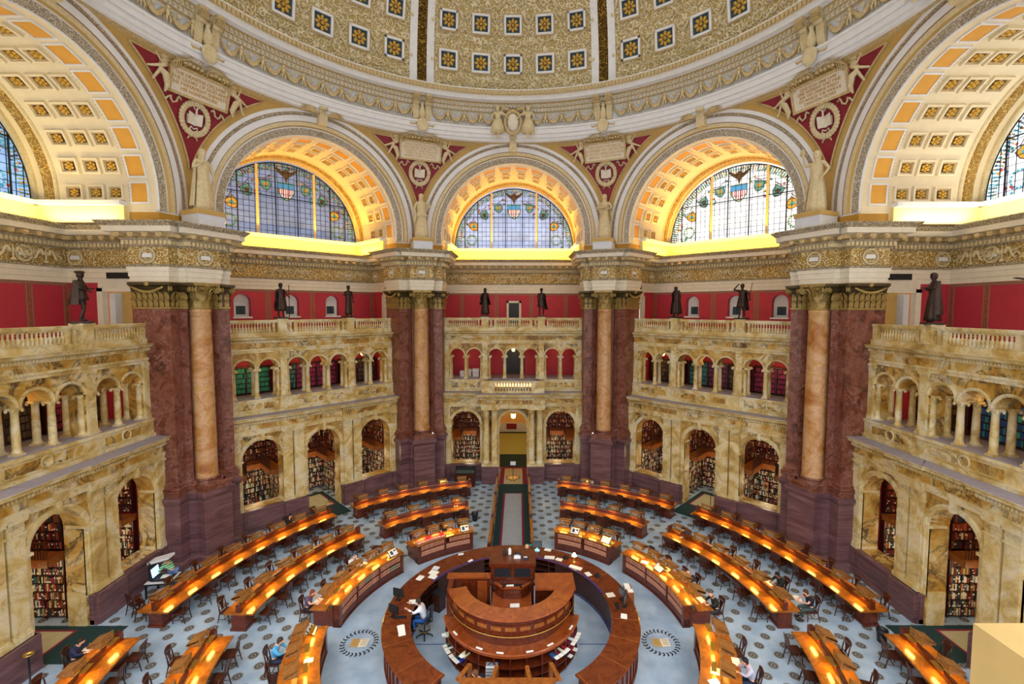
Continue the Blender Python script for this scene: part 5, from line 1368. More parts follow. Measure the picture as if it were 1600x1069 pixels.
# ================================================================ reading desks
CX, CY = .17, .4
def pol(r, th):
    t = rad(th); return (CX - r * sin(t), CY + r * cos(t))
def arcprof(b, prof, th0, th1, n=None, m=0, closed=True, caps=True):
    """sweep a (radius, z) profile along the arc th0..th1 (degrees, anticlockwise from the far wall)"""
    n = n or max(2, int(abs(th1 - th0) / 2.2)); k = len(prof); vs = []
    for i in range(n + 1):
        for r, z in prof: vs.append((*pol(r, th0 + (th1 - th0) * i / n), z))
    fs = []; ms = []
    for i in range(n):
        for j in range(k if closed else k - 1):
            a, c = i * k + j, i * k + (j + 1) % k; fs.append((a, c, c + k, a + k)); ms.append(m if isinstance(m, int) else m[j])
    if caps and closed:
        fs += [tuple(range(k)), tuple(n * k + j for j in range(k - 1, -1, -1))]; ms += [ms[0]] * 2
    b.add(vs, fs, ms)
def rect(r0, r1, z0, z1): return [(r0, z0), (r1, z0), (r1, z1), (r0, z1)]

# ---- reading lamp: oak hood on the far side, lit strip on the near side
def lamp_parts(short=False):
    h = MB()      # +y is away from the room centre; origin on the table at the ridge
    pr = [(.05, .56), (.5, .40), (.52, .40), (.52, .35), (.48, .35), (.08, .5)]
    for x0, x1, dz in ((-.31, .31, 0),):
        vs = [(x, y, z) for x in (x0, x1) for y, z in pr]; n = len(pr)
        h.add(vs, [tuple(range(n)), tuple(range(2 * n - 1, n - 1, -1))] + [(i, (i + 1) % n, n + (i + 1) % n, n + i) for i in range(n)], 0)
    for s in (-1, 1):
        vs = [(s * .31, y, z) for y, z in ((.05, .56), (.5, .4), (.5, .33), (.05, .3))] + [(s * .285, y, z) for y, z in ((.05, .56), (.5, .4), (.5, .33), (.05, .3))]
        h.add(vs, [(0, 1, 2, 3), (7, 6, 5, 4), (0, 4, 5, 1), (1, 5, 6, 2), (2, 6, 7, 3), (3, 7, 4, 0)], 0)
    h.box(-.33, .33, .03, .09, .52, .58, 0)
    g = MB(); g.box(-.285, .285, .05, .065, .43, .52, 0); g.box(-.285, .285, .05, .065, .31, .36, 0)
    p = []
    for s in (-1, 1): p.append(MB()); p[-1].box(s * .29 - .015, s * .29 + .015, .02, .06, .28, .56, 0)
    b = MB(); b.box(-.23, .23, -.24, -.08, .325, .345, 0)
    for s in (-1, 1): b.tube([(s * .15, 0, .29), (s * .15, -.1, .335)], .012, 5)
    return h, g, p, b
M['hood_daylight'] = plain('cream_daylight_strips', '#a8824e', .5)  # pale colour stands for daylight reflected off the hood fronts
lh, lg, lp, lb = lamp_parts(); LAMP0 = None
DESKLIGHTS = []; LCOL = '#ffca55'
def add_lamp(r, th, z, label, near=True, far=True, pw=4.5, hood=True):
    global LAMP0
    if LAMP0 is None:
        LAMP0 = o = thing('reading_lamp', label, 'lamp', group='hooded lamps on the reading desks'); hd_ = lh.build('hood', 'hoodw', o); lg.build('daylight_strips', 'hood_daylight', hd_); [q_.build('bracket', 'brass', hd_) for q_ in lp]; lb.build('lamp_bar', 'brass', o)
    else: o = copy_tree(LAMP0); o['label'] = label
    o.location = (*pol(r, th), z); o.rotation_euler.z = rad(th)
    d = (-sin(rad(th)), cos(rad(th)))
    if near: x, y = pol(r - .16, th); DESKLIGHTS.append(((x, y, z + .31), pw * 1.6, LCOL, .42, .14, (-d[0] * .5, -d[1] * .5, -1)))
    if far: x, y = pol(r + .28, th); DESKLIGHTS.append(((x, y, z + .33), pw * .6, LCOL, .5, .2, (d[0] * .2, d[1] * .2, -1)))
    return o

# ---- chair
def chair_parts():
    P = {}
    s = MB(); s.prism([(-.22, -.2), (.22, -.2), (.24, .24), (-.24, .24)], .43, .475, 0); s.prism([(-.2, -.18), (.2, -.18), (.22, .22), (-.22, .22)], .38, .43, 0); P['seat'] = [s]
    legs = []
    for x, y in ((-.21, .21), (.21, .21)): b = MB(); b.tube([(x, y, .43), (x * 1.02, y + .01, 0)], [.024, .017], 6); legs.append(b)
    for x in (-.2, .2): b = MB(); b.tube([(x, -.3, 0), (x, -.2, .44), (x * .98, -.24, .72), (x * .95, -.31, .98)], [.018, .025, .023, .018], 6); legs.append(b)
    P['leg'] = legs
    t = MB(); t.add([(-.21, -.3, .88), (-.1, -.315, .9), (.1, -.315, .9), (.21, -.3, .88), (-.21, -.32, 1.0), (-.1, -.345, 1.03), (.1, -.345, 1.03), (.21, -.32, 1.0)] + [(-.21, -.275, .88), (-.1, -.29, .9), (.1, -.29, .9), (.21, -.275, .88), (-.21, -.295, 1.0), (-.1, -.32, 1.03), (.1, -.32, 1.03), (.21, -.295, 1.0)],
           [(0, 1, 5, 4), (1, 2, 6, 5), (2, 3, 7, 6), (9, 8, 12, 13), (10, 9, 13, 14), (11, 10, 14, 15), (4, 5, 13, 12), (5, 6, 14, 13), (6, 7, 15, 14), (0, 4, 12, 8), (3, 11, 15, 7), (0, 8, 9, 1), (1, 9, 10, 2), (2, 10, 11, 3)], 0)
    P['top_rail'] = [t]
    sp = MB()
    W = [(.5, .05), (.6, .045), (.7, .07), (.78, .11), (.88, .15)]
    sp.add([(q * w, -.22 - (z - .5) * .2 + o, z) for z, w in W for q in (-1, 1) for o in (0, .02)], [f for j in range(4) for f in ((4*j, 4*j+2, 4*j+6, 4*j+4), (4*j+1, 4*j+5, 4*j+7, 4*j+3), (4*j, 4*j+4, 4*j+5, 4*j+1), (4*j+2, 4*j+3, 4*j+7, 4*j+6))], 0)
    sp.box(-.19, .19, -.235, -.21, .5, .53, 0); P['back_splat'] = [sp]
    st = MB(); st.box(-.2, .2, -.02, .01, .16, .185, 0)
    for s_ in (-1, 1): st.tube([(s_ * .205, -.25, .17), (s_ * .21, .21, .17)], .012, 5)
    P['stretcher'] = [st]; return P
CHP = chair_parts(); CHAIR0 = None; CHAIRS = []
rc = random.Random(21)
def add_chair(x, y, face, label, grp='wooden chairs at the reading desks'):
    """face: direction (rad) of the chair's front"""
    global CHAIR0
    if CHAIR0 is None:
        CHAIR0 = o = thing('wooden_chair', label, 'chair', group=grp)
        for nm, bs in CHP.items():
            for b in bs: b.build(nm, 'woodd', o)
    else: o = copy_tree(CHAIR0); o['label'] = label; o['group'] = grp
    o.location = (x, y, 0); o.rotation_euler.z = face - pi / 2; CHAIRS.append(o); return o

DESKS = [  # name words, th0, th1, (r_in, ridge, r_out), seats, visible seat range
    ('left outer desk', 49.0, 88.3, (14.45, 15.15, 15.85), 8, 8), ('far left outer desk', 12.2, 43.9, (14.4, 15.0, 15.6), 6, 6),
    ('far right outer desk', -43.7, -11.8, (14.4, 15.0, 15.6), 6, 6), ('right outer desk', -88.2, -48.4, (14.75, 15.4, 16.05), 8, 8),
    ('left middle desk', 50.0, 88.3, (10.85, 11.5, 12.15), 6, 6), ('far left middle desk', 15.2, 43.3, (10.8, 11.4, 11.95), 4, 4),
    ('far right middle desk', -43.1, -15.2, (10.85, 11.4, 11.95), 4, 4), ('right middle desk', -87.6, -49.8, (11.0, 11.65, 12.3), 6, 6),
    ('bottom left outer desk', 94.1, 124, (14.45, 15.15, 15.9), 6, 3), ('bottom left middle desk', 95.0, 126, (10.9, 11.6, 12.3), 5, 3),
    ('bottom right outer desk', -124, -93.4, (14.75, 15.4, 16.1), 6, 3), ('bottom right middle desk', -126, -93.8, (11.15, 11.85, 12.5), 5, 3)]
OCC = {}   # seats taken by people: (desk, side, index) -> chair moved
for di, (nm, t0, t1, (ri, rr, ro), ns, vis) in enumerate(DESKS):
    o = thing('reading_desk', 'long curved double sided mahogany reading desk, ' + nm.replace(' desk', ' row'), 'desk', group='curved reading desks')
    a = MB(); arcprof(a, [(ri, .71), (ri + .03, .69), (ro - .03, .69), (ro, .71), (ro, .75), (ro - .02, .765), (ri + .02, .765), (ri, .75)], t0, t1); a.build('tabletop', 'woodt', o)
    a = MB(); arcprof(a, rect(rr - .045, rr + .045, .765, .98), t0 + .5, t1 - .5); arcprof(a, [(rr - .09, .98), (rr + .09, .98), (rr + .07, 1.03), (rr, 1.05), (rr - .07, 1.03)], t0 + .4, t1 - .4)
    for t in (t0 + .6, t1 - .6):
        x, y = pol(rr, t); a.rbox((x, y, .93), (.2, .2, .34), RZ(rad(t))); a.rbox((x, y, 1.13), (.14, .14, .08), RZ(rad(t)), 0, .5)
    a.build('divider', 'wood', o)
    cab = int(ns / 2); sgn = 1
    for i in range(cab + 1):
        t = t0 + 1.6 + (t1 - t0 - 3.2) * i / cab; a = MB(); w = degrees(.3 / rr); arcprof(a, rect(rr - .3, rr + .3, .06, .69), t - w, t + w, 2); arcprof(a, rect(rr - .34, rr + .34, 0, .1), t - w * 1.15, t + w * 1.15, 2)
        a.build('pedestal', 'wood', o)
    a = MB(); arcprof(a, rect(rr - .02, rr + .02, .12, .69), t0 + 1, t1 - 1); a.build('modesty_panel', 'wood', o)
    for i in range(ns):
        f = i if t0 >= 0 or True else i
        th = t0 + (t1 - t0) * (i + .5) / ns
        if vis < ns and ((t0 > 0 and i >= vis) or (t0 < 0 and i < ns - vis)): continue
        # order: counted from the end nearest the entrance (far) side
        idx = i if t0 > 0 else ns - 1 - i
        wh = '%s from its entrance end' % ordn(idx)
        add_lamp(rr, th, .765, 'hooded lamp on the %s, %s' % (nm, wh), far=(abs(t0) > 40 or abs(t1) > 40))
        for side in ('inner', 'outer'):
            key = (nm, side, idx)
            r = ri - .12 + rc.uniform(-.1, .06) if side == 'inner' else ro + .14 + rc.uniform(-.06, .16)
            tj = th + rc.uniform(-.3, .3) * 14 / rr
            x, y = pol(r, tj); fa = rad(tj) + pi / 2 + (0 if side == 'inner' else pi) + rc.uniform(-.12, .12)
            OCC[key] = (x, y, fa, pol((ri + .1) if side == 'inner' else (ro - .1), th))
            add_chair(x, y, fa, 'wooden chair, %s side of the %s, %s' % (side, nm, wh))

# ---- low bookcases facing the circulation desk, with reading shelves behind
CASES = [('left', 50.4, 85.8, 5), ('far left', 18.2, 43.2, 4), ('far right', -43.8, -18.4, 4), ('right', -86.0, -50.4, 5), ('bottom left', 96.6, 126, 4), ('bottom right', -126, -95.8, 4)]
def volume(col):
    b = MB(); b.box(-.041, .041, 0, .2, 0, .255, 0); 
    for z0, z1, mm in ((.045, .075, 1), (.17, .21, 1), (.11, .12, 1)): b.box(-.0415, .0415, -.003, .02, z0, z1, mm)
    return b
M['labtan'] = plain('tan_label', '#d8b08c', .6)
VOLM = {}
for c, col in (('red', '#a0482f'), ('pink', '#b8705a'), ('green', '#1f5a48')): VOLM[c] = volume(c).build('bound_volume', [plain('leather_' + c, col, .5), 'labtan']); 
first = {c: True for c in VOLM}
def add_volume(c, loc, rz, label):
    o = VOLM[c]
    if first[c]: first[c] = False
    else: o = o.copy(); COL.objects.link(o)
    tag(o, label, 'book', 'bound volumes in the low bookcases'); o.location = loc; o.rotation_euler.z = rz
for nm, t0, t1, ns in CASES:
    o = thing('low_bookcase', 'low curved mahogany bookcase with a reading shelf behind, on the %s' % nm, 'bookcase', group='low curved bookcases')
    rf = 7.32; a = MB()
    arcprof(a, rect(rf + .26, rf + .32, 0, 1.0), t0, t1); arcprof(a, rect(rf, rf + .3, 0, .09), t0, t1); arcprof(a, rect(rf - .03, rf + .3, 0, .05), t0, t1)
    for z in (.36, .68): arcprof(a, rect(rf + .01, rf + .3, z - .025, z), t0, t1)
    nd = max(2, int(round(rad(t1 - t0) * rf / 1.55)))
    for i in range(nd + 1):
        t = t0 + (t1 - t0) * i / nd; w = degrees(.04 / rf) if 0 < i < nd else degrees(.09 / rf); tc = t if 0 < i < nd else (t + w if i == 0 else t - w); arcprof(a, rect(rf - .01, rf + .3, 0, .98), tc - w, tc + w, 1)
    arcprof(a, rect(rf + .02, rf + .3, .09, .34), t0, t1); arcprof(a, rect(rf - .005, rf + .1, .95, 1.0), t0, t1)
    a.build('case', 'wood', o)
    a = MB(); arcprof(a, [(rf - .06, 1.0), (rf + .62, 1.0), (rf + .62, 1.05), (rf - .04, 1.05), (rf - .06, 1.03)], t0 - .4, t1 + .4); a.build('top', 'woodt', o)
    a = MB(); arcprof(a, rect(rf + .6, rf + 1.3, .71, .76), t0 - .2, t1 + .2); a.build('reading_shelf', 'woodt', o)
    for i in (0, 1, 2):
        a = MB(); t = t0 + .8 + (t1 - t0 - 1.6) * i / 2; w = degrees(.05 / rf); arcprof(a, rect(rf + .32, rf + 1.2, 0, .71), t - w, t + w, 1); a.build('side_panel', 'wood', o)
    vis = ns if 'bottom' not in nm else 3
    for i in range(ns):
        idx = i if t0 > 0 else ns - 1 - i
        if idx >= vis: continue
        th = t0 + (t1 - t0) * (i + .5) / ns; wh = '%s from its entrance end' % ordn(idx)
        add_lamp(rf + .55, th, .98, 'hooded lamp on the %s low bookcase, %s' % (nm, wh), pw=3.4)
        r = rf + 1.42; x, y = pol(r, th); OCC[('case ' + nm, 'outer', idx)] = (x, y, rad(th) - pi / 2, pol(rf + 1.15, th))
        add_chair(x, y, rad(th) - pi / 2 + rc.uniform(-.15, .15), 'wooden chair behind the %s low bookcase, %s' % (nm, wh), 'wooden chairs behind the low bookcases')
    if 'bottom' in nm: continue
    for row, z in (('upper', .68), ('lower', .36)):
        L = rad(t1 - t0) * rf; n = int((L - .3) / .098); q = 0
        for i in range(n):
            f = (i + .5) / n; t = t0 + 1.4 + (t1 - t0 - 2.8) * f
            if min(abs(((t - t0) / (t1 - t0) * nd) % 1 - 0), abs(((t - t0) / (t1 - t0) * nd) % 1 - 1)) < .035: continue
            if nm == 'far left' and row == 'upper' and .42 < f < .5: continue
            c = 'green' if (nm == 'left' and ((.02 < f < .16 and row == 'lower') or (.44 < f < .56 and row == 'upper'))) else ('pink' if (nm != 'left' and row == 'lower') or rc.random() < .25 else 'red')
            g = q if t0 > 0 else n
            x, y = pol(rf + .02, t); q += 1
            add_volume(c, (x, y, z + .001), rad(t), '%s volume, %s shelf, %s low bookcase, %s from its %s end' % (dict(red='red brown', pink='faded pink', green='dark green')[c], row, nm, ordn(q - 1), 'entrance' if t0 > 0 else 'near'))
# ================================================================ circulation desk and central station
o = thing('circulation_desk', 'big ring shaped mahogany circulation desk in the middle of the room', 'desk', (CX, CY, 0)); loc0 = (-CX, -CY, 0)
def hub(b, nm, mt, par, **k): x = b.build(nm, mt, par, **k); x.location = loc0; return x
a = MB(); arcprof(a, [(4.04, 1.14), (5.14, 1.14), (5.16, 1.17), (5.12, 1.2), (4.06, 1.2)], -147, 147, 120); hub(a, 'counter_top', 'woodr', o)
a = MB(); arcprof(a, rect(4.95, 5.0, .1, 1.14), -146.5, 146.5, 120); arcprof(a, rect(4.93, 5.08, 0, .14), -146.5, 146.5, 120); arcprof(a, rect(4.93, 5.06, 1.04, 1.14), -146.5, 146.5, 120)
for i in range(68):
    t = -146 + 292 * i / 67; w = degrees(.05 / 5); arcprof(a, rect(4.95, 5.04, .1, 1.1), t - w, t + w, 1)
hub(a, 'outer_panels', 'wood', o)
a = MB()
for z in (.06, .5, .8): arcprof(a, rect(4.2, 4.95, z, z + .03), -146, 146, 100)
for i in range(30):
    t = -146 + 292 * i / 29; w = degrees(.025 / 4.2); arcprof(a, rect(4.18, 4.95, 0, 1.14), t - w, t + w, 1)
for t0, t1 in ((20, 55), (-90, -30), (100, 145)): arcprof(a, rect(4.16, 4.2, .05, 1.14), t0, t1)
hub(a, 'inner_cupboards', 'woodd', o)
a = MB(); arcprof(a, rect(4.03, 4.1, 1.19, 1.206), -75, 62, 80); hub(a, 'edge_strip', 'rblue', o)
a = MB()
for t in (-146, -128, -112, -98, -60, -35, 35, 60, 95, 115, 131, 146): arcprof(a, rect(4.06, 5.12, 1.2, 1.204), t - .12, t + .12, 1)
hub(a, 'joint_line', 'woodo', o)
# blue marks on the carpet inside the ring
a = MB(); arcprof(a, rect(4.1, 4.16, .0, .008), -140, 140, 90); a.box(2.75 + CX, 4.1 + CX, -.0 + CY - .45, .03 + CY - .45, 0, .008, 0); a.box(CX - 4.1, CX - 2.7, CY - .45, CY - .42, 0, .008, 0); a.build('carpet_edging', 'rblue', floor)

# ---- central station: stepped half-round counters, kiosk and tower
s = thing('central_station', 'stepped half round mahogany station standing inside the ring desk', 'desk', (CX, CY, 0))
a = MB(); T0, T1 = 105.5, 254.5
arcprof(a, [(1.86, 2.42), (2.56, 2.42), (2.6, 2.45), (2.56, 2.48), (1.86, 2.48)], T0, T1, 60); hub(a, 'upper_counter', 'woods', s)
a = MB(); arcprof(a, [(2.2, 2.42), (2.5, 2.42), (2.46, 2.34), (2.38, 2.28), (2.38, 2.2), (2.42, 2.18), (2.42, 1.95), (2.48, 1.93), (2.48, 1.8), (2.3, 1.78), (2.3, 1.3), (2.2, 1.3)], T0, T1, 60)
arcprof(a, rect(1.84, 1.9, 1.3, 2.42), T0, T1, 50); hub(a, 'counter_front', 'wood', s)
a = MB()
for i in range(11):
    t = T0 + 5 + (T1 - T0 - 10) * (i + .5) / 11; w = degrees(.2 / 2.45); arcprof(a, rect(2.42, 2.45, 2.0, 2.13), t - w, t + w, 3)
hub(a, 'drawer_front', 'woodo', s)
a = MB(); a.tube([(*pol(2.56, T0 + (T1 - T0) * i / 40), 1.86) for i in range(41)], .018, 6)
for i in range(7): t = T0 + (T1 - T0) * (i + .5) / 7; a.tube([(*pol(2.46, t), 1.86), (*pol(2.56, t), 1.86)], .012, 5)
hub(a, 'brass_rail', 'brass', s)
a = MB(); arcprof(a, [(2.3, 1.29), (2.74, 1.29), (2.78, 1.32), (2.74, 1.35), (2.3, 1.35)], T0 - 3, T1 + 3, 60); arcprof(a, rect(2.66, 2.74, 1.2, 1.3), T0 - 2, T1 + 2, 60); hub(a, 'lower_counter', 'woods', s)
a = MB()
for z in (.08, .42, .78): arcprof(a, rect(2.1, 2.72, z, z + .035), T0 - 2, T1 + 2, 60)
arcprof(a, rect(2.08, 2.12, 0, 1.3), T0 - 2, T1 + 2, 50)
for i in range(13):
    t = T0 - 1 + (T1 - T0 + 2) * i / 12; w = degrees(.02 / 2.5); arcprof(a, rect(2.1, 2.7, 0, 1.3), t - w, t + w, 1)
hub(a, 'shelf_bays', 'wood', s)
a = MB(); y0 = CY - .68
a.box(-2.45, -.72, .55, .75, 1.5, 2.42, 1); a.box(-2.5, -.7, .5, .82, 2.42, 2.5, 0)                       # left screen
hub(a, 'left_screen' if False else 'screen', ['woods', 'wood'], s); a = MB(); a.box(1.12, 2.72, -.3, .8, 2.42, 2.5, 0); a.box(1.15, 2.66, .6, .75, .2, 2.42, 1); a.box(2.6, 2.66, -.28, .7, .2, 2.42, 1)
hub(a, 'side_counter', ['woods', 'wood'], s); a = MB(); a.box(-2.45, -2.0, .55, .75, .1, 1.5, 1); a.box(-2.4, -2.2, y0, .6, .2, 2.42, 1); hub(a, 'screen_end', ['woods', 'wood'], s)
a = MB(); a.box(-1.35, -.72, .55, .75, .1, 1.5, 1); a.box(-1.25, -.85, .53, .56, .4, 2.3, 0); hub(a, 'kiosk_door', ['woods', 'wood'], s)
a = MB(); a.box(-.7, 1.1, .75, 1.75, .2, 2.85, 1); a.box(-.78, 1.18, .68, 1.82, 2.85, 2.95, 0); a.box(-.74, 1.14, .71, 1.79, 2.78, 2.85, 1)
a.box(-.72, 1.12, .72, .76, 2.28, 2.34, 1); a.box(-.75, 1.15, .66, .78, 2.02, 2.12, 1); a.box(.14, .26, .71, .76, 2.3, 2.78, 1)
hub(a, 'tower', ['wood', 'wood'], s)
a = MB()
for x0, x1 in ((-.55, .1), (.3, .95)): a.box(x0, x1, .735, .748, 2.36, 2.72, 0)
hub(a, 'tower_window', 'iron', s)
a = MB(); a.box(-.62, .98, -.42, .68, 1.7, 1.76, 0); a.box(-.6, .96, -.4, .68, .2, 1.7, 1)
for (x0, y0_), (x1, y1_) in (((-.5, .55), (-.16, .22)), ((-.16, .22), (.55, .22)), ((.55, .22), (.9, .55))):
    L = hypot(x1 - x0, y1_ - y0_); a.rbox(((x0 + x1) / 2, (y0_ + y1_) / 2, 1.98), (L, .06, .44), RZ(atan2(y1_ - y0_, x1 - x0)), 1); a.rbox(((x0 + x1) / 2, (y0_ + y1_) / 2, 2.21), (L + .08, .12, .05), RZ(atan2(y1_ - y0_, x1 - x0)), 0)
a.prism([(-.5, .55), (-.16, .24), (.55, .24), (.9, .55), (.9, .7), (-.5, .7)], 2.06, 2.1, 2); hub(a, 'lectern', ['woods', 'wood', 'black'], s)
a = MB(); arcprof(a, rect(.0, 1.86, 1.2, 1.26), T0, T1, 40); hub(a, 'platform', 'woodd', s)

# ---- gate counter at the near side of the ring
g = thing('gate_counter', 'orange brown wooden counter closing the near gap of the ring desk', 'counter')
a = MB(); a.prism([(-1.62, -3.12), (1.8, -3.12), (1.35, -3.75), (-1.15, -3.75)], 1.12, 1.18, 0); a.build('counter_top', 'woodo', g)
a = MB(); a.prism([(-1.5, -3.2), (1.68, -3.2), (1.3, -3.7), (-1.1, -3.7)], 0, 1.12, 0); a.build('counter_body', 'wood', g)
for (x0, y0_), (x1, y1_) in (((-1.6, -3.15), (-1.25, -2.45)), ((-.42, -3.12), (-.3, -2.55)), ((.85, -3.12), (.75, -2.55)), ((1.85, -3.15), (1.6, -2.4))):
    a = MB(); L = hypot(x1 - x0, y1_ - y0_); a.rbox(((x0 + x1) / 2, (y0_ + y1_) / 2, 1.1), (L, .14, .07), RZ(atan2(y1_ - y0_, x1 - x0)), 0); a.rbox((x1, y1_, .55), (.12, .12, 1.1), RZ(atan2(y1_ - y0_, x1 - x0)), 0); a.build('gate_rail', 'woodo', g)

# ---- walkway between two rails, with its runner
for sgn, w in ((-1, 'left'), (1, 'right')):
    x = sgn * 1.17 + .03; a = MB(); a.box(x - .04, x + .04, 6.1, 16.2, .08, .86, 0); a.box(x - .07, x + .07, 6.05, 16.25, 0, .12, 0)
    o = thing('walkway_rail', 'wooden rail wall along the %s side of the entrance walkway' % w, 'railing'); a.build('rail_panel', 'wood', o)
    a = MB(); a.box(x - .08, x + .08, 6.0, 16.3, .86, .93, 0); a.build('handrail', 'woodt', o)
    for y in (6.05, 9.4, 12.8, 16.2):
        a = MB(); a.rbox((x, y, .5), (.16, .16, 1.0), None, 0); a.ell((x, y, 1.06), .08, 8, 6); a.build('post', 'wood', o)
a = MB(); a.box(-1.05, 1.15, 6.6, 17.0, 0, .012, 0); o = a.build('carpet_runner', 'green_dk'); tag(o, 'dark green runner with maroon bordered grey centre on the entrance walkway', 'carpet')
a = MB(); a.box(-.66, .78, 7.55, 15.2, .012, .016, 0); a.build('maroon_border', 'maroon', o); a = MB(); a.box(-.53, .65, 7.68, 15.1, .016, .019, 0); a.build('grey_field', 'carpetg', o)
a = MB(); a.box(-1.05, 1.1, 16.95, 20.8, 0, .014, 0); o = a.build('entrance_mat', 'maroon'); tag(o, 'cream carpet with a round seal and maroon border in the entrance arch', 'carpet')
a = MB(); a.box(-.72, .75, 16.95, 20.4, .014, .018, 0); a.build('cream_field', 'carpetb', o)
a = MB()
v = []
for r0, r1, mm in ((.0, .26, 1), (.26, .5, 2), (.5, .58, 0)):
    n = 24; a.add([(.0 + r * cos(2*pi*i/n), 18.3 + r * sin(2*pi*i/n), .022) for r in (r0, r1) for i in range(n)], [(i, (i + 1) % n, n + (i + 1) % n, n + i) for i in range(n)], mm)
a.build('round_seal', ['iron', 'gold', 'ochre'], o)

# ---- things on and around the desks
def post_sign(x, y, label, z=1.25):
    o = thing('post_sign', label, 'sign', (x, y, .02)); b = MB(); b.lathe([(.16, 0), (.16, .02), (.03, .05)], 14, m=0); b.build('base', 'brass', o)
    b = MB(); b.tube([(0, 0, .03), (0, 0, z)], .018, 8); b.build('pole', 'iron', o); b = MB(); b.rbox((0, 0, z + .15), (.42, .03, .3)); b.build('sign_panel', 'grayw', o); return o
post_sign(0, 17.6, 'pale panel on a post standing on the round seal in the entrance')
for k, w in ((1, 'far left'), (-1, 'far right')):
    x, y = rot2((.5 if k > 0 else .55, 18.6), KR(k)); q = thing('rope_post', 'dark post on a brass foot in the middle arch of the %s wall' % w, 'post', (x, y, .02)); b = MB(); b.lathe([(.17, 0), (.17, .03), (.05, .07), (0, .08)], 14, m=0); b.build('base', 'brass', q)
    b = MB(); b.tube([(0, 0, .05), (0, 0, 1.0)], .022, 8); b.build('pole', 'iron', q); b = MB(); b.tube([(-.5, 0, .98), (0, 0, .99), (.5, 0, .98)], .02, 6); b.build('cross_bar', 'iron', q)
# six red binders, notice stands
for i in range(7):
    th = 42.0 - i * 1.75; x, y = pol(7.42, th); z = 1.052; o = thing('red_binder', 'thick red binder lying on the far left low bookcase, %s from the left' % ordn(i), 'binder', (x, y, z), rad(th), 'red binders on the far left bookcase')
    b = MB(); b.rbox((0, .1, .085), (.22, .3, .012), Matrix.Rotation(.25, 3, 'X')); b.rbox((0, .1, .01), (.22, .3, .012)); b.rbox((0, .25, .07), (.22, .012, .14)); b.build('cover', plain('crimson_binder', '#c02438', .45) if i == 0 else bpy.data.materials['crimson_binder'], o)
    b = MB(); b.rbox((0, .095, .045), (.2, .27, .06), Matrix.Rotation(.12, 3, 'X')); b.build('pages', 'paper', o)
def stand(r, th, label, z=1.052, w=.46, h=.34, art=True):
    x, y = pol(r, th); o = thing('notice_stand', label, 'notice', (x, y, z), rad(th)); b = MB(); R = Matrix.Rotation(.65, 3, 'X')
    b.rbox((0, .1, .12), (w + .06, h + .04, .02), R); b.rbox((0, .2, .09), (w * .7, .02, .18)); b.build('easel', 'black', o); b = MB(); b.rbox(Vector((0, .1, .12)) + R @ Vector((0, 0, .013)), (w, h, .006), R); ns_ = b.build('notice_sheet', 'paper', o)
    if art:
        b = MB(); b.rbox(Vector((0, .1, .12)) + R @ Vector((-.08, .0, .018)), (.14, .2, .004), R); b.rbox(Vector((0, .1, .12)) + R @ Vector((.12, .06, .018)), (.12, .08, .004), R); b.build('printed_picture', 'teal', ns_)
    return o
stand(7.45, 21.5, 'tilted notice with pictures at the right end of the far left bookcase'); stand(7.45, -27, 'tilted notice near the left end of the far right bookcase'); stand(7.5, -41, 'white tilted notice at the right end of the far right bookcase', w=.5, h=.4, art=False)
stand(7.45, 54, 'tilted notice near the upper end of the left bookcase'); stand(7.55, -66.5, 'white tilted notice midway along the right bookcase', art=False); stand(7.7, 98.5, 'dark framed notice at the top of the bottom left bookcase')
rp = random.Random(5)
def papers(lst, grp):
    for i, (x, y, z, w, h, rz, lab, mt) in enumerate(lst):
        b = MB(); b.rbox((0, 0, .006), (w, h, .012)); b.rbox((.02, .015, .016), (w * .96, h * .96, .006), RZ(.06)); q = b.build('paper_sheets', mt, None, rz, (x, y, z)); tag(q, lab, 'papers', grp)
T = 1.206
def rp_(r, th): return pol(r, th)
L = []
for (r, th, w, h, lab, mt) in ((4.75, 63, .34, .26, 'white papers on the ring desk above the seated clerk', 'paper'), (4.5, 55, .3, .42, 'pale sheets on the left curve of the ring desk', 'paper'), (4.3, 58.5, .26, .36, 'white sheet at the inner edge on the left of the ring desk', 'paper'), (4.7, 51, .26, .3, 'pale blue sheets on the left of the ring desk', 'grayw'),
        (4.2, 84, .24, .3, 'white sheet beside the clerk screen on the ring desk', 'paper'), (4.15, 30, .24, .12, 'small white slip at the inner edge of the upper left ring desk', 'paper'), (4.95, 32, .26, .14, 'small white slip at the outer edge of the upper left ring desk', 'paper'),
        (4.95, -21, .34, .22, 'white form at the outer edge of the upper right ring desk', 'paper'), (4.3, -25, .5, .26, 'pair of white forms on the upper right ring desk', 'paper'), (4.35, -31.5, .32, .22, 'white form left of the brass lamp on the ring desk', 'paper'), (4.25, -45, .62, .24, 'long white sheet on the right curve of the ring desk', 'paper'), (4.3, -55, .32, .24, 'white sheet at the inner edge right of the telephone', 'paper'),
        (4.35, -78, .3, .34, 'pale sheet left of the right-hand screen', 'cream'), (4.55, -96, .3, .24, 'white sheet with dark print on the right of the ring desk', 'paper'), (4.4, 107, .6, .26, 'fan of white papers below the keyboard of the clerk', 'paper')):
    x, y = rp_(r, th); L.append((x, y, T, w, h, rad(th) + rp.uniform(-.3, .3), lab, mt))
papers(L, 'papers on the ring desk')
papers([(.1, .42, 2.105, .3, .3, .05, 'white sheet on the black lectern top of the station', 'paper'), (.3, -.25, 1.765, .36, .22, .02, 'white sheet on the lower lectern shelf of the station', 'paper')], 'papers on the station')
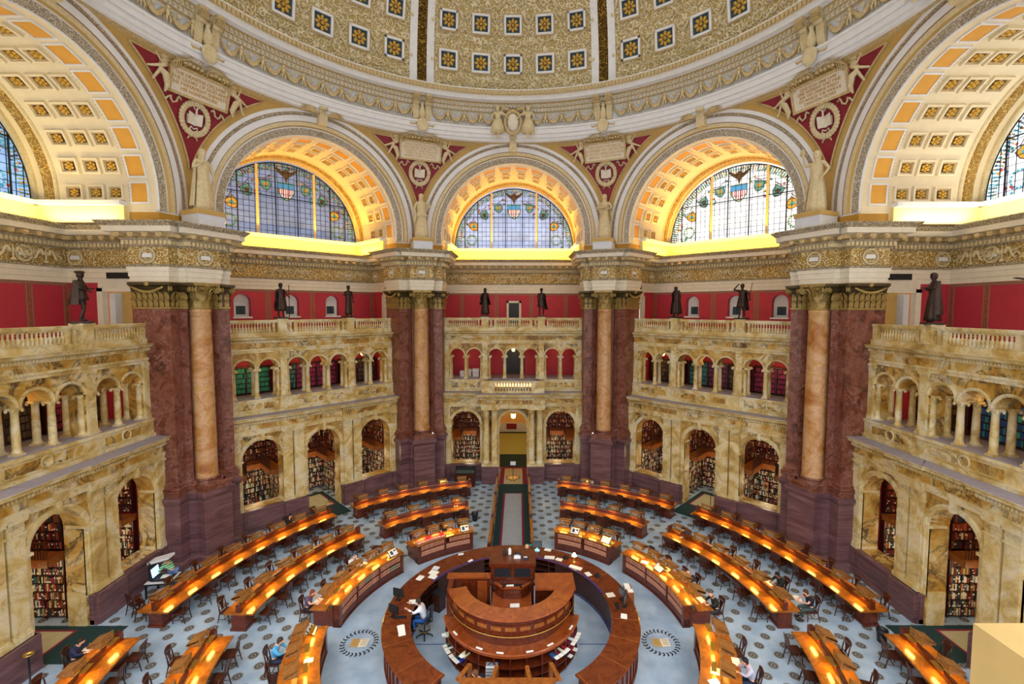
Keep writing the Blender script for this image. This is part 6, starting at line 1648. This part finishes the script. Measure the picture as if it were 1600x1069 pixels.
for i, th in enumerate((128, 155, 172, 195, 213, 240)):
    x, y = pol(2.66, th); b = MB(); b.rbox((0, 0, 0), (.26, .075, .012)); q = b.build('shelf_label', 'paper', None, rad(th), (x, y, 1.358)); tag(q, 'white label strip on the lower station counter, %s from the right' % ordn(i) if False else 'white label strip on the lower station counter, %s from the left' % ordn(i), 'label', 'label strips on the station')
# requested books with call slips on the station shelves
i = 0
for th, z, c in ((113, .82, '#cfd8d0'), (116, .46, '#3a8a78'), (119, .46, '#d8e8e0'), (123, .46, '#5a3a2a'), (128, .46, '#8a5a3a'), (132, .46, '#2a4a3a'), (135.5, .46, '#2438a0'), (248, .82, '#6a1a30'), (244, .82, '#7a2038'), (240, .82, '#e8e8ea'), (236, .82, '#6a1a30'), (228, .82, '#a02030'), (224.5, .82, '#d8d0a8'), (220.5, .82, '#701830'), (216.5, .82, '#2a5a90'), (240, .46, '#a82838'), (232, .46, '#3a2a3a'), (141, .82, '#e0d8b0')):
    x, y = pol(2.66, th); left = th < 180; o = thing('requested_book', '%s book lying on the %s station shelf, %s from the %s' % ({'#cfd8d0': 'pale grey', '#3a8a78': 'green', '#d8e8e0': 'pale', '#5a3a2a': 'brown', '#8a5a3a': 'tan', '#2a4a3a': 'dark green', '#2438a0': 'blue', '#6a1a30': 'wine red', '#7a2038': 'dark red', '#e8e8ea': 'white', '#a02030': 'red', '#d8d0a8': 'cream', '#701830': 'maroon', '#2a5a90': 'blue', '#a82838': 'bright red', '#3a2a3a': 'dark', '#e0d8b0': 'ivory'}[c], ('left' if left else 'right') + (' upper' if z > .6 else ' lower'), ordn(i if left else 15 - i if i < 15 else i - 15), 'back'), 'book', (x, y, z + .03), rad(th), 'requested books on the station')
    b = MB(); b.box(-.11, .11, -.14, .16, 0, .05, 0); cv_ = b.build('cover', bookmat(c), o); b = MB(); b.box(-.09, .09, .1, .26, .05, .056, 0); b.build('call_slip', 'paper', cv_); i += 1
# computers
def workstation(r, th, rz, label, side=False):
    x, y = pol(r, th); o = thing('computer_screen', label, 'screen', (x, y, T), rz); b = MB(); b.rbox((0, 0, .01), (.24, .18, .02)); b.rbox((0, .03, .12), (.06, .03, .2)); b.build('stand', 'black', o)
    b = MB(); b.rbox((0, 0, .32), (.5, .04, .34)); b.build('screen_case', 'black', o); b = MB(); b.rbox((0, -.024, .32), (.46, .006, .3)); b.build('display', 'dispoff', o); return o
M['dispoff'] = plain('dark_display', '#5a6068', .3); M['dispon'] = emit('lit_display', '#7fd0e0', .9)
workstation(4.85, 83, rad(83) + pi * .0 + pi / 2 - .2, 'pale grey screen facing away at the back of the clerk place'); workstation(4.75, 96, rad(60) + pi / 2, 'dark screen in front of the seated clerk')
q = workstation(4.75, -83, rad(-83) + .3, 'screen on the right curve of the ring desk'); q2 = workstation(4.7, -88, rad(-60) + 2.2, 'dark screen turned away on the right of the ring desk')
q3 = workstation(4.75, -15, pi * 0 - .1, 'glowing turquoise screen at the far side of the ring desk'); q3.children[2].data = q3.children[2].data.copy(); q3.children[2].data.materials.clear(); q3.children[2].data.materials.append(M['dispon'])
def keyboard(r, th, rz, label):
    x, y = pol(r, th); o = thing('keyboard', label, 'keyboard', (x, y, T), rz); b = MB(); b.rbox((0, 0, .012), (.42, .15, .02)); cs_ = b.build('case', 'black', o); b = MB()
    for i in range(4): b.rbox((0, -.05 + i * .033, .025), (.38, .022, .01))
    b.build('keys', 'iron', cs_)
keyboard(4.45, 97, rad(97) + pi / 2, 'black keyboard under the hand of the clerk'); keyboard(4.4, -88, rad(-88), 'black keyboard on the right of the ring desk')
def phone(r, th, label, z=T):
    x, y = pol(r, th); o = thing('telephone', label, 'telephone', (x, y, z), rad(th)); b = MB(); b.rbox((0, 0, .04), (.22, .22, .06), Matrix.Rotation(.25, 3, 'X'), 0, .9); b.build('body', 'black', o); b = MB(); b.tube([(-.09, -.09, .1), (-.09, 0, .12), (-.09, .09, .11)], [.03, .02, .03], 7); b.build('handset', 'iron', o)
phone(4.65, -34.5, 'black telephone left of the brass lamp on the ring desk'); phone(4.55, -60, 'black telephone on the right curve of the ring desk')
x, y = pol(4.62, -40.5); o = thing('banker_lamp', 'small brass desk lamp on the upper right of the ring desk', 'lamp', (x, y, T)); b = MB(); b.lathe([(.1, 0), (.1, .02), (.03, .05), (.02, .1), (.03, .14), (.015, .18), (.015, .4)], 14, m=0); b.build('stem', 'brass', o); b = MB(); b.lathe([(.015, .46), (.05, .44), (.12, .3)], 14, m=0); b.build('lamp_shade', 'lampglass', o)
# equipment on the tower, rack at the back
o = thing('desk_equipment', 'grey telephone set on the flat top of the station tower', 'telephone', (.4, 1.2, 2.955)); b = MB(); b.rbox((0, 0, .05), (.3, .25, .1), None, 0, .8); b.build('body', 'grayw', o); b = MB(); b.tube([(-.15, .02, .13), (0, .02, .16), (.15, .02, .13)], [.05, .03, .05], 8); b.build('handset', 'iron', o)
o = thing('desk_equipment', 'small dark device at the right of the station tower top', 'device', (.75, 1.1, 2.955)); b = MB(); b.rbox((0, 0, .04), (.26, .2, .08), None, 0, .7); b.build('body', 'iron', o); b = MB(); b.rbox((0, -.04, .085), (.16, .06, .02)); b.build('keypad', 'grayw', o)
for i, (x, c, l) in enumerate(((-.95, 'black', 'dark'), (.12, 'white', 'white'))):
    o = thing('desk_bottle', '%s upright flask on the station tower top' % l, 'bottle', (x * .2 + .05, 1.35 + .1 * i, 2.955)); b = MB(); b.lathe([(.07, 0), (.07, .2), (.03, .27), (.03, .3)], 12, m=0); b.build('body', c, o); b = MB(); b.lathe([(.035, .3), (.035, .34), (0, .345)], 10, m=0); b.build('cap', 'iron', o)
# small bin inside the ring, blue cloth, wooden chair inside
x, y = pol(3.75, 62); o = thing('waste_box', 'dark wooden box standing inside the ring desk on the left', 'box', (x, y, 0), rad(62)); b = MB(); b.rbox((0, 0, .4), (.45, .4, .8)); b.build('body', 'woodd', o); b = MB(); b.rbox((0, 0, .815), (.47, .42, .03)); b.build('lid', 'iron', o)
x, y = pol(4.08, -97); o = thing('blue_bag', 'royal blue cloth bag leaning inside the right of the ring desk', 'bag', (x, y, 0), rad(-97)); b = MB(); b.rbox((0, 0, .35), (.5, .16, .7), None, 0, .8); b.build('body', 'rblue', o); b = MB(); b.tube([(-.12, 0, .68), (0, 0, .85), (.12, 0, .68)], .012, 5); b.build('handle', 'rblue', o)
x, y = pol(3.55, -32); add_chair(x, y, rad(-32) + pi / 2, 'orange brown chair inside the ring desk behind the station', 'staff chairs'); 
x, y = pol(5.5, -72); o = thing('folding_screen', 'light wooden rack standing outside the right of the ring desk', 'rack', (x, y, 0), rad(-72) - .3); b = MB()
b.rbox((0, 0, .5), (.8, .35, 1.0), None, 0, .9); b.build('body', 'woodo', o); b = MB(); b.rbox((-.1, -.05, 1.04), (.35, .25, .06)); b.rbox((.22, .02, 1.03), (.2, .25, .04)); b.build('leaflets', 'paper', o)
# waste bins
def bin_(x, y, lab):
    o = thing('waste_bin', lab, 'bin', (x, y, 0), 0, 'black waste bins'); b = MB(); b.lathe([(.16, 0), (.2, .5), (.21, .52), (.19, .5), (.15, .02)], 18, m=0); b.build('body', 'black', o); b = MB(); b.lathe([(.205, .4), (.215, .53), (.2, .53)], 18, m=0); b.build('liner', 'iron', o)
bin_(-2.35, 10.85, 'black bin at the end of the far left middle desk'); bin_(15.3, .1, 'black bin at the near end of the right outer desk')
# display case by the far left arch
o = thing('display_case', 'dark framed glass topped case under the left entrance window', 'case', (-3.65, 16.75, 0)); b = MB(); b.rbox((0, 0, .5), (1.5, .75, 1.0)); b.build('cabinet', 'woodd', o); b = MB(); b.rbox((0, 0, 1.04), (1.55, .8, .06)); b.rbox((0, .36, 1.2), (1.55, .06, .4)); b.build('frame', 'black', o); b = MB(); b.rbox((0, -.03, 1.075), (1.4, .65, .012)); b.build('glass_top', plain('case_glass', '#4d6456', .12), o)
# copying machine and table on the left
tx, ty = -16.45, 3.35
o = thing('scanner_table', 'dark table under the book scanner by the left wall', 'table', (tx, ty, 0), .12); b = MB(); b.rbox((0, 0, .7), (1.15, 1.0, .06)); b.build('tabletop', 'black', o)
for sx in (-1, 1):
    for sy_ in (-1, 1): b = MB(); b.rbox((sx * .5, sy_ * .42, .335), (.07, .07, .67)); b.build('leg', 'iron', o)
b = MB(); b.rbox((0, 0, .735), (1.1, .95, .012)); b.build('grey_mat', 'grayw', o)
o = thing('book_scanner', 'grey overhead book scanner with a lit screen on the dark table', 'scanner', (tx, ty, .742), .12); b = MB(); b.rbox((.05, 0, .04), (.8, .6, .08)); b.build('bed', 'iron', o); b = MB(); b.rbox((-.42, 0, .45), (.12, .5, .9)); b.build('back_post', 'iron', o)
b = MB(); b.rbox((-.05, 0, .95), (.95, .5, .1), Matrix.Rotation(-.25, 3, 'Y')); b.build('hood', 'grayw', o); b = MB(); b.rbox((-.33, 0, .36), (.03, .5, .42), Matrix.Rotation(-.2, 3, 'Y')); b.build('screen', 'dispon2', o) if False else b.build('screen', emit('pale_lit_display', '#b8d8f0', .8), o)
b = MB(); b.rbox((.15, 0, .09), (.4, .3, .02), RZ(.2)); b.build('open_volume', 'paper', o)
add_chair(-15.75, 1.75, rad(150), 'dark wooden chair at the near left end of the outer desk'); add_chair(-16.6, 1.95, rad(70), 'dark wooden chair beside the scanner table', 'chairs beside the walls')
# marble parapet pedestal close to the camera
PX0, PY0 = 1.622, -16.796
M['nearstone'] = plain('honey_coloured_marble', '#b5975c', .55, var=.12, scale=4)
o = thing('parapet_pedestal', 'cream marble parapet pedestal at the bottom right corner', 'pedestal'); b = MB(); b.box(PX0, PX0+1.2, -17.8, PY0, Z(-1.02), Z(-.8), 0); b.box(PX0+.04, PX0+1.2, -17.8, PY0-.04, Z(-1.1), Z(-1.02), 0); b.build('cap', 'nearstone', o); b = MB(); b.box(PX0+.08, PX0+1.2, -17.8, PY0-.08, Z(-2.2), Z(-1.1), 0); b.build('shaft', 'siena', o)
b = MB(); b.box(PX0+.1, PX0+1.2, -17.8, PY0-.1, 0, Z(-2.2), 0); b.build('wall_near', 'siena', kind='structure')
# slim stands with a bright ring beside the side arches
for (x, y), lab in (((-17.1, -2.05), 'slim dark stand with a bright ring by the left middle arch'), ((17.3, -1.95), 'slim dark stand with a bright ring by the right middle arch')):
    o = thing('ring_stand', lab, 'stand', (x, y, 0)); b = MB(); b.lathe([(.15, 0), (.15, .03), (.03, .06), (.03, 1.1), (.06, 1.12)], 14, m=0); b.build('stem', 'iron', o); b = MB(); b.lathe([(.1, 1.12), (.15, 1.15), (.16, 1.2), (.12, 1.18)], 16, m=0); b.build('ring', 'brass', o)
# ================================================================ people
SKIN = {'light': plain('light_skin', '#d9a58c', .6), 'brown': plain('brown_skin', '#8a5a40', .6)}
CLO = {}
def cloth(c):
    if c not in CLO: CLO[c] = plain('cloth_' + c.lstrip('#'), c, .85, var=.1, scale=9)
    return CLO[c]
def striped(name, c1, c2, f):
    k = NT(name); tc, o = k.pos(True); sp = k.n('ShaderNodeSeparateXYZ'); k.l(tc, o, sp, 'Vector')
    v = k.math('GREATER_THAN', k.math('SINE', k.math('MULTIPLY', k.math('ADD', sp.outputs['Z'], k.math('MULTIPLY', sp.outputs['Y'], -.35)), f)), .55)
    mx = k.n('ShaderNodeMix', data_type='RGBA'); k.t.links.new(v, mx.inputs[0]); mx.inputs[6].default_value = lin(c1); mx.inputs[7].default_value = lin(c2); k.l(mx, 2, k.b, 'Base Color'); k.b.inputs['Roughness'].default_value = .85; return k.m
def person(label, x, y, face, P, shirt, trousers, hair='#2a1c14', skin_='light', sleeves=True, bald=False, long=False, group=None, z=0.0):
    o = thing('person', label, 'person', (x, y, z), face + pi / 2)
    bd = skin('body', body_graph(P, .95), SKIN[skin_], o)
    f = 1.0; L = [(P['pel'] + Vector((0, 0, .02)), .14, None), (P['wai'], .136, 0), (P['che'], .176, 1), (P['nec'] - Vector((0, 0, .03)), .07, 2)]
    for q in 'LR':
        i = len(L); e, w_ = P['e' + q], P['w' + q]; s_ = P['s' + q]; L.append((s_, .092, 2))
        if sleeves: L += [(e, .058, i), (w_ * .88 + e * .12, .042, i + 1)]
        else: L.append((s_ * .4 + e * .6, .06, i))
    skin('shirt', L, shirt if not isinstance(shirt, str) else cloth(shirt), o)
    L = [(P['pel'], .142, None)]
    for q in 'LR': i = len(L); L += [(P['h' + q], .106, 0), (P['k' + q], .076, i), (P['a' + q] + Vector((0, 0, .04)), .055, i + 1)]
    skin('trousers', L, cloth(trousers), o)
    for q in 'LR':
        b = MB(); a, t = P['a' + q], P['t' + q]; b.tube([a + (a - t) * .25, a, t, t + (t - a) * .25], [.035, .05, .045, .025], 8); b.build('shoe', 'black', o)
    fwd = (P['tL'] + P['tR'] - P['aL'] - P['aR']); fwd.z = 0; fwd.normalize()
    b = MB(); h = P['hea']
    if bald:
        for s in (-1, 1): b.ell(h + Vector((s * .085, .03, -.005)), (.025, .06, .05), 8, 6)
        b.ell(h - fwd * .075 - Vector((0, 0, .03)), (.075, .03, .05), 8, 6)
    else: hairdo(b, P, fwd, long)
    b.build('hair', cloth(hair), o)
    b = MB(); sd = Vector((fwd.y, -fwd.x, 0))
    for s in (-1, 1): b.ell(h + fwd * .088 + sd * s * .034 + Vector((0, 0, .012)), (.013, .013, .009), 6, 4)
    b.build('eyes', 'black', bd)
    return o
def nearest_chair(x, y): return min(CHAIRS, key=lambda c: (c.location.x - x) ** 2 + (c.location.y - y) ** 2)
def sitter(x, y, label, shirt, trousers='#23252c', face=None, P=None, **kw):
    P = P or pose(SIT, hea=(0, -.2, 1.22), top=(0, -.22, 1.32)); c = nearest_chair(x, y)
    fa = face if face is not None else c.rotation_euler.z + pi / 2
    hx, hy = P['hea'].x, P['hea'].y; R = Matrix.Rotation(fa + pi / 2, 2); off = R @ Vector((hx, hy))
    bx, by = x - off.x, y - off.y; c.location = (bx - cos(fa) * .02, by - sin(fa) * .02, 0); c.rotation_euler.z = fa - pi / 2
    return person(label, bx, by, fa, P, shirt, trousers, **kw)
READ = pose(SIT, nec=(0, -.14, 1.1), hea=(0, -.23, 1.19), top=(0, -.28, 1.28), eL=(-.26, -.24, .86), wL=(-.12, -.42, .85), eR=(.26, -.24, .86), wR=(.12, -.42, .85))
CHIN = pose(SIT, nec=(0, -.14, 1.1), hea=(0, -.24, 1.19), top=(0, -.28, 1.28), eL=(-.2, -.36, .85), wL=(-.1, -.3, 1.06), eR=(.26, -.24, .86), wR=(.1, -.44, .85))
sitter(-15.76, -1.46, 'person in a dark blue jacket reading at the bottom left outer desk', '#1b2448', P=READ)
sitter(-8.39, -1.44, 'person in a bright light blue patterned shirt writing at the bottom left bookcase', '#4fa0d8', '#1e2a44', P=READ, hair='#3a2a20')
sitter(-8.49, 1.47, 'person with red brown hair and a patterned top reading at the left bookcase', '#5a4a6a', P=READ, hair='#7a3a1c', long=True, sleeves=False)
sitter(-7.69, 4.40, 'white haired person in a white shirt reading at the left bookcase', '#d8d8de', P=READ, hair='#c8c4c0', bald=True)
sitter(-13.13, 8.91, 'person in black resting a hand on the cheek behind the left outer desk', '#18181c', P=CHIN)
sitter(-4.94, 14.80, 'dark haired person in a white top behind the far left outer desk', '#d8ccc8', P=READ)
sitter(-3.67, 11.32, 'person in a red top behind the far left middle desk', '#b0483a', P=READ, hair='#8a5a34')
sitter(-3.72, 7.69, 'dark haired person in dark clothes at the far left low bookcase', '#1e2a30', P=READ, sleeves=False)
sitter(5.56, 14.68, 'dark haired person in a pale top behind the far right outer desk', '#c8bcc0', P=CHIN, long=True)
sitter(4.99, 7.69, 'person in a dark blue top at the far right low bookcase', '#24304a', P=READ)
sitter(9.67, 7.23, 'dark haired person in a black and white top behind the right middle desk', '#3a3a40', P=CHIN, long=True)
sitter(8.44, 3.02, 'bald person in a navy jumper at the right low bookcase', '#141c34', P=READ, bald=True, hair='#8a8078')
sitter(8.79, 1.32, 'bald person in a black jacket at the near end of the right bookcase', '#1a1c1c', '#2a3038', P=READ, bald=True, hair='#6a5a50')
sitter(12.48, 2.80, 'black haired person in a black jacket behind the right middle desk', '#15171c', P=READ, skin_='brown', hair='#0c0c0e')
sitter(12.97, 1.47, 'person in a dark sleeveless top reading at the end of the right middle desk', '#181a28', '#3a4a50', P=READ, sleeves=False, face=pi * .98, hair='#4a3024')
sitter(8.40, -2.46, 'person in a pale lavender shirt at the bottom right bookcase', '#b8b4cc', '#1a2a4a', P=CHIN, hair='#1c1614')
# readers outside the far side of the ring desk
for x, y, lab, sh, hr in ((1.25, 5.65, 'person in a teal top behind the glowing screen at the ring desk', '#2f9a9c', '#a88a70'), (0.89, 5.29, 'fair haired person in a pale pink top beside the glowing screen', '#d8b8c0', '#d8b890')):
    P = READ; c = add_chair(x, y, -pi / 2, 'dark wooden chair outside the ring desk under the person in the %s top' % ('teal' if 'teal' in lab else 'pink'), 'chairs outside the ring desk')
    c.location = (x, y + .23, 0); person(lab, x, y + .23, -pi / 2, P, sh, '#2a2c34', hair=hr)
# clerk on a draughting stool inside the ring desk
CLK = pose(SIT, pel=(0, 0, .76), wai=(0, -.03, .92), che=(0, -.13, 1.15), nec=(0, -.2, 1.32), hea=(0, -.27, 1.43), top=(0, -.28, 1.53), sL=(-.19, -.14, 1.24), sR=(.19, -.14, 1.24), eL=(-.3, -.36, 1.13), wL=(-.2, -.66, 1.24), eR=(.3, -.36, 1.13), wR=(.22, -.64, 1.24),
           hL=(-.1, -.03, .72), kL=(-.14, -.44, .7), aL=(-.14, -.36, .32), tL=(-.15, -.5, .27), hR=(.1, -.03, .72), kR=(.14, -.44, .7), aR=(.14, -.36, .32), tR=(.15, -.5, .27))
x, y = (-3.71, 0.49); fa = pi - .12; ox = .27
cx_, cy_ = x - cos(fa) * ox, y - sin(fa) * ox
person('clerk in a white shirt and blue jeans typing inside the ring desk', cx_, cy_, fa, CLK, '#e4e8f2', '#2f66b0', hair='#3a2c24')
o = thing('drafting_stool', 'black wheeled office stool with foot ring under the clerk', 'chair', (cx_, cy_, 0), fa + pi / 2)
b = MB(); b.ell((0, .02, .64), (.25, .25, .05), 16, 6); b.build('seat', 'black', o)
b = MB(); b.rbox((0, .3, 1.05), (.42, .05, .5), Matrix.Rotation(-.12, 3, 'X')); b.build('backrest', 'black', o)
b = MB(); b.tube([(0, .12, .6), (0, .33, .66), (0, .33, .9)], .025, 6); b.build('back_arm', 'black', o)
b = MB(); b.tube([(0, 0, .12), (0, 0, .62)], .03, 8); b.build('gas_column', 'iron', o)
b = MB(); b.tube([(.24 * cos(2*pi*i/24), .24 * sin(2*pi*i/24), .3) for i in range(25)], .014, 6)
for i in range(3): t = 2 * pi * i / 3; b.tube([(0, 0, .28), (.24 * cos(t), .24 * sin(t), .3)], .01, 5)
b.build('foot_ring', 'brass', o)
for i in range(5):
    t = 2 * pi * i / 5 + .3; b = MB(); b.tube([(0, 0, .13), (.33 * cos(t), .33 * sin(t), .08)], [.03, .02], 6); b.build('base_arm', 'black', o); b = MB(); b.ell((.33 * cos(t), .33 * sin(t), .035), .035, 8, 6); b.build('caster', 'black', o)
# clerk at the near gate, bending over
x, y = (-1.02, -2.99); fa = pi * .93; ox = .23
add_chair(x - cos(fa) * ox, y - sin(fa) * ox, fa, 'wooden chair at the near gate of the ring desk', 'staff chairs').location.z = 0
person('brown haired person in navy seated at the near gate of the ring desk', x - cos(fa) * ox, y - sin(fa) * ox, fa, READ, '#161c30', '#22242c', hair='#5a3a24', sleeves=False)
x2, y2 = (-0.74, -2.42); o = thing('patterned_bag', 'grey and white patterned bag beside the person at the near gate', 'bag', (x2 + .25, y2 + .2, 0)); b = MB(); b.rbox((0, 0, .45), (.5, .3, .9), None, 0, .85); b.build('body', striped('grey_plaid', '#8a929c', '#e2e4e6', 55), o); b = MB(); b.tube([(-.15, 0, .88), (0, 0, 1.02), (.15, 0, .88)], .015, 5); b.build('handle', 'black', o)
# reader bending over the scanner
LEAN = pose(STAND, wai=(0, -.1, 1.1), che=(0, -.34, 1.22), nec=(0, -.5, 1.3), hea=(0, -.6, 1.36), top=(0, -.66, 1.44), sL=(-.19, -.36, 1.24), sR=(.19, -.36, 1.24), eL=(-.28, -.52, 1.0), wL=(-.2, -.72, .9), eR=(.28, -.5, 1.0), wR=(.2, -.7, .9))
x, y = (-16.38, 3.61); fa = pi - .25
person('person in a green striped shirt and blue jeans bending over the scanner', x + .22, y, fa, LEAN, striped('green_striped_cotton', '#2f9a5a', '#d8ecd8', 62), '#5a7ab8', hair='#3a2a24')
# open books and papers in front of the readers
rb_ = random.Random(9)
def open_book(x, y, z, rz, label, s=1.0):
    o = thing('open_book', label, 'book', (x, y, z + .004), rz, 'open books on the desks'); b = MB()
    for q in (-1, 1): b.add([(0, -.13 * s, .03), (q * .1 * s, -.13 * s, .045), (q * .2 * s, -.13 * s, .02), (0, .13 * s, .03), (q * .1 * s, .13 * s, .045), (q * .2 * s, .13 * s, .02), (0, -.13 * s, 0), (q * .2 * s, -.13 * s, 0), (0, .13 * s, 0), (q * .2 * s, .13 * s, 0)], [(0, 1, 4, 3), (1, 2, 5, 4), (0, 6, 7, 2, 1), (3, 4, 5, 9, 8), (2, 7, 9, 5)], 0)
    pg_ = b.build('pages', 'paper', o); b = MB(); b.rbox((0, 0, -.002), (.44 * s, .29 * s, .006)); b.build('cover', 'bookred', o)
for x, y, z, rz, lab in ((-15.74, -1.18, .765, 1.7, 'open papers under the lamp of the reader in the dark blue jacket'), (-8.04, -1.13, .765, 1.8, 'open book in front of the reader in the light blue shirt'), (-8.31, 1.55, .765, 1.4, 'open book in front of the red haired reader'), (-7.31, 4.47, .765, .9, 'open book in front of the white haired reader'),
        (8.57, 2.84, .765, -1.2, 'open book in front of the bald reader in navy'), (8.48, 1.62, .765, -1.3, 'papers before the bald reader in black'), (8.35, -1.94, .765, -1.8, 'book held up by the reader in lavender'), (12.19, 2.84, .765, -1.4, 'papers before the black haired reader on the right'), (12.79, 1.75, .765, -1.6, 'notebook before the reader in the sleeveless top'),
        (5.50, 15.20, .765, -.2, 'papers before the reader at the far right outer desk'), (-3.63, 8.07, .765, .5, 'papers before the dark haired reader at the far left bookcase'), (4.73, 8.22, .765, -.4, 'papers before the reader in dark blue at the far right bookcase')): open_book(x, y, z, rz, lab)
papers([(*(-7.01, -2.22), 1.052, .3, .2, .3, 'white sheet on the bottom left bookcase', 'paper'), (*(7.31, -2.73), 1.052, .4, .3, -.4, 'large white sheets on the bottom right bookcase', 'paper'), (*(7.02, -3.17), 1.052, .35, .2, .1, 'second white sheet on the bottom right bookcase', 'paper'), (*(-5.98, 4.79), 1.052, .4, .26, .6, 'white sheets at the upper end of the left bookcase', 'paper'), (*(6.67, 4.13), 1.052, .35, .25, -.6, 'white sheets near the upper end of the right bookcase', 'paper'), (*(7.58, 3.51), 1.052, .3, .3, -.9, 'crumpled pale paper on the right bookcase', 'cream')], 'papers on the low bookcases')
# ================================================================ light
EXPO = .68
w = bpy.data.worlds.new('world'); SC.world = w; w.use_nodes = True
bg = w.node_tree.nodes['Background']; tcw = w.node_tree.nodes.new('ShaderNodeTexCoord'); sw = w.node_tree.nodes.new('ShaderNodeSeparateXYZ'); rw = w.node_tree.nodes.new('ShaderNodeValToRGB')
w.node_tree.links.new(tcw.outputs['Generated'], sw.inputs[0]); w.node_tree.links.new(sw.outputs['Z'], rw.inputs[0]); w.node_tree.links.new(rw.outputs[0], bg.inputs[0])
for el, (p, c) in zip([rw.color_ramp.elements[0], rw.color_ramp.elements[1], rw.color_ramp.elements.new(.3), rw.color_ramp.elements.new(.6)], ((0, (.34, .32, .3, 1)), (1, (1, 1, 1, 1)), (.3, (.5, .48, .46, 1)), (.6, (1, 1, 1, 1)))): el.position = p; el.color = c
bg.inputs[1].default_value = 2.3
LD = {}
def lamp(kind, loc, power, col, size=.1, sy=None, direction=None, name='lamp', key=None):
    kk = key or (kind, round(power, 2), col, size, sy)
    if kk not in LD:
        l = bpy.data.lights.new(name, kind); l.energy = power; c = lin(col); l.color = c[:3]
        if kind == 'POINT': l.shadow_soft_size = size
        elif kind == 'AREA':
            l.shape = 'RECTANGLE'; l.size = size; l.size_y = sy
        elif kind == 'SPOT': l.spot_size = size; l.spot_blend = .8; l.shadow_soft_size = sy
        LD[kk] = l
    o = bpy.data.objects.new(name, LD[kk]); COL.objects.link(o); o.location = loc
    if direction is not None: o.rotation_euler = Vector(direction).to_track_quat('-Z', 'Y').to_euler()
    return o
for p, pw, c, r in POINTS: lamp('POINT', p, pw, c, r, name='lantern_and_fill_light')  # gallery lanterns plus the added alcove and hall fill
# hidden cove lamps on the great cornice, under the windows
for k in KS:
    pw, col = {0: (320, '#ffc648'), 1: (320, '#ffc648'), -1: (320, '#ffc648'), 2: (120, '#ffe6a4'), -2: (95, '#fff0d0')}[k]
    d = rot2((0, .35), KR(k)); x, y = rot2((0, 22.5), KR(k)); o = lamp('AREA', (x, y, Z(4.24)), pw, col, 9.6, .12, (d[0], d[1], .8), 'cove_lamp')
    for s in (-1, 1):
        d = rot2((s * .35, 0), KR(k)); x, y = rot2((s * 4.75, 20.9), KR(k)); o = lamp('AREA', (x, y, Z(4.24)), pw * .38, col, .12, 3.2, (d[0], d[1], .8), 'cove_lamp', key=('c', k, s))
        q = Vector((d[0], d[1], .8)).normalized(); t = Vector((*rot2((0, 1), KR(k)), 0)); xx = t.cross(-q) if False else (-q).cross(t) * -1
        zz = -q; yy = t; xx = yy.cross(zz); o.rotation_euler = Matrix((xx, yy, zz)).transposed().to_euler()
for a in DESKLIGHTS if 'DESKLIGHTS' in globals() else []: lamp('AREA', a[0], a[1], a[2], a[3], a[4], a[5], 'reading_light')
# ---------------------------------------------------------------- camera
cam = bpy.data.cameras.new('camera'); co = bpy.data.objects.new('camera', cam); COL.objects.link(co)
yaw, pitch, roll = -.0034, -.0605, .0015; F, PX, PY = 721.04, 813.52, 524.65
cy, sy = cos(yaw), sin(yaw); cp, sp = cos(pitch), sin(pitch); cr_, sr = cos(roll), sin(roll)
fw = Vector((-sy * cp, cy * cp, sp)); u2 = Vector((sy * sp, -cy * sp, cp)); r2 = Vector((cy, sy, 0))
rt = r2 * cr_ + u2 * sr; up = u2 * cr_ - r2 * sr
co.matrix_world = Matrix(((rt.x, up.x, -fw.x, .4644), (rt.y, up.y, -fw.y, -17.9208), (rt.z, up.z, -fw.z, ZO), (0, 0, 0, 1)))
cam.sensor_fit = 'HORIZONTAL'; cam.sensor_width = 36; cam.lens = 36 * F / 1600
cam.shift_x = -(PX - 800) / 1600; cam.shift_y = (PY - 534.5) / 1600; cam.clip_start = .05; cam.clip_end = 300
SC.camera = co
SC.view_settings.view_transform = 'Standard'; SC.view_settings.look = 'None'; SC.view_settings.gamma = 1; SC.view_settings.exposure = EXPO
SC.view_settings.use_curve_mapping = False
SC.cycles.use_denoising = True; SC.cycles.max_bounces = 6; SC.cycles.diffuse_bounces = 3; SC.cycles.glossy_bounces = 2; SC.cycles.sample_clamp_indirect = 4
